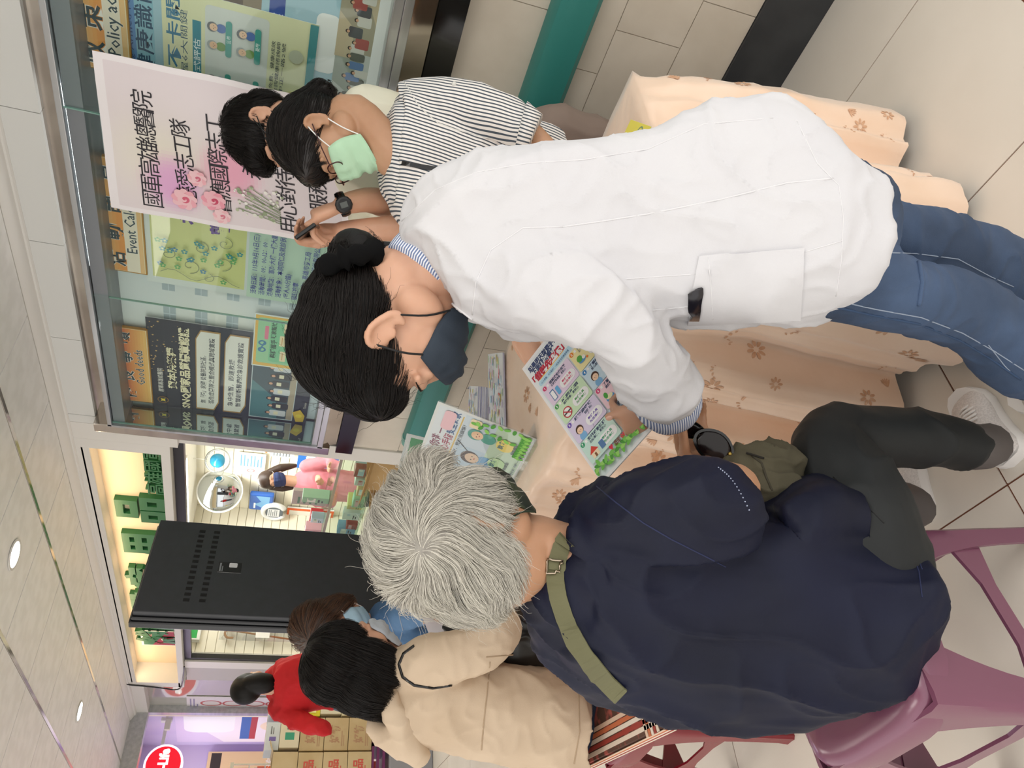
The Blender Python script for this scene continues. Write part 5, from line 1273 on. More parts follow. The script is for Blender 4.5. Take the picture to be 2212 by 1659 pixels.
nails(tipsG[:1] + tipsG[-1:], nG, bodyG)
# sunglasses in her hand
sg = thing('sunglasses', 'black folded sunglasses held in the seated grey-haired woman\'s hand', 'sunglasses', P(1515, 950, 1.32))
M_frame = principled('black_acetate', '#0b0a0a', .12); M_lens = principled('brown_lens', '#160d0d', .12, Specular_IOR_Level=.35)
def lens_ring(c, a, b_, n_, nm='rim'):
    R = []; m = 28
    for i in range(m):
        t = 2 * math.pi * i / m; k = 1 + .10 * math.cos(2 * t); p = c + a * math.cos(t) * k + b_ * math.sin(t); o_ = (p - c).normalized()
        R.append([p + o_ * x + n_ * y for x, y in ((.0035, .002), (.0035, -.002), (-.001, -.0025), (-.001, .0025))])
    MB().rings(R, closed=True).build(nm, M_frame, sg, smooth=.8)
    b = MB(); b.ball(c, 1, Matrix((a * 1.0, b_ * 1.0, n_ * .003)).transposed(), 24, 8); b.build('lens', M_lens, sg, smooth=True)
c1, c2 = P(1487, 926, 1.325), P(1541, 962, 1.305)
a1 = (P(1520, 936, 1.32) - c1); n1 = camdir((-.15, .3, -.92)); b1 = n1.cross(a1).normalized() * .0135; a1 = a1.normalized() * .027
a2 = (P(1578, 985, 1.30) - c2); n2 = camdir((.1, .1, -.98)); b2 = n2.cross(a2).normalized() * .024; a2 = a2.normalized() * .031
lens_ring(c1, a1, b1, n1); lens_ring(c2, a2, b2, n2)
MB().tube([c1 + a1, (c1 + a1 + c2 - a2) / 2 + n1 * .004, c2 - a2], .003, 8).build('bridge', M_frame, sg)
MB().limb([c2 + a2, c2 + a2 * .6 - n2 * .012, c2 - a2 * .9 - n2 * .02], [.003, .0035, .003], 8, flat=.5).build('temple', M_frame, sg); MB().limb([c1 - a1, c1 - a1 * .4 - n1 * .015 + b1, c1 + a1 - n1 * .022], [.003, .0035, .003], 8).build('temple', M_frame, sg)
MB().ball(c2 + a2 * 1.02 + b2 * .1, .0045).build('temple_emblem', principled('gold_bit', '#b39a55', .3, 1), sg)
# olive drawstring hat bundled on her lap
b = Garment(); b.limb([P(1600, 1010, 1.30), P(1640, 1010, 1.31), P(1690, 1000, 1.33)], [.032, .044, .040], 18); b.limb([P(1650, 985, 1.34), P(1675, 975, 1.35)], [.03, .026], 14); b.limb([P(1650, 1060, 1.28), P(1690, 1055, 1.29)], [.036, .034], 14); b.ball(P(1600, 985, 1.32), .022)
me = blob(b, .004, 2, lambda p: .008 * ridge(p, 24, (1, 1, 1), 3, 2) - .003); ht = link('fabric_bundle', me, cloth('olive_grey_cloth', '#56513f', '#4b4737', .9, .5, 600), None, True); tag(ht, 'crumpled olive-grey cloth hat with a drawstring on the seated woman\'s lap', 'hat')
bvH = bvh_of(me)
seam(bvH, [(1625, 985), (1645, 1000), (1655, 1030), (1668, 1060)], .0022, cloth('olive_cord', '#3f3b2e', None), ht, 'drawstring')
MB().tube([hitpx(bvH, 1612, 982, .004)[0] if hitpx(bvH, 1612, 982) else P(1612, 982, 1.27), P(1650, 990, 1.262)], .002, 6).build('cord', principled('dark_cord', '#1d1b16', .7), ht)

# ------------------------------------------------------------------ the two people standing behind the table
M_stripe = striped(cloth('blouse_stripe', '#f2f0ec', None, .75), '#ece8e4', '#47525e', camdir((-.26, .96, 0)), .0086, .60, warp=.016)
ps = thing('person', 'woman in a striped blouse and pale green mask with a hair bun', 'person', (1.95, 1.05, 0))
MS = frame((.38, .88, -.10), (-.93, .36, .0)); sS = .98
cS_ = P(702, 300, 1.86)
b = Garment(); head_pieces(b, cS_, MS, sS)
b.limb([cS_ + MS @ Vector((0, -.015, -.03)), cS_ + MS @ Vector((0, -.03, -.09)), P(850, 335, 1.86), P(905, 345, 1.87)], [.050, .050, .056, .07], 16)
b.limb([P(920, 330, 1.89), P(1050, 350, 1.95), Vector((1.86, 1.16, .86)), Vector((1.87, 1.17, .78))], [.075, .075, .09, .09], 16, flat=.7)
b.limb([P(900, 225, 1.90), P(1040, 225, 1.88), P(1140, 280, 1.86), P(1200, 345, 1.84), P(1240, 400, 1.82)], [.034, .028, .027, .027, .026], 12)
hand(b, P(1240, 400, 1.82), P(1290, 440, 1.82) - P(1240, 400, 1.82), camdir((-.6, 0, -.8)), 1, (.2, .2, .1), .85)
b.limb([P(900, 440, 1.86), P(950, 490, 1.84), P(1050, 540, 1.80)], [.035, .035, .030], 12)
for y_ in (1.08, 1.27): b.limb([Vector((1.88, y_, .80)), Vector((1.88, y_, .45)), Vector((1.89, y_, .05))], [.06, .05, .04], 12)
me = blob(b, .0045, 3); bodyS = link('body', me, M_skinS, ps, True); bvSk = bvh_of(me); eyes(bodyS, cS_, MS, sS)
mask(ps, bvSk, cS_, MS, sS, cloth('green_mask', '#bfe3c4', '#b2d9b8', .7), principled('white_loop', '#eef0ee', .6), out=.014, z0=.006, z1=-.10, aw=66)
# hair
b = MB(); b.ball(cS_ + MS @ Vector((0, -.022, .048)) * sS, [x * sS for x in (.083, .098, .087)], MS, 26, 16); b.ball(cS_ + MS @ Vector((0, -.055, .0)) * sS, [x * sS for x in (.068, .060, .065)], MS, 22, 14); b.ball(cS_ + MS @ Vector((0, .055, .062)) * sS, [x * sS for x in (.066, .044, .042)], MS, 22, 14)
bunS = P(696, 208, 1.90); b.ball(bunS, (.042, .040, .040), None, 18, 12); b.limb([cS_ + MS @ Vector((0, -.085, .03)), bunS], [.05, .035], 12)
capS = blob(b, .005, 4, lambda p: .0015 * noise.noise(p * 50)); hcS = link('hair', capS, principled('hair_dark_brown', '#1c1513', .42), ps, True); bvs = bvh_of(capS)
def keepS(p): q = MS.transposed() @ (p - cS_) / sS; return not (q.y > .075 and q.z < .03) and q.z > -.06
def flowS(p, n, r): d = bunS - p; d = d - n * d.dot(n); return d.normalized() if d.length > 1e-6 else n
strands('hair_strand', hcS, M_strk, sample_surface(capS, 3200, keepS, 2), flowS, .085, 8, .004, .12, .0006, bvs, clump=.12)
b = MB(); fr = lambda v: cS_ + MS @ (Vector(v) * sS)
rt = [fr((x, .082 - abs(x) * .25, .055)) for x in (-.05, -.025, 0, .025, .05)]
strands('fringe_hair', hcS, M_strk, [(fr((random.uniform(-.055, .055), .075, .07)), MS @ Vector((0, 1, .3))) for _ in range(500)], lambda p, n, r: (MS @ Vector((0, .15, -1))).normalized(), .055, 6, .01, .25, .0006, None, clump=.15)
def glasses(parent, c, M, s, mat, w=.027, h=.019):
    L = lambda v: c + M @ (Vector(v) * s)
    g = thing('eyeglasses', '', 'glasses', c)
    for q in (-1, 1):
        R = []
        for i in range(22):
            t = 2 * math.pi * i / 22; p = Vector((q * .034 + w * sgnp(math.cos(t), .75), .100 - .002 * abs(math.cos(t)), -.001 + h * sgnp(math.sin(t), .75)))
            o_ = Vector((math.cos(t), 0, math.sin(t))); R.append([L(p + o_ * x + Vector((0, y, 0))) for x, y in ((.0018, .0012), (.0018, -.0012), (-.0006, -.0012), (-.0006, .0012))])
        MB().rings(R, closed=True).build('rim', mat, g)
        MB().tube([L((q * (.034 + w), .104, .008)), L((q * .079, .06, .008)), L((q * .083, -.004, .006))], .0013 * s + .0003, 6).build('temple', mat, g)
    MB().tube([L((-.008, .106, .004)), L((0, .109, .006)), L((.008, .106, .004))], .0013, 6).build('bridge', mat, g)
    return g
g = glasses(ps, cS_, MS, sS, principled('dark_red_frame', '#3a1418', .3)); tag(g, 'thin dark-rimmed eyeglasses worn by the woman in the striped blouse', 'glasses')
def foldS(p): return .006 * ridge(p, 12, (1, 1, .5), 3) - .002 + .003 * noise.noise(p * 7)
b = Garment()
b.outline([((845, 262), (832, 392), 1.875, .055), ((862, 205), (842, 440), 1.885, .085), ((880, 182), (862, 485), 1.89, .10), ((920, 190), (905, 505), 1.90, .105), ((1000, 215), (980, 520), 1.935, .11), ((1100, 255), (1080, 520), 1.985, .11), ((1165, 270), (1160, 500), 2.03, .11), ((1192, 290), (1192, 490), 2.05, .11)], n=32, e=2.3)
b.outline([((868, 180), (905, 300), 1.89, .055), ((928, 168), (950, 290), 1.87, .057), ((985, 172), (1000, 282), 1.86, .056), ((1048, 185), (1040, 292), 1.85, .054), ((1098, 205), (1085, 305), 1.845, .050), ((1138, 228), (1112, 318), 1.84, .047), ((1165, 252), (1132, 324), 1.835, .043)], n=24, e=2.2)
me = blob(b, .0055, 4, foldS); bl = link('striped_blouse', me, M_stripe, ps, True); bvB = bvh_of(me)
b = Garment(); b.outline([((1140, 222), (1112, 326), 1.83, .050), ((1172, 250), (1138, 330), 1.83, .047)], n=24, sub=3); link('sleeve_cuff', b.mesh('c'), M_stripe, ps, True)
b = Garment(); b.outline([((838, 255), (826, 405), 1.875, .060), ((852, 225), (842, 435), 1.88, .080), ((880, 215), (874, 450), 1.885, .092)], n=26, sub=2); link('collar', b.mesh('c'), M_stripe, ps, True)
bs = hitpx(bvB, 981, 182, .001); 
if bs: MB().ball(bs[0], .006, None, 12, 6).build('button', M_soffit, bl)
seam(bvB, [(872, 175), (905, 230), (945, 265), (985, 280), (1060, 300)], .0012, M_soffit, bl)
strap(bvB, [(830, 345), (870, 352), (910, 360), (960, 368), (1010, 380)], 5, .002, M_black, ps, 'lanyard')
b = Garment(); b.ball(Vector((1.87, 1.17, .82)), (.11, .17, .13))
for y_ in (1.08, 1.27): b.limb([Vector((1.88, y_, .80)), Vector((1.88, y_, .45)), Vector((1.89, y_, .06))], [.085, .07, .062], 16)
me = blob(b, .008, 3, foldP); link('trousers', me, cloth('taupe_trousers', '#84746a', '#7a6b62'), ps, True)
# man behind her, taking a photo with a phone
pm = thing('person', 'man in a cream shirt and glasses behind the striped blouse, holding up a phone', 'person', (2.05, 1.45, 0))
MM = frame((.40, .90, -.15), (-.92, .36, .05)); sM = 1.02; cM = P(588, 282, 2.12)
b = Garment(); head_pieces(b, cM, MM, sM)
b.limb([cM + MM @ Vector((0, -.02, -.03)), P(700, 290, 2.13), P(770, 300, 2.14)], [.055, .058, .075], 16)
b.limb([P(790, 300, 2.18), P(950, 320, 2.26), Vector((2.08, 1.45, .86))], [.09, .09, .09], 16, flat=.7)
b.limb([P(770, 390, 2.06), P(830, 435, 2.02), P(790, 432, 1.95), P(742, 441, 1.90)], [.048, .042, .032, .026], 12)
h1 = P(742, 441, 1.90); hand(b, h1, P(690, 462, 1.885) - h1, camdir((-.35, -.80, -.50)), -1, [(.9, .9, .3), (1.2, .8, .3), (1.3, .8, .3), (1.4, .8, .3)], .92, tdir=P(650, 482, 1.87) - P(715, 445, 1.88), tcurl=(0, .1))
b.limb([P(800, 480, 2.14), P(965, 493, 2.02), P(860, 493, 1.98), P(740, 500, 1.95)], [.048, .042, .035, .027], 12)
h2_ = P(740, 500, 1.95); hand(b, h2_, P(690, 510, 1.94) - h2_, camdir((.3, .3, .9)), 1, [(.6, .7, .3), (.7, .8, .3), (.8, .8, .4), (.8, .8, .4)], .9, tdir=P(655, 500, 1.90) - P(715, 500, 1.94), tcurl=(0, .1))
for y_ in (1.36, 1.55): b.limb([Vector((2.08, y_, .82)), Vector((2.08, y_, .45)), Vector((2.09, y_, .05))], [.06, .05, .04], 12)
me = blob(b, .0045, 3); bodyM = link('body', me, M_skinW, pm, True); eyes(bodyM, cM, MM, sM)
mask(pm, bvh_of(me), cM, MM, sM, cloth('grey_mask', '#4d565c', None), M_black, out=.012, aw=64)
b = MB(); b.ball(cM + MM @ Vector((0, -.018, .048)) * sM, [x * sM for x in (.084, .100, .087)], MM, 26, 16); b.ball(cM + MM @ Vector((0, -.055, .0)) * sM, [x * sM for x in (.068, .058, .06)], MM, 20, 12); b.ball(cM + MM @ Vector((0, .06, .065)) * sM, [x * sM for x in (.062, .042, .038)], MM, 20, 12)
capM = blob(b, .005, 3, lambda p: .002 * noise.noise(p * 50)); hcM = link('hair', capM, M_hairk, pm, True)
crM = cM + MM @ Vector((0, -.06, .12))
strands('hair_strand', hcM, M_strk, sample_surface(capM, 2600, lambda p: True, 3), lambda p, n, r: ((p - crM) - n * (p - crM).dot(n)).normalized(), .05, 7, .007, .2, .0006, bvh_of(capM), clump=.3)
g = glasses(pm, cM, MM, sM, M_black); tag(g, 'thin black eyeglasses worn by the man in the cream shirt', 'glasses')
b = Garment(); b.outline([((735, 225), (730, 350), 2.16, .06), ((752, 195), (745, 400), 2.17, .08), ((790, 188), (790, 415), 2.19, .095), ((835, 195), (850, 430), 2.21, .10), ((1000, 260), (1000, 440), 2.29, .10), ((1120, 300), (1120, 440), 2.36, .10)], n=30, e=2.3)
b.limb([P(770, 385, 2.08), P(800, 410, 2.05), P(826, 428, 2.02)], [.062, .058, .052], 16); b.limb([P(800, 470, 2.14), P(880, 482, 2.08), P(925, 490, 2.05)], [.06, .056, .05], 16)
me = blob(b, .007, 3, foldS); link('cream_shirt', me, cloth('cream_cotton', '#f0eedb', '#e9e6d0'), pm, True)
b = Garment()
b.ball(Vector((2.08, 1.46, .84)), (.11, .16, .13))
for y_ in (1.36, 1.55): b.limb([Vector((2.08, y_, .82)), Vector((2.08, y_, .45)), Vector((2.09, y_, .06))], [.085, .07, .062], 14)
me = blob(b, .010, 2); link('trousers', me, M_pant, pm, True)
# watch and phone
wv_ = (P(700, 455, 1.89) - h1).normalized(); wc = P(740, 441, 1.895); u_ = camdir((0, 0, -1)); u_ = (u_ - wv_ * u_.dot(wv_)).normalized(); v_ = wv_.cross(u_)
wt = thing('wristwatch', 'black digital wristwatch on the wrist of the man holding the phone', 'watch', wc)
MB().rings([[wc + wv_ * x * .011 + (u_ * math.cos(a) + v_ * math.sin(a)) * (.030 + (.002 if abs(x) < .5 else 0)) for a in [k * math.pi / 10 for k in range(20)]] for x in (-1, -.4, .4, 1)], cap=False).build('band', M_black, wt, smooth=True)
fd = (u_ * .93 - v_ * .35).normalized(); fc = wc + fd * .031; 
b = MB(); sdv = fd.cross(wv_).normalized(); R = [[fc + fd * z + (wv_ * math.cos(a) + sdv * math.sin(a)) * r for a in [math.pi * (k + .5) / 6 for k in range(12)]] for z, r in ((-.004, .021), (.004, .022), (.009, .019), (.010, .015))]; b.rings(R); b.build('case', principled('watch_resin', '#16181a', .45), wt)
MB().slab(fc + fd * .0108 - wv_ * .009 - sdv * .007, wv_ * .018, sdv * .014, .001).build('display', principled('lcd', '#5d6260', .2), wt)
q0, q1 = P(645, 500, 1.865), P(668, 484, 1.862); dd = (P(716, 470, 1.875) - P(634, 505, 1.858)); nn = camdir((.35, .80, -.45)); ww = dd.cross(nn).normalized()
ph = MB().slab(P(634, 511, 1.84), (P(678, 480, 1.845) - P(634, 511, 1.84)), (P(650, 516, 1.95) - P(634, 511, 1.84)), .011).build('smartphone', principled('phone_black', '#101012', .15), bevel=.003); tag(ph, 'black smartphone held sideways in both hands of the man behind', 'phone')

# ------------------------------------------------------------------ seated woman in the beige coat, with others beyond her
M_beige = cloth('beige_cotton', '#cfbba3', '#c6b198', .85, .3, 500); M_bthr = principled('beige_thread', '#b09a80', .8)
pb_ = thing('person', 'seated woman with black bobbed hair in a beige hooded coat', 'person', (.62, 1.98, 0))
MBg = frame((.30, -.72, .60), (-.86, -.42, -.10)); sB = .98; cB = P(768, 1425, 1.95)
b = Garment(); head_pieces(b, cB, MBg, sB, False)
b.limb([cB + MBg @ Vector((0, -.02, -.03)), P(850, 1478, 1.97), P(900, 1490, 1.98)], [.055, .055, .07], 16)
b.limb([P(920, 1500, 1.99), P(1080, 1520, 2.04), P(1190, 1535, 2.09)], [.09, .10, .10], 16, flat=.75)
b.limb([P(870, 1430, 1.98), P(950, 1420, 1.93), P(1040, 1400, 1.96), P(1070, 1330, 2.02), P(1000, 1310, 2.10)], [.045, .042, .038, .03, .026], 12)
hB = P(985, 1318, 2.10); hand(b, hB, P(950, 1325, 2.12) - hB, camdir((.2, .5, -.8)), 1, (.5, .6, .3), .85)
b.limb([P(1200, 1500, 2.12), P(1180, 1380, 2.30), P(1350, 1350, 2.42), P(1500, 1350, 2.5)], [.055, .05, .045, .035], 12)
b.limb([P(1220, 1560, 2.14), P(1200, 1440, 2.38), P(1370, 1410, 2.5), P(1500, 1410, 2.58)], [.055, .05, .045, .035], 12)
me = blob(b, .0055, 3); bodyB = link('body', me, M_skinW, pb_, True)
mask(pb_, bvh_of(me), cB, MBg, sB, cloth('pale_mask', '#b9c2cc', None), M_soffit, out=.010, aw=44, loops=False)
b = MB(); b.ball(cB + MBg @ Vector((0, -.024, .042)) * sB, [x * sB for x in (.090, .104, .092)], MBg, 26, 16); b.ball(cB + MBg @ Vector((0, -.052, -.04)) * sB, [x * sB for x in (.088, .070, .095)], MBg, 24, 14)
b.ball(cB + MBg @ Vector((-.062, -.005, -.045)) * sB, [x * sB for x in (.028, .055, .085)], MBg, 20, 12); b.ball(cB + MBg @ Vector((.062, -.005, -.045)) * sB, [x * sB for x in (.028, .055, .085)], MBg, 20, 12)
b.limb([P(800, 1500, 1.93), P(840, 1530, 1.95)], [.055, .035], 12)
capB = blob(b, .0055, 3, lambda p: .003 * noise.noise(p * 30)); hcB = link('hair', capB, M_hairk, pb_, True)
dnB = (MBg @ Vector((0, -.15, -1))).normalized(); crB = cB + MBg @ Vector((0, -.03, .13))
strands('hair_strand', hcB, M_strk, sample_surface(capB, 4200, lambda p: True, 3), lambda p, n, r: (((p - crB) - n * (p - crB).dot(n)).normalized() * .5 + (dnB - n * dnB.dot(n)) * .8).normalized(), .10, 9, .007, .15, .0006, bvh_of(capB), clump=.2, grav=.2)
def foldB(p): return .012 * ridge(p, 8, (1, 1, .6), 3) - .004 + .006 * noise.noise(p * 6) + .004 * ridge(p, 18, (1, 1, 1), 6)
b = Garment()
b.outline([((838, 1452), (812, 1545), 1.97, .06), ((862, 1415), (838, 1570), 1.98, .09), ((905, 1400), (870, 1592), 1.99, .115), ((980, 1415), (945, 1600), 2.01, .125), ((1060, 1420), (1035, 1625), 2.04, .135), ((1140, 1425), (1120, 1645), 2.08, .15), ((1205, 1445), (1190, 1655), 2.10, .165), ((1245, 1465), (1235, 1660), 2.12, .17), ((1272, 1500), (1262, 1655), 2.12, .165)], n=34, e=2.4)
b.outline([((850, 1400), (870, 1500), 1.96, .06), ((905, 1375), (925, 1480), 1.92, .064), ((965, 1365), (985, 1470), 1.90, .064), ((1030, 1345), (1058, 1448), 1.91, .060), ((1062, 1322), (1085, 1420), 1.94, .055), ((1060, 1308), (1095, 1372), 1.98, .048), ((1048, 1300), (1088, 1330), 2.02, .045)], n=24, e=2.2)
me = blob(b, .007, 4, foldB); ctB = link('beige_coat', me, M_beige, pb_, True); bvBc = bvh_of(me)
b = Garment(); b.outline([((800, 1530), (830, 1600), 1.94, .05), ((835, 1560), (870, 1625), 1.93, .045), ((880, 1590), (905, 1640), 1.94, .03)], n=22); b.limb([P(830, 1470, 1.93), P(850, 1530, 1.90), P(880, 1600, 1.91), P(905, 1632, 1.93)], [.03, .034, .034, .026], 14)
me = blob(b, .006, 3, foldB); link('hood', me, M_beige, ctB, True)
seam(bvBc, [(1050, 1420), (1100, 1415), (1180, 1410), (1200, 1408)], .002, M_bthr, ctB); seam(bvBc, [(1058, 1430), (1052, 1500), (1045, 1560), (1040, 1620)], .002, M_bthr, ctB); seam(bvBc, [(1228, 1440), (1250, 1500), (1252, 1580), (1240, 1650)], .002, M_bthr, ctB)
rp = []
for k in range(22):
    a = math.radians(-100 + 200 * k / 21); rp.append((905 + 55 * math.cos(a + 1.2) * .6 - 10, 1445 + 42 * math.sin(a + 1.2)))
seam(bvBc, [(895, 1395), (872, 1412), (862, 1435), (870, 1462), (895, 1480), (935, 1486), (975, 1480)], .0042, M_black, pb_, 'bag_cord', sub=8)
b = Garment(); b.limb([P(1230, 1500, 2.14), P(1190, 1400, 2.28), P(1330, 1365, 2.42), P(1560, 1370, 2.56)], [.095, .08, .062, .052], 16); b.limb([P(1240, 1560, 2.16), P(1215, 1450, 2.36), P(1380, 1425, 2.5), P(1590, 1430, 2.62)], [.095, .08, .062, .052], 16)
me = blob(b, .008, 3, foldP); link('trousers', me, cloth('dark_blue_trousers', '#1f2b40', None), pb_, True)
# white sheet she holds and black bag on her lap
s = Sheet(P(1000, 1262, 2.16), P(898, 1290, 2.20), P(975, 1388, 2.10)); s.o = P(890, 1275, 2.22); s.ex = P(985, 1290, 2.16) - s.o; s.ey = P(935, 1392, 2.12) - s.o; s.n = s.ey.cross(s.ex).normalized()
b = MB(); b.slab(s.o, s.ey, s.ex, .001); o = b.build('paper_sheet', principled('white_paper', '#e9e9f2', .6)); tag(o, 'blank white sheet of paper held up by the woman in the beige coat', 'paper')
b = Garment(); b.outline([((965, 1335), (985, 1400), 2.10, .04), ((1020, 1330), (1050, 1440), 2.08, .07), ((1090, 1290), (1110, 1450), 2.10, .09), ((1140, 1300), (1160, 1440), 2.12, .08), ((1175, 1360), (1185, 1425), 2.13, .05)], n=26)
me = blob(b, .006, 3, lambda p: .012 * ridge(p, 11, (1, 1, 1), 3) - .004); bg = link('handbag', me, principled('black_nylon', '#0a0a0b', .35), None, True); tag(bg, 'slouchy black nylon bag on the lap of the woman in the beige coat', 'bag')
# woman in denim facing her
pd_ = thing('person', 'woman in a denim jacket with brown hair and pale blue mask, facing the seated woman', 'person', (1.05, 2.62, 0))
MD = frame((.75, .10, -.62), (-.74, .12, -.60)); cD = P(722, 1350, 2.55)
b = Garment(); head_pieces(b, cD, MD, .98, False); b.limb([cD + MD @ Vector((0, -.02, -.03)), P(810, 1365, 2.62), P(850, 1370, 2.64)], [.055, .055, .07], 14)
b.limb([P(870, 1370, 2.65), P(1000, 1380, 2.68), P(1120, 1390, 2.72)], [.10, .11, .11], 14, flat=.75)
b.limb([P(850, 1330, 2.62), P(890, 1310, 2.5), P(950, 1300, 2.42), P(962, 1325, 2.30)], [.05, .042, .034, .026], 12)
hD = P(962, 1325, 2.28); hand(b, hD, P(958, 1345, 2.22) - hD, camdir((.3, -.4, -.85)), 1, (.5, .6, .4), .85)
for y_ in (1350, 1420): b.limb([P(1120, y_, 2.74), P(1350, y_, 2.9), P(1500, y_, 3.0)], [.08, .055, .04], 12)
me = blob(b, .006, 3); bodyD = link('body', me, M_skinW, pd_, True); eyes(bodyD, cD, MD, .98)
mask(pd_, bvh_of(me), cD, MD, .98, cloth('blue_mask', '#a9cbe0', None), M_soffit, out=.012, aw=66)
b = MB(); b.ball(cD + MD @ Vector((0, -.024, .048)), (.088, .100, .088), MD, 24, 14); b.ball(cD + MD @ Vector((-.06, .0, -.01)), (.03, .05, .07), MD, 16, 10); b.ball(cD + MD @ Vector((.06, .0, -.01)), (.03, .05, .07), MD, 16, 10)
capD = blob(b, .006, 3); hcD = link('hair', capD, principled('hair_brown', '#3a2c26', .5), pd_, True); crD = cD + MD @ Vector((0, .03, .13))
strands('hair_strand', hcD, M_strb, sample_surface(capD, 1800, lambda p: True, 3), lambda p, n, r: ((p - crD) - n * (p - crD).dot(n)).normalized(), .08, 8, .010, .3, .0008, bvh_of(capD), clump=.3)
b = Garment(); b.outline([((815, 1335), (818, 1395), 2.63, .06), ((832, 1315), (845, 1425), 2.64, .09), ((880, 1312), (900, 1440), 2.65, .12), ((1000, 1320), (1010, 1450), 2.68, .12), ((1120, 1330), (1130, 1440), 2.74, .12)], n=28); b.limb([P(835, 1335, 2.63), P(880, 1322, 2.53), P(925, 1310, 2.46)], [.062, .058, .05], 16)
me = blob(b, .007, 3, foldJ); dj = link('denim_jacket', me, noisy(principled('denim_light', '#55789e', .85), '#42648a', 8, 4, .4, .65), pd_, True); bvd = bvh_of(me)
seam(bvd, [(835, 1330), (850, 1365), (848, 1395)], .002, M_dseam, dj); seam(bvd, [(860, 1320), (870, 1360), (860, 1400)], .002, M_dseam, dj)
b = Garment()
for y_ in (1350, 1420): b.limb([P(1120, y_, 2.74), P(1350, y_, 2.9), P(1560, y_, 3.05)], [.10, .075, .06], 14)
me = blob(b, .010, 2); link('trousers', me, M_pant, pd_, True)
# woman in red further off
pr = thing('person', 'woman in a red jacket with a black ponytail, standing farther off with her back turned', 'person', (1.62, 4.9, 0))
MR = frame((.0, -.35, .93), (-.98, .10, .02)); cR = P(545, 1482, 4.55)
b = Garment(); head_pieces(b, cR, MR, .95, False); b.limb([cR, P(590, 1482, 4.56), P(610, 1480, 4.58)], [.05, .052, .07], 12)
b.limb([P(620, 1480, 4.6), P(720, 1475, 4.65), P(790, 1475, 4.7)], [.08, .085, .08], 12, flat=.7)
b.limb([P(600, 1530, 4.56), P(640, 1555, 4.46), P(690, 1568, 4.36)], [.04, .035, .030], 12); b.limb([P(690, 1568, 4.36), P(704, 1576, 4.33)], [.03, .022], 10)
for dx in (-.09, .09): q = P(800, 1475, 4.7) + Vector((dx, 0, 0)); b.limb([q, Vector((q.x, q.y, .5)), Vector((q.x, q.y, .06))], [.05, .05, .04], 12)
me = blob(b, .009, 2); link('body', me, M_skinW, pr, True)
b = MB(); b.ball(cR + MR @ Vector((0, -.02, .030)), (.086, .098, .095), MR, 22, 14); b.ball(P(562, 1476, 4.52), (.062, .062, .11), None, 18, 12)
capR = blob(b, .007, 2); link('hair', capR, M_hairk, pr, True)
b = Garment(); b.outline([((584, 1455), (580, 1500), 4.58, .08), ((600, 1428), (592, 1530), 4.6, .11), ((640, 1415), (625, 1545), 4.6, .14), ((690, 1412), (680, 1530), 4.63, .15), ((735, 1408), (730, 1525), 4.65, .15)], n=26); b.limb([P(600, 1530, 4.56), P(640, 1553, 4.46), P(700, 1573, 4.34)], [.065, .058, .045], 14)
me = blob(b, .010, 3, foldB); link('red_jacket', me, cloth('red_cloth', '#c3171f', '#b0141b'), pr, True)
b = Garment(); q = P(745, 1470, 4.66); b.ball(q, (.18, .14, .17))
for dx in (-.09, .09): q2 = q + Vector((dx, 0, 0)); b.limb([q2, Vector((q2.x, q2.y, .5)), Vector((q2.x, q2.y, .06))], [.10, .075, .065], 12)
me = blob(b, .012, 2); link('trousers', me, cloth('grey_trousers', '#5b6472', None), pr, True)

# ------------------------------------------------------------------ black display kiosk seen from behind
ka, kb = Vector((1.122, 2.816, 0)), Vector((1.548, 2.934, 0)); ke = (kb - ka); kw = ke.length; ke.normalize(); kn = Vector((ke.y, -ke.x, 0))   # kn faces the camera
kk = thing('display_kiosk', 'tall black advertising kiosk seen from behind, rows of vent slots near its top', 'kiosk', (ka + kb) / 2)
M_kb = noisy(principled('kiosk_black', '#36383d', .5), '#323438', 30, 3, .3, .7, bump=.1, bscale=900, dist=.0005); M_kd = principled('kiosk_edge', '#101114', .25)
def kbx(u0, u1, z0, z1, d0, d1, mat, name, bev=0):
    b = MB(); p = [ka + ke * (u * kw) + kn * d + Vector((0, 0, z)) for z in (z0, z1) for u, d in ((u0, d0), (u1, d0), (u1, d1), (u0, d1))]
    b.hexa(p); return b.build(name, mat, kk, bevel=bev)
kbx(0, 1, .06, 1.85, -.012, .012, M_kb, 'back_cover', .003); kbx(-.02, 1.01, .05, 1.856, -.030, -.012, M_kd, 'frame', .004); kbx(-.035, 1.02, .045, 1.862, -.06, -.030, M_kd, 'front_bezel', .004)
kbx(-.05, 1.05, 0, .06, -.25, .18, M_kd, 'base', .006)
M_slot = principled('slot', '#0a0a0b', .7)
for row in range(2):
    for k in range(14):
        u = .12 + .76 * k / 13; kbx(u, u + .030, 1.675 - .055 * row, 1.681 - .055 * row + .016, .0118, .0128, M_slot, 'vent_slot')
        kbx(u, u + .030, .775 - .055 * row, .781 - .055 * row + .016, .0118, .0128, M_slot, 'vent_slot')
c0 = ka + ke * (kw * .50) + kn * .0125 + Vector((0, 0, 1.60)); s = Sheet(c0 - ke * .025, c0 + ke * .025, c0 - ke * .025 - Vector((0, 0, .085)))
s.sheet('#1a1b1d').rrect(.5, .45, .95, .8, .05, '#d8dadc').rect(.1, .05, .9, .12, '#8c9094').rect(.1, .16, .6, .2, '#8c9094'); s.obj('rating_plate', None, None, parent=kk)

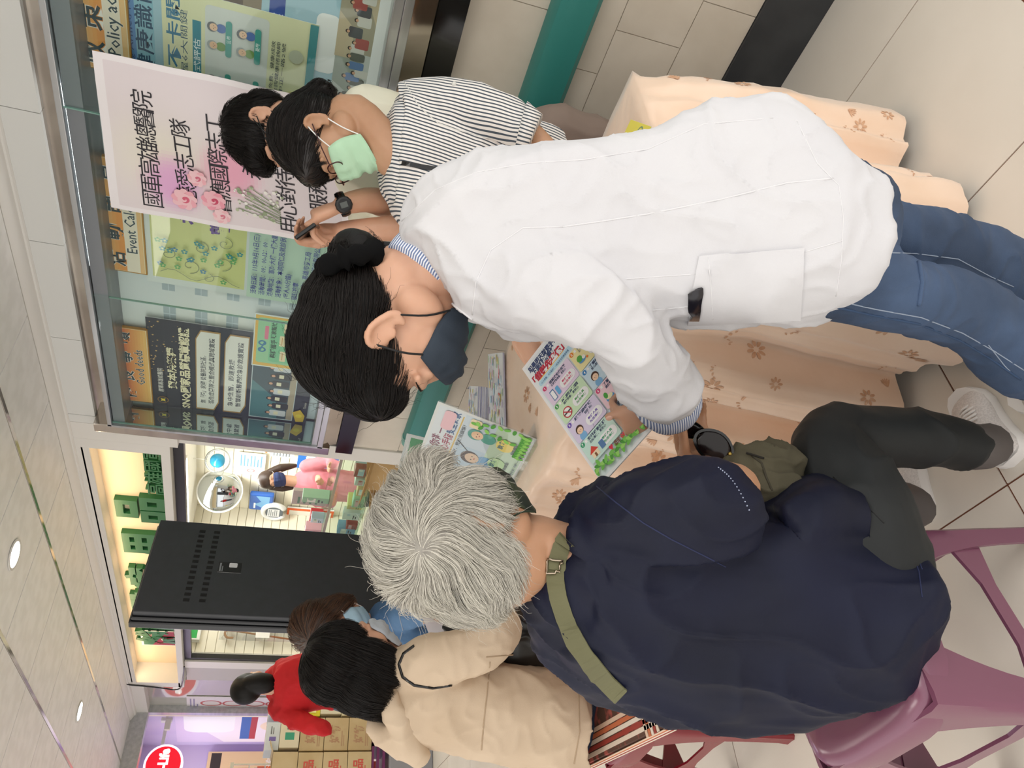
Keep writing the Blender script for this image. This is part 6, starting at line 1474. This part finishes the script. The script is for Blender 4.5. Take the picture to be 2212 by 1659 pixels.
# ------------------------------------------------------------------ inside the medical supply shop
SB = 4.55
def hung(name, label, cat, x0, y1, x1, y0, t=.02, back='#eeeeea', X=SB, draw=None, group=None):
    s = wall_sheet(x0, y1, x1, y0, X); s.sheet(back)
    if draw: draw(s)
    return s.obj(name, label, cat, t=t, back=back, group=group)
def lines(s, u0, u1, v0, v1, n, col='#7a8288', h=.4):
    for k in range(n): v = v0 + (v1 - v0) * k / n; s.rect(u0, v, u1 - (u1 - u0) * .3 * (k % 3 == 2), v + (v1 - v0) / n * h, col)
mc = WX(475, 1060, 4.42); mr = thing('convex_mirror', 'round convex shop mirror with a white rim reflecting the aisle', 'mirror', (4.55, mc.y, mc.z))
ndir = (EYE - mc).normalized(); Mm = ndir.to_track_quat('Z', 'Y').to_matrix(); rm = .225
R = []
for k in range(9): t = k / 8; R.append([mc + Mm @ Vector((rm * math.sin(t * 1.57) * math.cos(a), rm * math.sin(t * 1.57) * math.sin(a), .05 * math.cos(t * 1.57))) for a in [j * math.pi / 16 for j in range(32)]])
MB().rings(R[1:]).build('mirror_dome', principled('mirror_glass', '#c6ccd0', .04, 1), mr, smooth=True)
MB().rings([[mc + Mm @ Vector((r_ * math.cos(a), r_ * math.sin(a), z)) for a in [j * math.pi / 20 for j in range(40)]] for r_, z in ((rm - .004, .004), (rm + .012, .006), (rm + .012, -.012), (rm - .004, -.014))], closed=True).build('rim', M_white, mr, smooth=.6)
MB().tube([mc - ndir * .01, Vector((4.60, mc.y + .1, mc.z + .02))], .012, 8).build('bracket', M_white, mr)
bc = WX(470, 995, 4.42); bl_ = thing('hanging_ornament', 'glossy blue globe ornament in a clear ring, hanging beside the round mirror', 'ornament', bc + Vector((0, 0, .2)))
MB().ball(bc, .075).build('globe', principled('blue_globe', '#2a8fb8', .15), bl_, smooth=True)
MB().rings([[bc + Mm @ Vector((r_ * math.cos(a), r_ * math.sin(a), z)) for a in [j * math.pi / 14 for j in range(28)]] for r_, z in ((.105, .02), (.125, 0), (.105, -.02))], closed=True).build('ring', principled('silver_ring', '#c9ced2', .2, .8), bl_, smooth=True)
MB().tube([bc + Vector((0, 0, .1)), Vector((bc.x, bc.y, 2.28))], .003, 6).build('cord', M_white, bl_)
hung('poster', 'white and orange boxed product sheet on the shop wall, low beside the kiosk', 'poster', 612, 1152, 722, 1105, draw=lambda s: (s.rect(0, 0, 1, 1, '#ee6a30'), s.rect(.08, .05, .92, .95, '#f6f4ee'), [s.ell(.3 + .4 * (k % 2), .2 + .2 * (k // 2), .07, ('#e8a070', '#88b070', '#d86a5a')[k % 3]) for k in range(8)]))
hung('poster', 'bright blue hygiene poster with white shapes at the right of the shop', 'poster', 640, 1010, 722, 958, draw=lambda s: (s.rect(0, 0, 1, 1, '#2a78d8'), s.ell(.4, .4, .16, '#f0f4f8'), s.rect(.1, .75, .9, .92, '#1c3fa0'), s.txt('NEW', .5, .68, .14, '#f4f6fa', .03, 'c')))
hung('notice', 'white shop notice with a small round portrait and coloured lines', 'notice', 512, 1022, 575, 985, draw=lambda s: (s.ell(.2, .5, .14, '#d87a78'), s.ell(.2, .5, .10, '#f4e8e0'), lines(s, .4, .95, .1, .95, 7, '#6a9ad0')))
hung('notice', 'plain white shop notice edged in brown, right of the mirror', 'notice', 545, 975, 580, 955, draw=lambda s: s.rect(0, .86, 1, 1, '#b8702e'))
hung('notice', 'white list with a red column, upper right on the shop wall', 'notice', 585, 985, 640, 955, draw=lambda s: (s.rect(.6, 0, .85, 1, '#e88a80'), lines(s, .05, .5, .1, .9, 6)))
hung('price_card', 'small green and white card low under the mirror', 'card', 452, 1140, 482, 1112, draw=lambda s: (s.rect(.08, .1, .92, .9, '#35b85a'), s.ell(.5, .5, .2, '#e6f6ea')))
hung('box_sign', 'green light box with white edges at the shop\'s far end', 'light box', 402, 1385, 440, 1335, t=.06, X=3.6, draw=lambda s: s.rect(.05, .12, .95, .88, '#2fae52')) if False else None
gp = WY(418, 1352, 8.12); gs = Sheet((gp.x - .14, 8.12, gp.z + .13), (gp.x + .34, 8.12, gp.z + .13), (gp.x - .14, 8.12, gp.z - .08)); gs.sheet('#f0f2ee').rect(.03, .12, .97, .86, '#2fae52'); gs.obj('light_box', 'long green light box with a white edge above the walking canes', 'light box', t=.08, back='#e4e6e0')
# canes in plastic bags on the end wall
M_bagp = thin_glass('plastic_bag', '#f0f2f4', 1.6)
for k, (a_, b_, lab) in enumerate((((498, 1362), (655, 1385), 'brown walking cane with a curled handle in a clear bag, next to the kiosk edge'), ((505, 1343), (660, 1352), 'brown walking cane in a clear bag, right behind the kiosk edge'))):
    A_, B_ = WY(*a_, 8.13), WY(*b_, 8.13); cn = thing('walking_cane', lab, 'cane', (A_.x, 8.18, A_.z)); M_cane = principled('cane_wood', '#b77a3c', .4)
    MB().limb([A_ + Vector((-.075, 0, -.03)), A_ + Vector((-.07, 0, .03)), A_ + Vector((-.02, 0, .05)), A_ + Vector((0, 0, 0)), A_ * .6 + B_ * .4, B_], [.011, .012, .012, .010, .009, .009], 10).build('shaft', M_cane, cn, smooth=True)
    MB().slab((A_.x - .11, 8.10, B_.z), (.16, 0, 0), (0, 0, A_.z - B_.z + .1), .003).build('bag', M_bagp, cn)
    m_ = A_ * .55 + B_ * .45; MB().slab((m_.x - .04, 8.095, m_.z - .06), (.08, 0, 0), (0, 0, .14), .002).build('label_card', M_white, cn)
    MB().tube([A_ + Vector((-.05, 0, .06)), Vector((A_.x - .05, 8.21, A_.z + .08))], .003).build('hook', M_chrome, cn)
# hanging packs
def pack(name, label, x, y, X, w, h, fn):
    c = WX(x, y, X); t = thing(name, label, 'package', (4.58, c.y, c.z + h / 2)); fn(c, t); MB().tube([c + Vector((0, 0, h / 2 - .01)), Vector((4.59, c.y, c.z + h / 2 + .01))], .003).build('hook', M_chrome, t)
def f1(c, t):
    MB().cbox(c, (.06, .34, .26)).build('body', principled('blue_pack', '#2f62b8', .4), t, bevel=.02)
    s = Sheet(c + Vector((-.031, .15, .10)), c + Vector((-.031, -.15, .10)), c + Vector((-.031, .15, -.10))); s.poly([(.0, .9), (.4, .1), (.6, .5), (1, .2), (1, .95)], '#7ab0dc').rect(.1, .1, .5, .2, '#e4ecf6'); s.mb.build('label', PRINT, t)
pack('cushion_pack', 'blue zip pack with a pale triangle print hanging on the slats', 565, 1082, 4.50, .34, .26, f1)
def f2_(c, t):
    R = []
    for i in range(30):
        a = math.radians(-60 + 300 * i / 29); ce = c + Vector((0, .15 * math.cos(a), .12 * math.sin(a))); o_ = Vector((0, math.cos(a), math.sin(a)))
        R.append([ce + o_ * .030 * math.cos(q) + Vector((1, 0, 0)) * .030 * math.sin(q) for q in [j * math.pi / 5 for j in range(10)]])
    MB().rings(R).build('cushion_ring', principled('white_foam', '#e2e4e6', .6), t, smooth=True)
    MB().cbox(c, (.03, .24, .20)).build('insert_card', principled('insert', '#5a6470', .5), t, bevel=.01)
    s = Sheet(c + Vector((-.017, .09, .07)), c + Vector((-.017, -.08, .07)), c + Vector((-.017, .09, -.06))); s.sheet('#dfe2e8'); lines(s, .1, .9, .1, .9, 5); s.mb.build('label', PRINT, t)
pack('pillow_pack', 'white ring pillow in a clear pack hanging lower than the blue one', 592, 1105, 4.46, .34, .28, f2_)
# glass counter
cy0, cy1, cx0, cx1, cz1 = 3.95, 5.75, 2.86, 3.30, 1.04
gc = thing('glass_counter', 'glass-topped shop counter full of small goods, just inside the opening', 'counter', (3.08, 4.9, 0))
MB().box((cx0, cy0, 0), (cx1, cy1, .30)).build('plinth', M_shopw, gc)
for z in (.55, .78): MB().box((cx0 + .01, cy0 + .01, z), (cx1 - .01, cy1 - .01, z + .008)).build('glass_shelf', thin_glass('shelf_glass', '#e6f4ee', 1), gc)
MB().box((cx0, cy0, .30), (cx0 + .005, cy1, cz1)).build('glass_front', thin_glass('counter_glass', '#eef8f4', 1), gc)
MB().box((cx0 - .005, cy0 - .005, cz1), (cx1 + .005, cy1 + .005, cz1 + .008)).build('glass_top', thin_glass('counter_glass_top', '#dff0ea', 1), gc)
for y in (cy0, cy1 - .02): MB().box((cx0, y, .30), (cx0 + .02, y + .02, cz1)).build('corner_post', M_alu, gc)
MB().box((cx0 - .006, cy0, cz1 - .012), (cx0, cy1, cz1 + .008)).build('edge_rail', M_alu, gc)
rg = random.Random(21); pal = ['#d8d6d0', '#86aed0', '#dcc878', '#dca8b2', '#b8605c', '#94b89c', '#ecebe6', '#c2d2e0', '#d8b080']
cnt_ = {}; CN = dict(zip(pal, ['light grey', 'sky blue', 'yellow', 'pink', 'red', 'green', 'white', 'pale blue', 'orange'])); ORD = ['first', 'second', 'third', 'fourth', 'fifth', 'sixth', 'seventh', 'eighth', 'ninth', 'tenth', 'eleventh', 'twelfth', 'thirteenth', 'fourteenth', 'fifteenth', 'sixteenth', 'seventeenth', 'eighteenth', 'nineteenth', 'twentieth']
for z in (.305, .56, .79, cz1 + .009):
    y = cy0 + .05
    while y < cy1 - .12:
        w = rg.uniform(.06, .13); h = rg.uniform(.07, .15) if z < 1 else rg.uniform(.05, .20); d = rg.uniform(.05, .12); c_ = rg.choice(pal)
        if z > 1 and rg.random() < .8: y += w; continue
        x = cx0 + .03 + rg.uniform(0, .05); lv_ = {.305: 'bottom shelf', .56: 'lower glass shelf', .79: 'upper glass shelf'}.get(z, 'glass top'); cnt_[z] = cnt_.get(z, 0) + 1
        t = thing('product_box', '%s box on the counter\'s %s, %s from the near end' % (CN[c_], lv_, ORD[cnt_[z] - 1]), 'product', (x + d / 2, y + w / 2, z), 'boxed goods in the shop counter')
        MB().box((x, y, z), (x + d, y + w, z + h)).build('carton', principled('pbox', c_, .5), t, bevel=.003)
        s = Sheet((x - .0005, y + w * .95, z + h * .95), (x - .0005, y + w * .05, z + h * .95), (x - .0005, y + w * .95, z + h * .05)); s.rect(.1, .15, .9, .5, rg.choice(pal)).rect(.1, .6, .7, .68, '#5a6068').rect(.1, .75, .5, .82, '#5a6068').ell(.75, .3, .12, rg.choice(pal)); s.mb.build('label', PRINT, t)
        y += w + rg.uniform(.01, .05)
# acrylic frame on the counter with a small red box
for k, (px, py, w, h, c_, lab) in enumerate(((640, 1075, .20, .26, '#b8a8a6', 'dim framed price sheet standing on the glass counter'), (690, 1133, .24, .10, '#b01c26', 'long dark red box lying on the glass counter by the kiosk'))):
    c = WX(px, py, 3.02); zb = cz1 + .009; t = thing('counter_display', lab, 'display', (c.x, c.y, zb))
    MB().box((c.x, c.y - w / 2, zb), (c.x + .03 + .05 * k, c.y + w / 2, zb + h)).build('panel', principled('panel%d' % k, c_, .4), t, bevel=.003)
    s = Sheet((c.x - .001, c.y + w * .45, zb + h * .92), (c.x - .001, c.y - w * .45, zb + h * .92), (c.x - .001, c.y + w * .45, zb + h * .08)); lines(s, .08, .6, .1, .9, 4, '#e8d0cc' if k else '#6a8a7a'); s.ell(.8, .5, .25, '#e8d0cc' if k else '#8fb0c0'); s.mb.build('print', PRINT, t)
# cardboard cartons stacked under the opening
M_card = noisy(principled('cardboard', '#b89a6a', .8), '#ab8d5e', 5, 4, .35, .7); M_cardd = principled('carton_inside', '#8f7448', .9)
def carton(x, y, z, sx, sy, sz, label, rot=0, open_=False, mat=None, face_=None, group=None, name='cardboard_box'):
    c = Vector((x, y, z)); M = Matrix.Rotation(rot, 3, 'Z'); t = thing(name, label, 'box', c, group); mt = mat or M_card
    if open_:
        th = .004
        for dx, dy, w, d in ((-sx / 2, 0, th, sy), (sx / 2, 0, th, sy), (0, -sy / 2, sx, th), (0, sy / 2, sx, th)): MB().cbox(c + M @ Vector((dx, dy, sz / 2)), (w, d, sz), M).build('side', mt, t)
        MB().cbox(c + Vector((0, 0, .01)), (sx, sy, .01), M).build('bottom', M_cardd, t)
        for sg_ in (-1, 1):
            b = MB(); o_ = c + M @ Vector((sg_ * sx / 2, -sy / 2, sz)); b.slab(o_, M @ Vector((0, sy, 0)), M @ Vector((sg_ * sx * .35, 0, sx * .12)), .004); b.build('flap', mt, t)
    else:
        MB().cbox(c + Vector((0, 0, sz / 2)), (sx, sy, sz), M).build('carton_body', mt, t, bevel=.003)
        MB().cbox(c + Vector((0, 0, sz + .0005)), (sx * 1.002, .045, .0016), M).build('tape', principled('tape', '#cbb489', .3), t)
    if face_: face_(t, c, M, sx, sy, sz)
    return t
carton(2.62, 3.80, 0, .34, .46, .50, 'closed cardboard box at the floor by the white pillar'); carton(2.60, 4.34, 0, .34, .52, .54, 'large cardboard box at the floor, second from the pillar')
carton(2.60, 3.80, .51, .32, .42, .40, 'open cardboard box on top, next to the white pillar', open_=True); carton(2.60, 4.34, .55, .30, .44, .26, 'open cardboard box on top, farther from the pillar', open_=True); carton(2.58, 4.90, 0, .26, .40, .60, 'tall cardboard box farthest from the pillar', .1)
def or_face(t, c, M, sx, sy, sz):
    s = Sheet(c + Vector((-sx / 2 - .001, sy * .45, sz * .95)), c + Vector((-sx / 2 - .001, -sy * .45, sz * .95)), c + Vector((-sx / 2 - .001, sy * .45, sz * .05))); s.sheet('#e8a83a')
    for k in range(5): s.ell(.2 + .15 * k, .3 + .3 * (k % 2), .1, '#c8a878').ell(.2 + .15 * k, .3 + .3 * (k % 2), .06, '#8a7058')
    s.mb.build('print', PRINT, t)
carton(2.58, 4.92, .61, .20, .24, .16, 'orange product box on the tall cardboard box', face_=or_face); carton(2.52, 5.28, 0, .24, .26, .72, 'white product box column behind the kiosk', mat=M_white)
# assistant in pink
pk_ = thing('person', 'shop assistant in a pink cardigan and navy mask with long brown hair, behind the counter', 'person', (3.75, 6.0, 0))
MK = frame((.45, .05, -.85), (-.90, .10, -.40)); cK = WX(590, 1035, 3.72); dK = (cK - EYE).dot(_w(2))
b = Garment(); head_pieces(b, cK, MK, .97); b.limb([cK, P(640, 1040, dK + .03), P(655, 1040, dK + .04)], [.05, .05, .06], 12)
q = P(690, 1045, dK + .05); b.limb([P(662, 1042, dK + .05), q, q + Vector((0, 0, -.45))], [.09, .11, .12], 14, flat=.7)
for sg_, yy in ((1, 1085), (-1, 995)):
    sh, el, ha = P(662, 1042 + (yy - 1042) * .75, dK + .03), P(715, yy, dK - .02), P(690 if sg_ > 0 else 715, 1042 + (yy - 1042) * .35 - 20, dK - .25); b.limb([sh, el, ha], [.045, .038, .028], 12)
    hand(b, ha, camdir((-.1, -.3 * sg_, -.9)), camdir((-.9, 0, 0)), sg_, (.5, .6, .3), .85)
for dx in (-.08, .08): b.limb([q + Vector((dx, 0, -.45)), Vector((q.x + dx, q.y, .45)), Vector((q.x + dx, q.y, .03))], [.08, .055, .04], 12)
me = blob(b, .008, 2); bk = link('body', me, M_skinW, pk_, True); eyes(bk, cK, MK, .97); mask(pk_, bvh_of(me), cK, MK, .97, cloth('navy_mask', '#33406a', None), M_soffit, out=.012)
b = MB(); b.ball(cK + MK @ Vector((0, -.024, .046)), (.086, .100, .086), MK, 22, 14)
for sg_ in (-1, 1): b.limb([cK + MK @ Vector((sg_ * .065, -.01, .02)), cK + MK @ Vector((sg_ * .09, .0, -.08)), cK + MK @ Vector((sg_ * .095, .02, -.20))], [.035, .04, .02], 12)
link('hair', blob(b, .007, 3), principled('long_brown_hair', '#3d2c24', .45), pk_, True)
b = Garment(); b.limb([P(660, 1042, dK + .05), q, q + Vector((0, 0, -.42))], [.12, .14, .15], 20, flat=.7)
for sg_, yy in ((1, 1085), (-1, 995)):
    sh, el, ha = P(662, 1042 + (yy - 1042) * .75, dK + .03), P(715, yy, dK - .02), P(690 if sg_ > 0 else 715, 1042 + (yy - 1042) * .35 - 20, dK - .25); b.limb([sh, el, el.lerp(ha, .8)], [.062, .056, .045], 14)
link('pink_cardigan', blob(b, .009, 3, foldS), cloth('pink_knit', '#df8f9c', '#d68391'), pk_, True)
b = Garment()
for dx in (-.08, .08): b.limb([q + Vector((dx, 0, -.40)), Vector((q.x + dx, q.y, .45)), Vector((q.x + dx, q.y, .05))], [.11, .08, .07], 12)
link('trousers', blob(b, .012, 2), M_pant, pk_, True)

# ------------------------------------------------------------------ convenience store at the end of the arcade
M_purp = noisy(principled('purple_wall', '#cfc2e0', .6), '#b9a8d8', 1.5, 2, .35, .7)
struct(MB().box((-3, 9.6, 0), (2.9, 9.7, 2.5)).build('wall_back', M_purp))
struct(MB().box((2.36, 8.12, 0), (2.42, 9.6, 2.45)).build('wall_store', M_purp))
struct(MB().box((-3, 8.04, 2.45), (2.9, 9.7, 2.5)).build('ceiling_store', M_white))
def wsheet(px0, py1, px1, py0, Y):
    a, c = WY(px0, py1, Y), WY(px1, py0, Y); return Sheet((a.x, Y, a.z), (c.x, Y, a.z), (a.x, Y, c.z))
s = Sheet((2.355, 9.45, 2.1), (2.355, 8.2, 2.1), (2.355, 9.45, .5)); s.sheet('#d9c9e6').poly([(0, 1), (0, .3), (.5, .12), (1, .2), (1, 1)], '#efe6f0').rrect(.3, .05, .95, .36, .08, '#f2f2f4').rect(.1, .4, .9, .46, '#3a66b0').rect(.1, .46, .9, .5, '#b03a4a').ell(.5, .66, .14, '#f2dcc4').txt('點點卡', .5, .9, .07, '#e08a5a', .03, 'c')
s.obj('store_poster', 'large pale purple store poster with a rounded white shape on the side wall', 'poster')
s = wsheet(440, 1690, 800, 1622, 9.55); s.sheet('#ecd0a0').rect(.05, .02, .95, .08, '#3a3430').rect(.1, .3, .5, .42, '#d8602e').rect(.1, .5, .5, .7, '#f2f0ea').txt('熱狗 飲料', .12, .40, .05, '#f6efe0', .03); s.obj('store_menu', 'warm lit menu board at the very end of the store', 'menu board', t=.03)
# small hot-case with trays
hc_ = thing('hot_case', 'small chrome heated display case with trays at the store front', 'display case', (1.62, 8.0, 0)); hx, hy, hz = 1.62, 8.0, 1.05
MB().box((hx - .3, hy - .2, 0), (hx + .15, hy + .25, hz)).build('stand', principled('store_counter', '#8a2a2a', .4), hc_)
for dx in (-.29, .13):
    for dy in (-.19, .23): MB().box((hx + dx, hy + dy, hz), (hx + dx + .012, hy + dy + .012, hz + .42)).build('post', M_chrome, hc_)
for z in (hz + .002, hz + .14, hz + .28): MB().box((hx - .28, hy - .18, z), (hx + .13, hy + .23, z + .01)).build('tray', M_white, hc_)
MB().box((hx - .3, hy - .2, hz + .42), (hx + .15, hy + .25, hz + .45)).build('top', M_chrome, hc_)
for z in (hz + .012, hz + .15, hz + .29):
    for k in range(4): MB().box((hx - .26 + .1 * k, hy - .17, z), (hx - .19 + .1 * k, hy - .09, z + .09)).build('snack_pack', principled('snack', ('#d8402e', '#f2c23a', '#f4f2ec', '#3a7ac0')[(k + int(z * 10)) % 4], .5), hc_)
# stacked cartons in front of the store
M_cb = noisy(principled('carton_tan', '#c8b48c', .8), '#bda67c', 4, 3, .4, .6)
base = thing('low_plinth', 'grey low platform carrying the stacked cartons', 'platform', (1.52, 6.5, 0)); MB().box((1.2, 6.2, 0), (1.95, 6.85, .34)).build('platform_body', principled('platform_grey', '#8f9096', .4), base, bevel=.01)
for k, (x, y) in enumerate(((1.38, 6.42), (1.74, 6.46))):
    t = thing('purple_crate', ('dark purple plastic crate under the two tan carton columns', 'dark purple plastic crate under the yellow and cream boxes')[k], 'crate', (x, y, .34), 'purple crates under the cartons'); M_pc = principled('purple_plastic', '#6a2f5c', .35)
    for dx in (-.15, .15): MB().box((x + dx - .012, y - .2, .34), (x + dx + .012, y + .2, .47)).build('side', M_pc, t)
    MB().box((x - .165, y - .2, .455), (x + .165, y + .2, .47)).build('deck', M_pc, t)
    for dz in (.37, .415): MB().box((x - .165, y - .203, dz), (x + .165, y - .192, dz + .02)).build('slat', M_pc, t)
def red_print(col, txt_):
    def f(t, c, M, sx, sy, sz):
        s = Sheet(c + M @ Vector((-sx * .46, -sy / 2 - .001, sz * .93)), c + M @ Vector((sx * .46, -sy / 2 - .001, sz * .93)), c + M @ Vector((-sx * .46, -sy / 2 - .001, sz * .07)))
        s.txt(txt_, .5, .62, .42, col, .03, 'c', w=.6).rect(.1, .75, .6, .79, col).rect(.1, .85, .45, .88, col); s.mb.build('print', PRINT, t)
    return f
for k in range(4): carton(1.36, 6.35, .472 + .182 * k, .235, .26, .178, ('lowest', 'second', 'third', 'topmost')[k] + ' tan carton of the left front column, red stamp on its face', random.uniform(-.03, .03), open_=(k == 3), mat=M_cb, face_=red_print('#c8564a', '良品'), group='tan cartons, left column')
for k in range(3): carton(1.615, 6.38, .472 + .182 * k, .235, .26, .178, ('lowest', 'second', 'topmost')[k] + ' tan carton of the middle front column', random.uniform(-.03, .03), mat=M_cb, face_=red_print('#b08a6a', '好物'), group='tan cartons, middle column')
tops = [(1.62, 6.36, 1.02, .22, .24, .14, '#d9d0b4', '#3f9a7a', 'cream carton with a green panel on the middle column'), (1.60, 6.38, 1.162, .20, .2, .10, '#cfd6da', '#7a6ab0', 'pale blue small box above the green-panelled carton'), (1.86, 6.42, .472, .22, .3, .24, '#cfc6a4', '#6ab06a', 'cream carton with green marks at the right bottom'), (1.86, 6.42, .714, .2, .28, .16, '#d8d2b8', '#8a8ac0', 'cream carton with lilac print at mid height on the right'), (1.86, 6.42, .876, .2, .26, .12, '#e8dc3a', '#f2eea0', 'bright yellow box in the right-hand pile'), (1.85, 6.42, .998, .2, .26, .12, '#e8b070', '#f0d8a8', 'peach box above the yellow one'), (1.86, 6.42, 1.12, .21, .26, .14, '#c8cfd2', '#4a9aa8', 'grey-blue topmost box of the right-hand pile')]
for x, y, z, sx, sy, sz, c1_, c2_, lab in tops:
    def fc_(t, c, M, sx, sy, sz, c2_=c2_):
        s = Sheet(c + Vector((-sx * .46, -sy / 2 - .001, sz * .9)), c + Vector((sx * .46, -sy / 2 - .001, sz * .9)), c + Vector((-sx * .46, -sy / 2 - .001, sz * .1))); s.rect(.05, .2, .5, .8, c2_).rect(.6, .3, .9, .38, '#6a6a6a').rect(.6, .5, .85, .56, '#6a6a6a'); s.mb.build('print', PRINT, t)
    carton(x, y, z, sx, sy, sz, lab, random.uniform(-.05, .05), mat=principled('top_carton', c1_, .7), face_=fc_, name='product_carton')
# clear bagged poster with red oval prints on the polished panel
s = wall_sheet(405, 1548, 640, 1508, 2.322); s.sheet('#d6d2d4')
for i in range(4):
    for j in range(2): s.ell(.3 + .4 * j, .22 + .2 * i, .085, '#b04a4a', .10).ell(.3 + .4 * j, .22 + .2 * i, .065, '#cfc8c4', .08)
lines(s, .1, .9, .03, .12, 3, '#8a84a8'); s.obj('poster', 'tall pale poster with red oval frames on the polished panel', 'poster', t=.004)
wc_ = thing('security_camera', 'small wall security camera near the hanging sign', 'camera', (2.34, 8.4, 2.15)); MB().cbox((2.25, 8.4, 2.14), (.10, .05, .05)).build('camera_body', M_white, wc_, bevel=.006); MB().tube([(2.3, 8.4, 2.15), (2.36, 8.4, 2.17)], .012).build('mount_arm', M_white, wc_)
cb = thing('wall_cable', 'thin dark cable looping round the corner of the shop fascia', 'cable', (2.24, 7.1, 2.38))
MB().limb([WX(262, 1465, 2.233), WX(275, 1478, 2.232), WX(310, 1482, 2.232), WX(355, 1487, 2.232), WX(378, 1490, 2.232), WX(392, 1482, 2.232), WX(398, 1440, 2.232)], .006, 6).build('cable_run', M_black, cb, smooth=True)

# shoes on everyone's feet for everyone who stands or sits further off
M_dshoe = principled('dark_shoe', '#1b1a1a', .5); M_wshoe = principled('pale_shoe', '#cfcac4', .6)
def feet(par, spots, direc, mat):
    d_ = Vector((direc[0], direc[1], 0)).normalized()
    for x, y in spots: shoe('shoe', par, Vector((x, y, 0)) - d_ * .07, Vector((x, y, 0)) + d_ * .18, mat=mat)
feet(pw, [(LW[0][2].x, LW[0][2].y), (LW[1][2].x, LW[1][2].y)], (.4, .9), M_wshoe)
feet(ps, [(1.89, 1.08), (1.89, 1.27)], (-1, 0), M_dshoe); feet(pm, [(2.09, 1.36), (2.09, 1.55)], (-1, 0), M_dshoe)
feet(pr, [(q.x - .09, q.y), (q.x + .09, q.y)], (0, 1), M_dshoe) if False else None
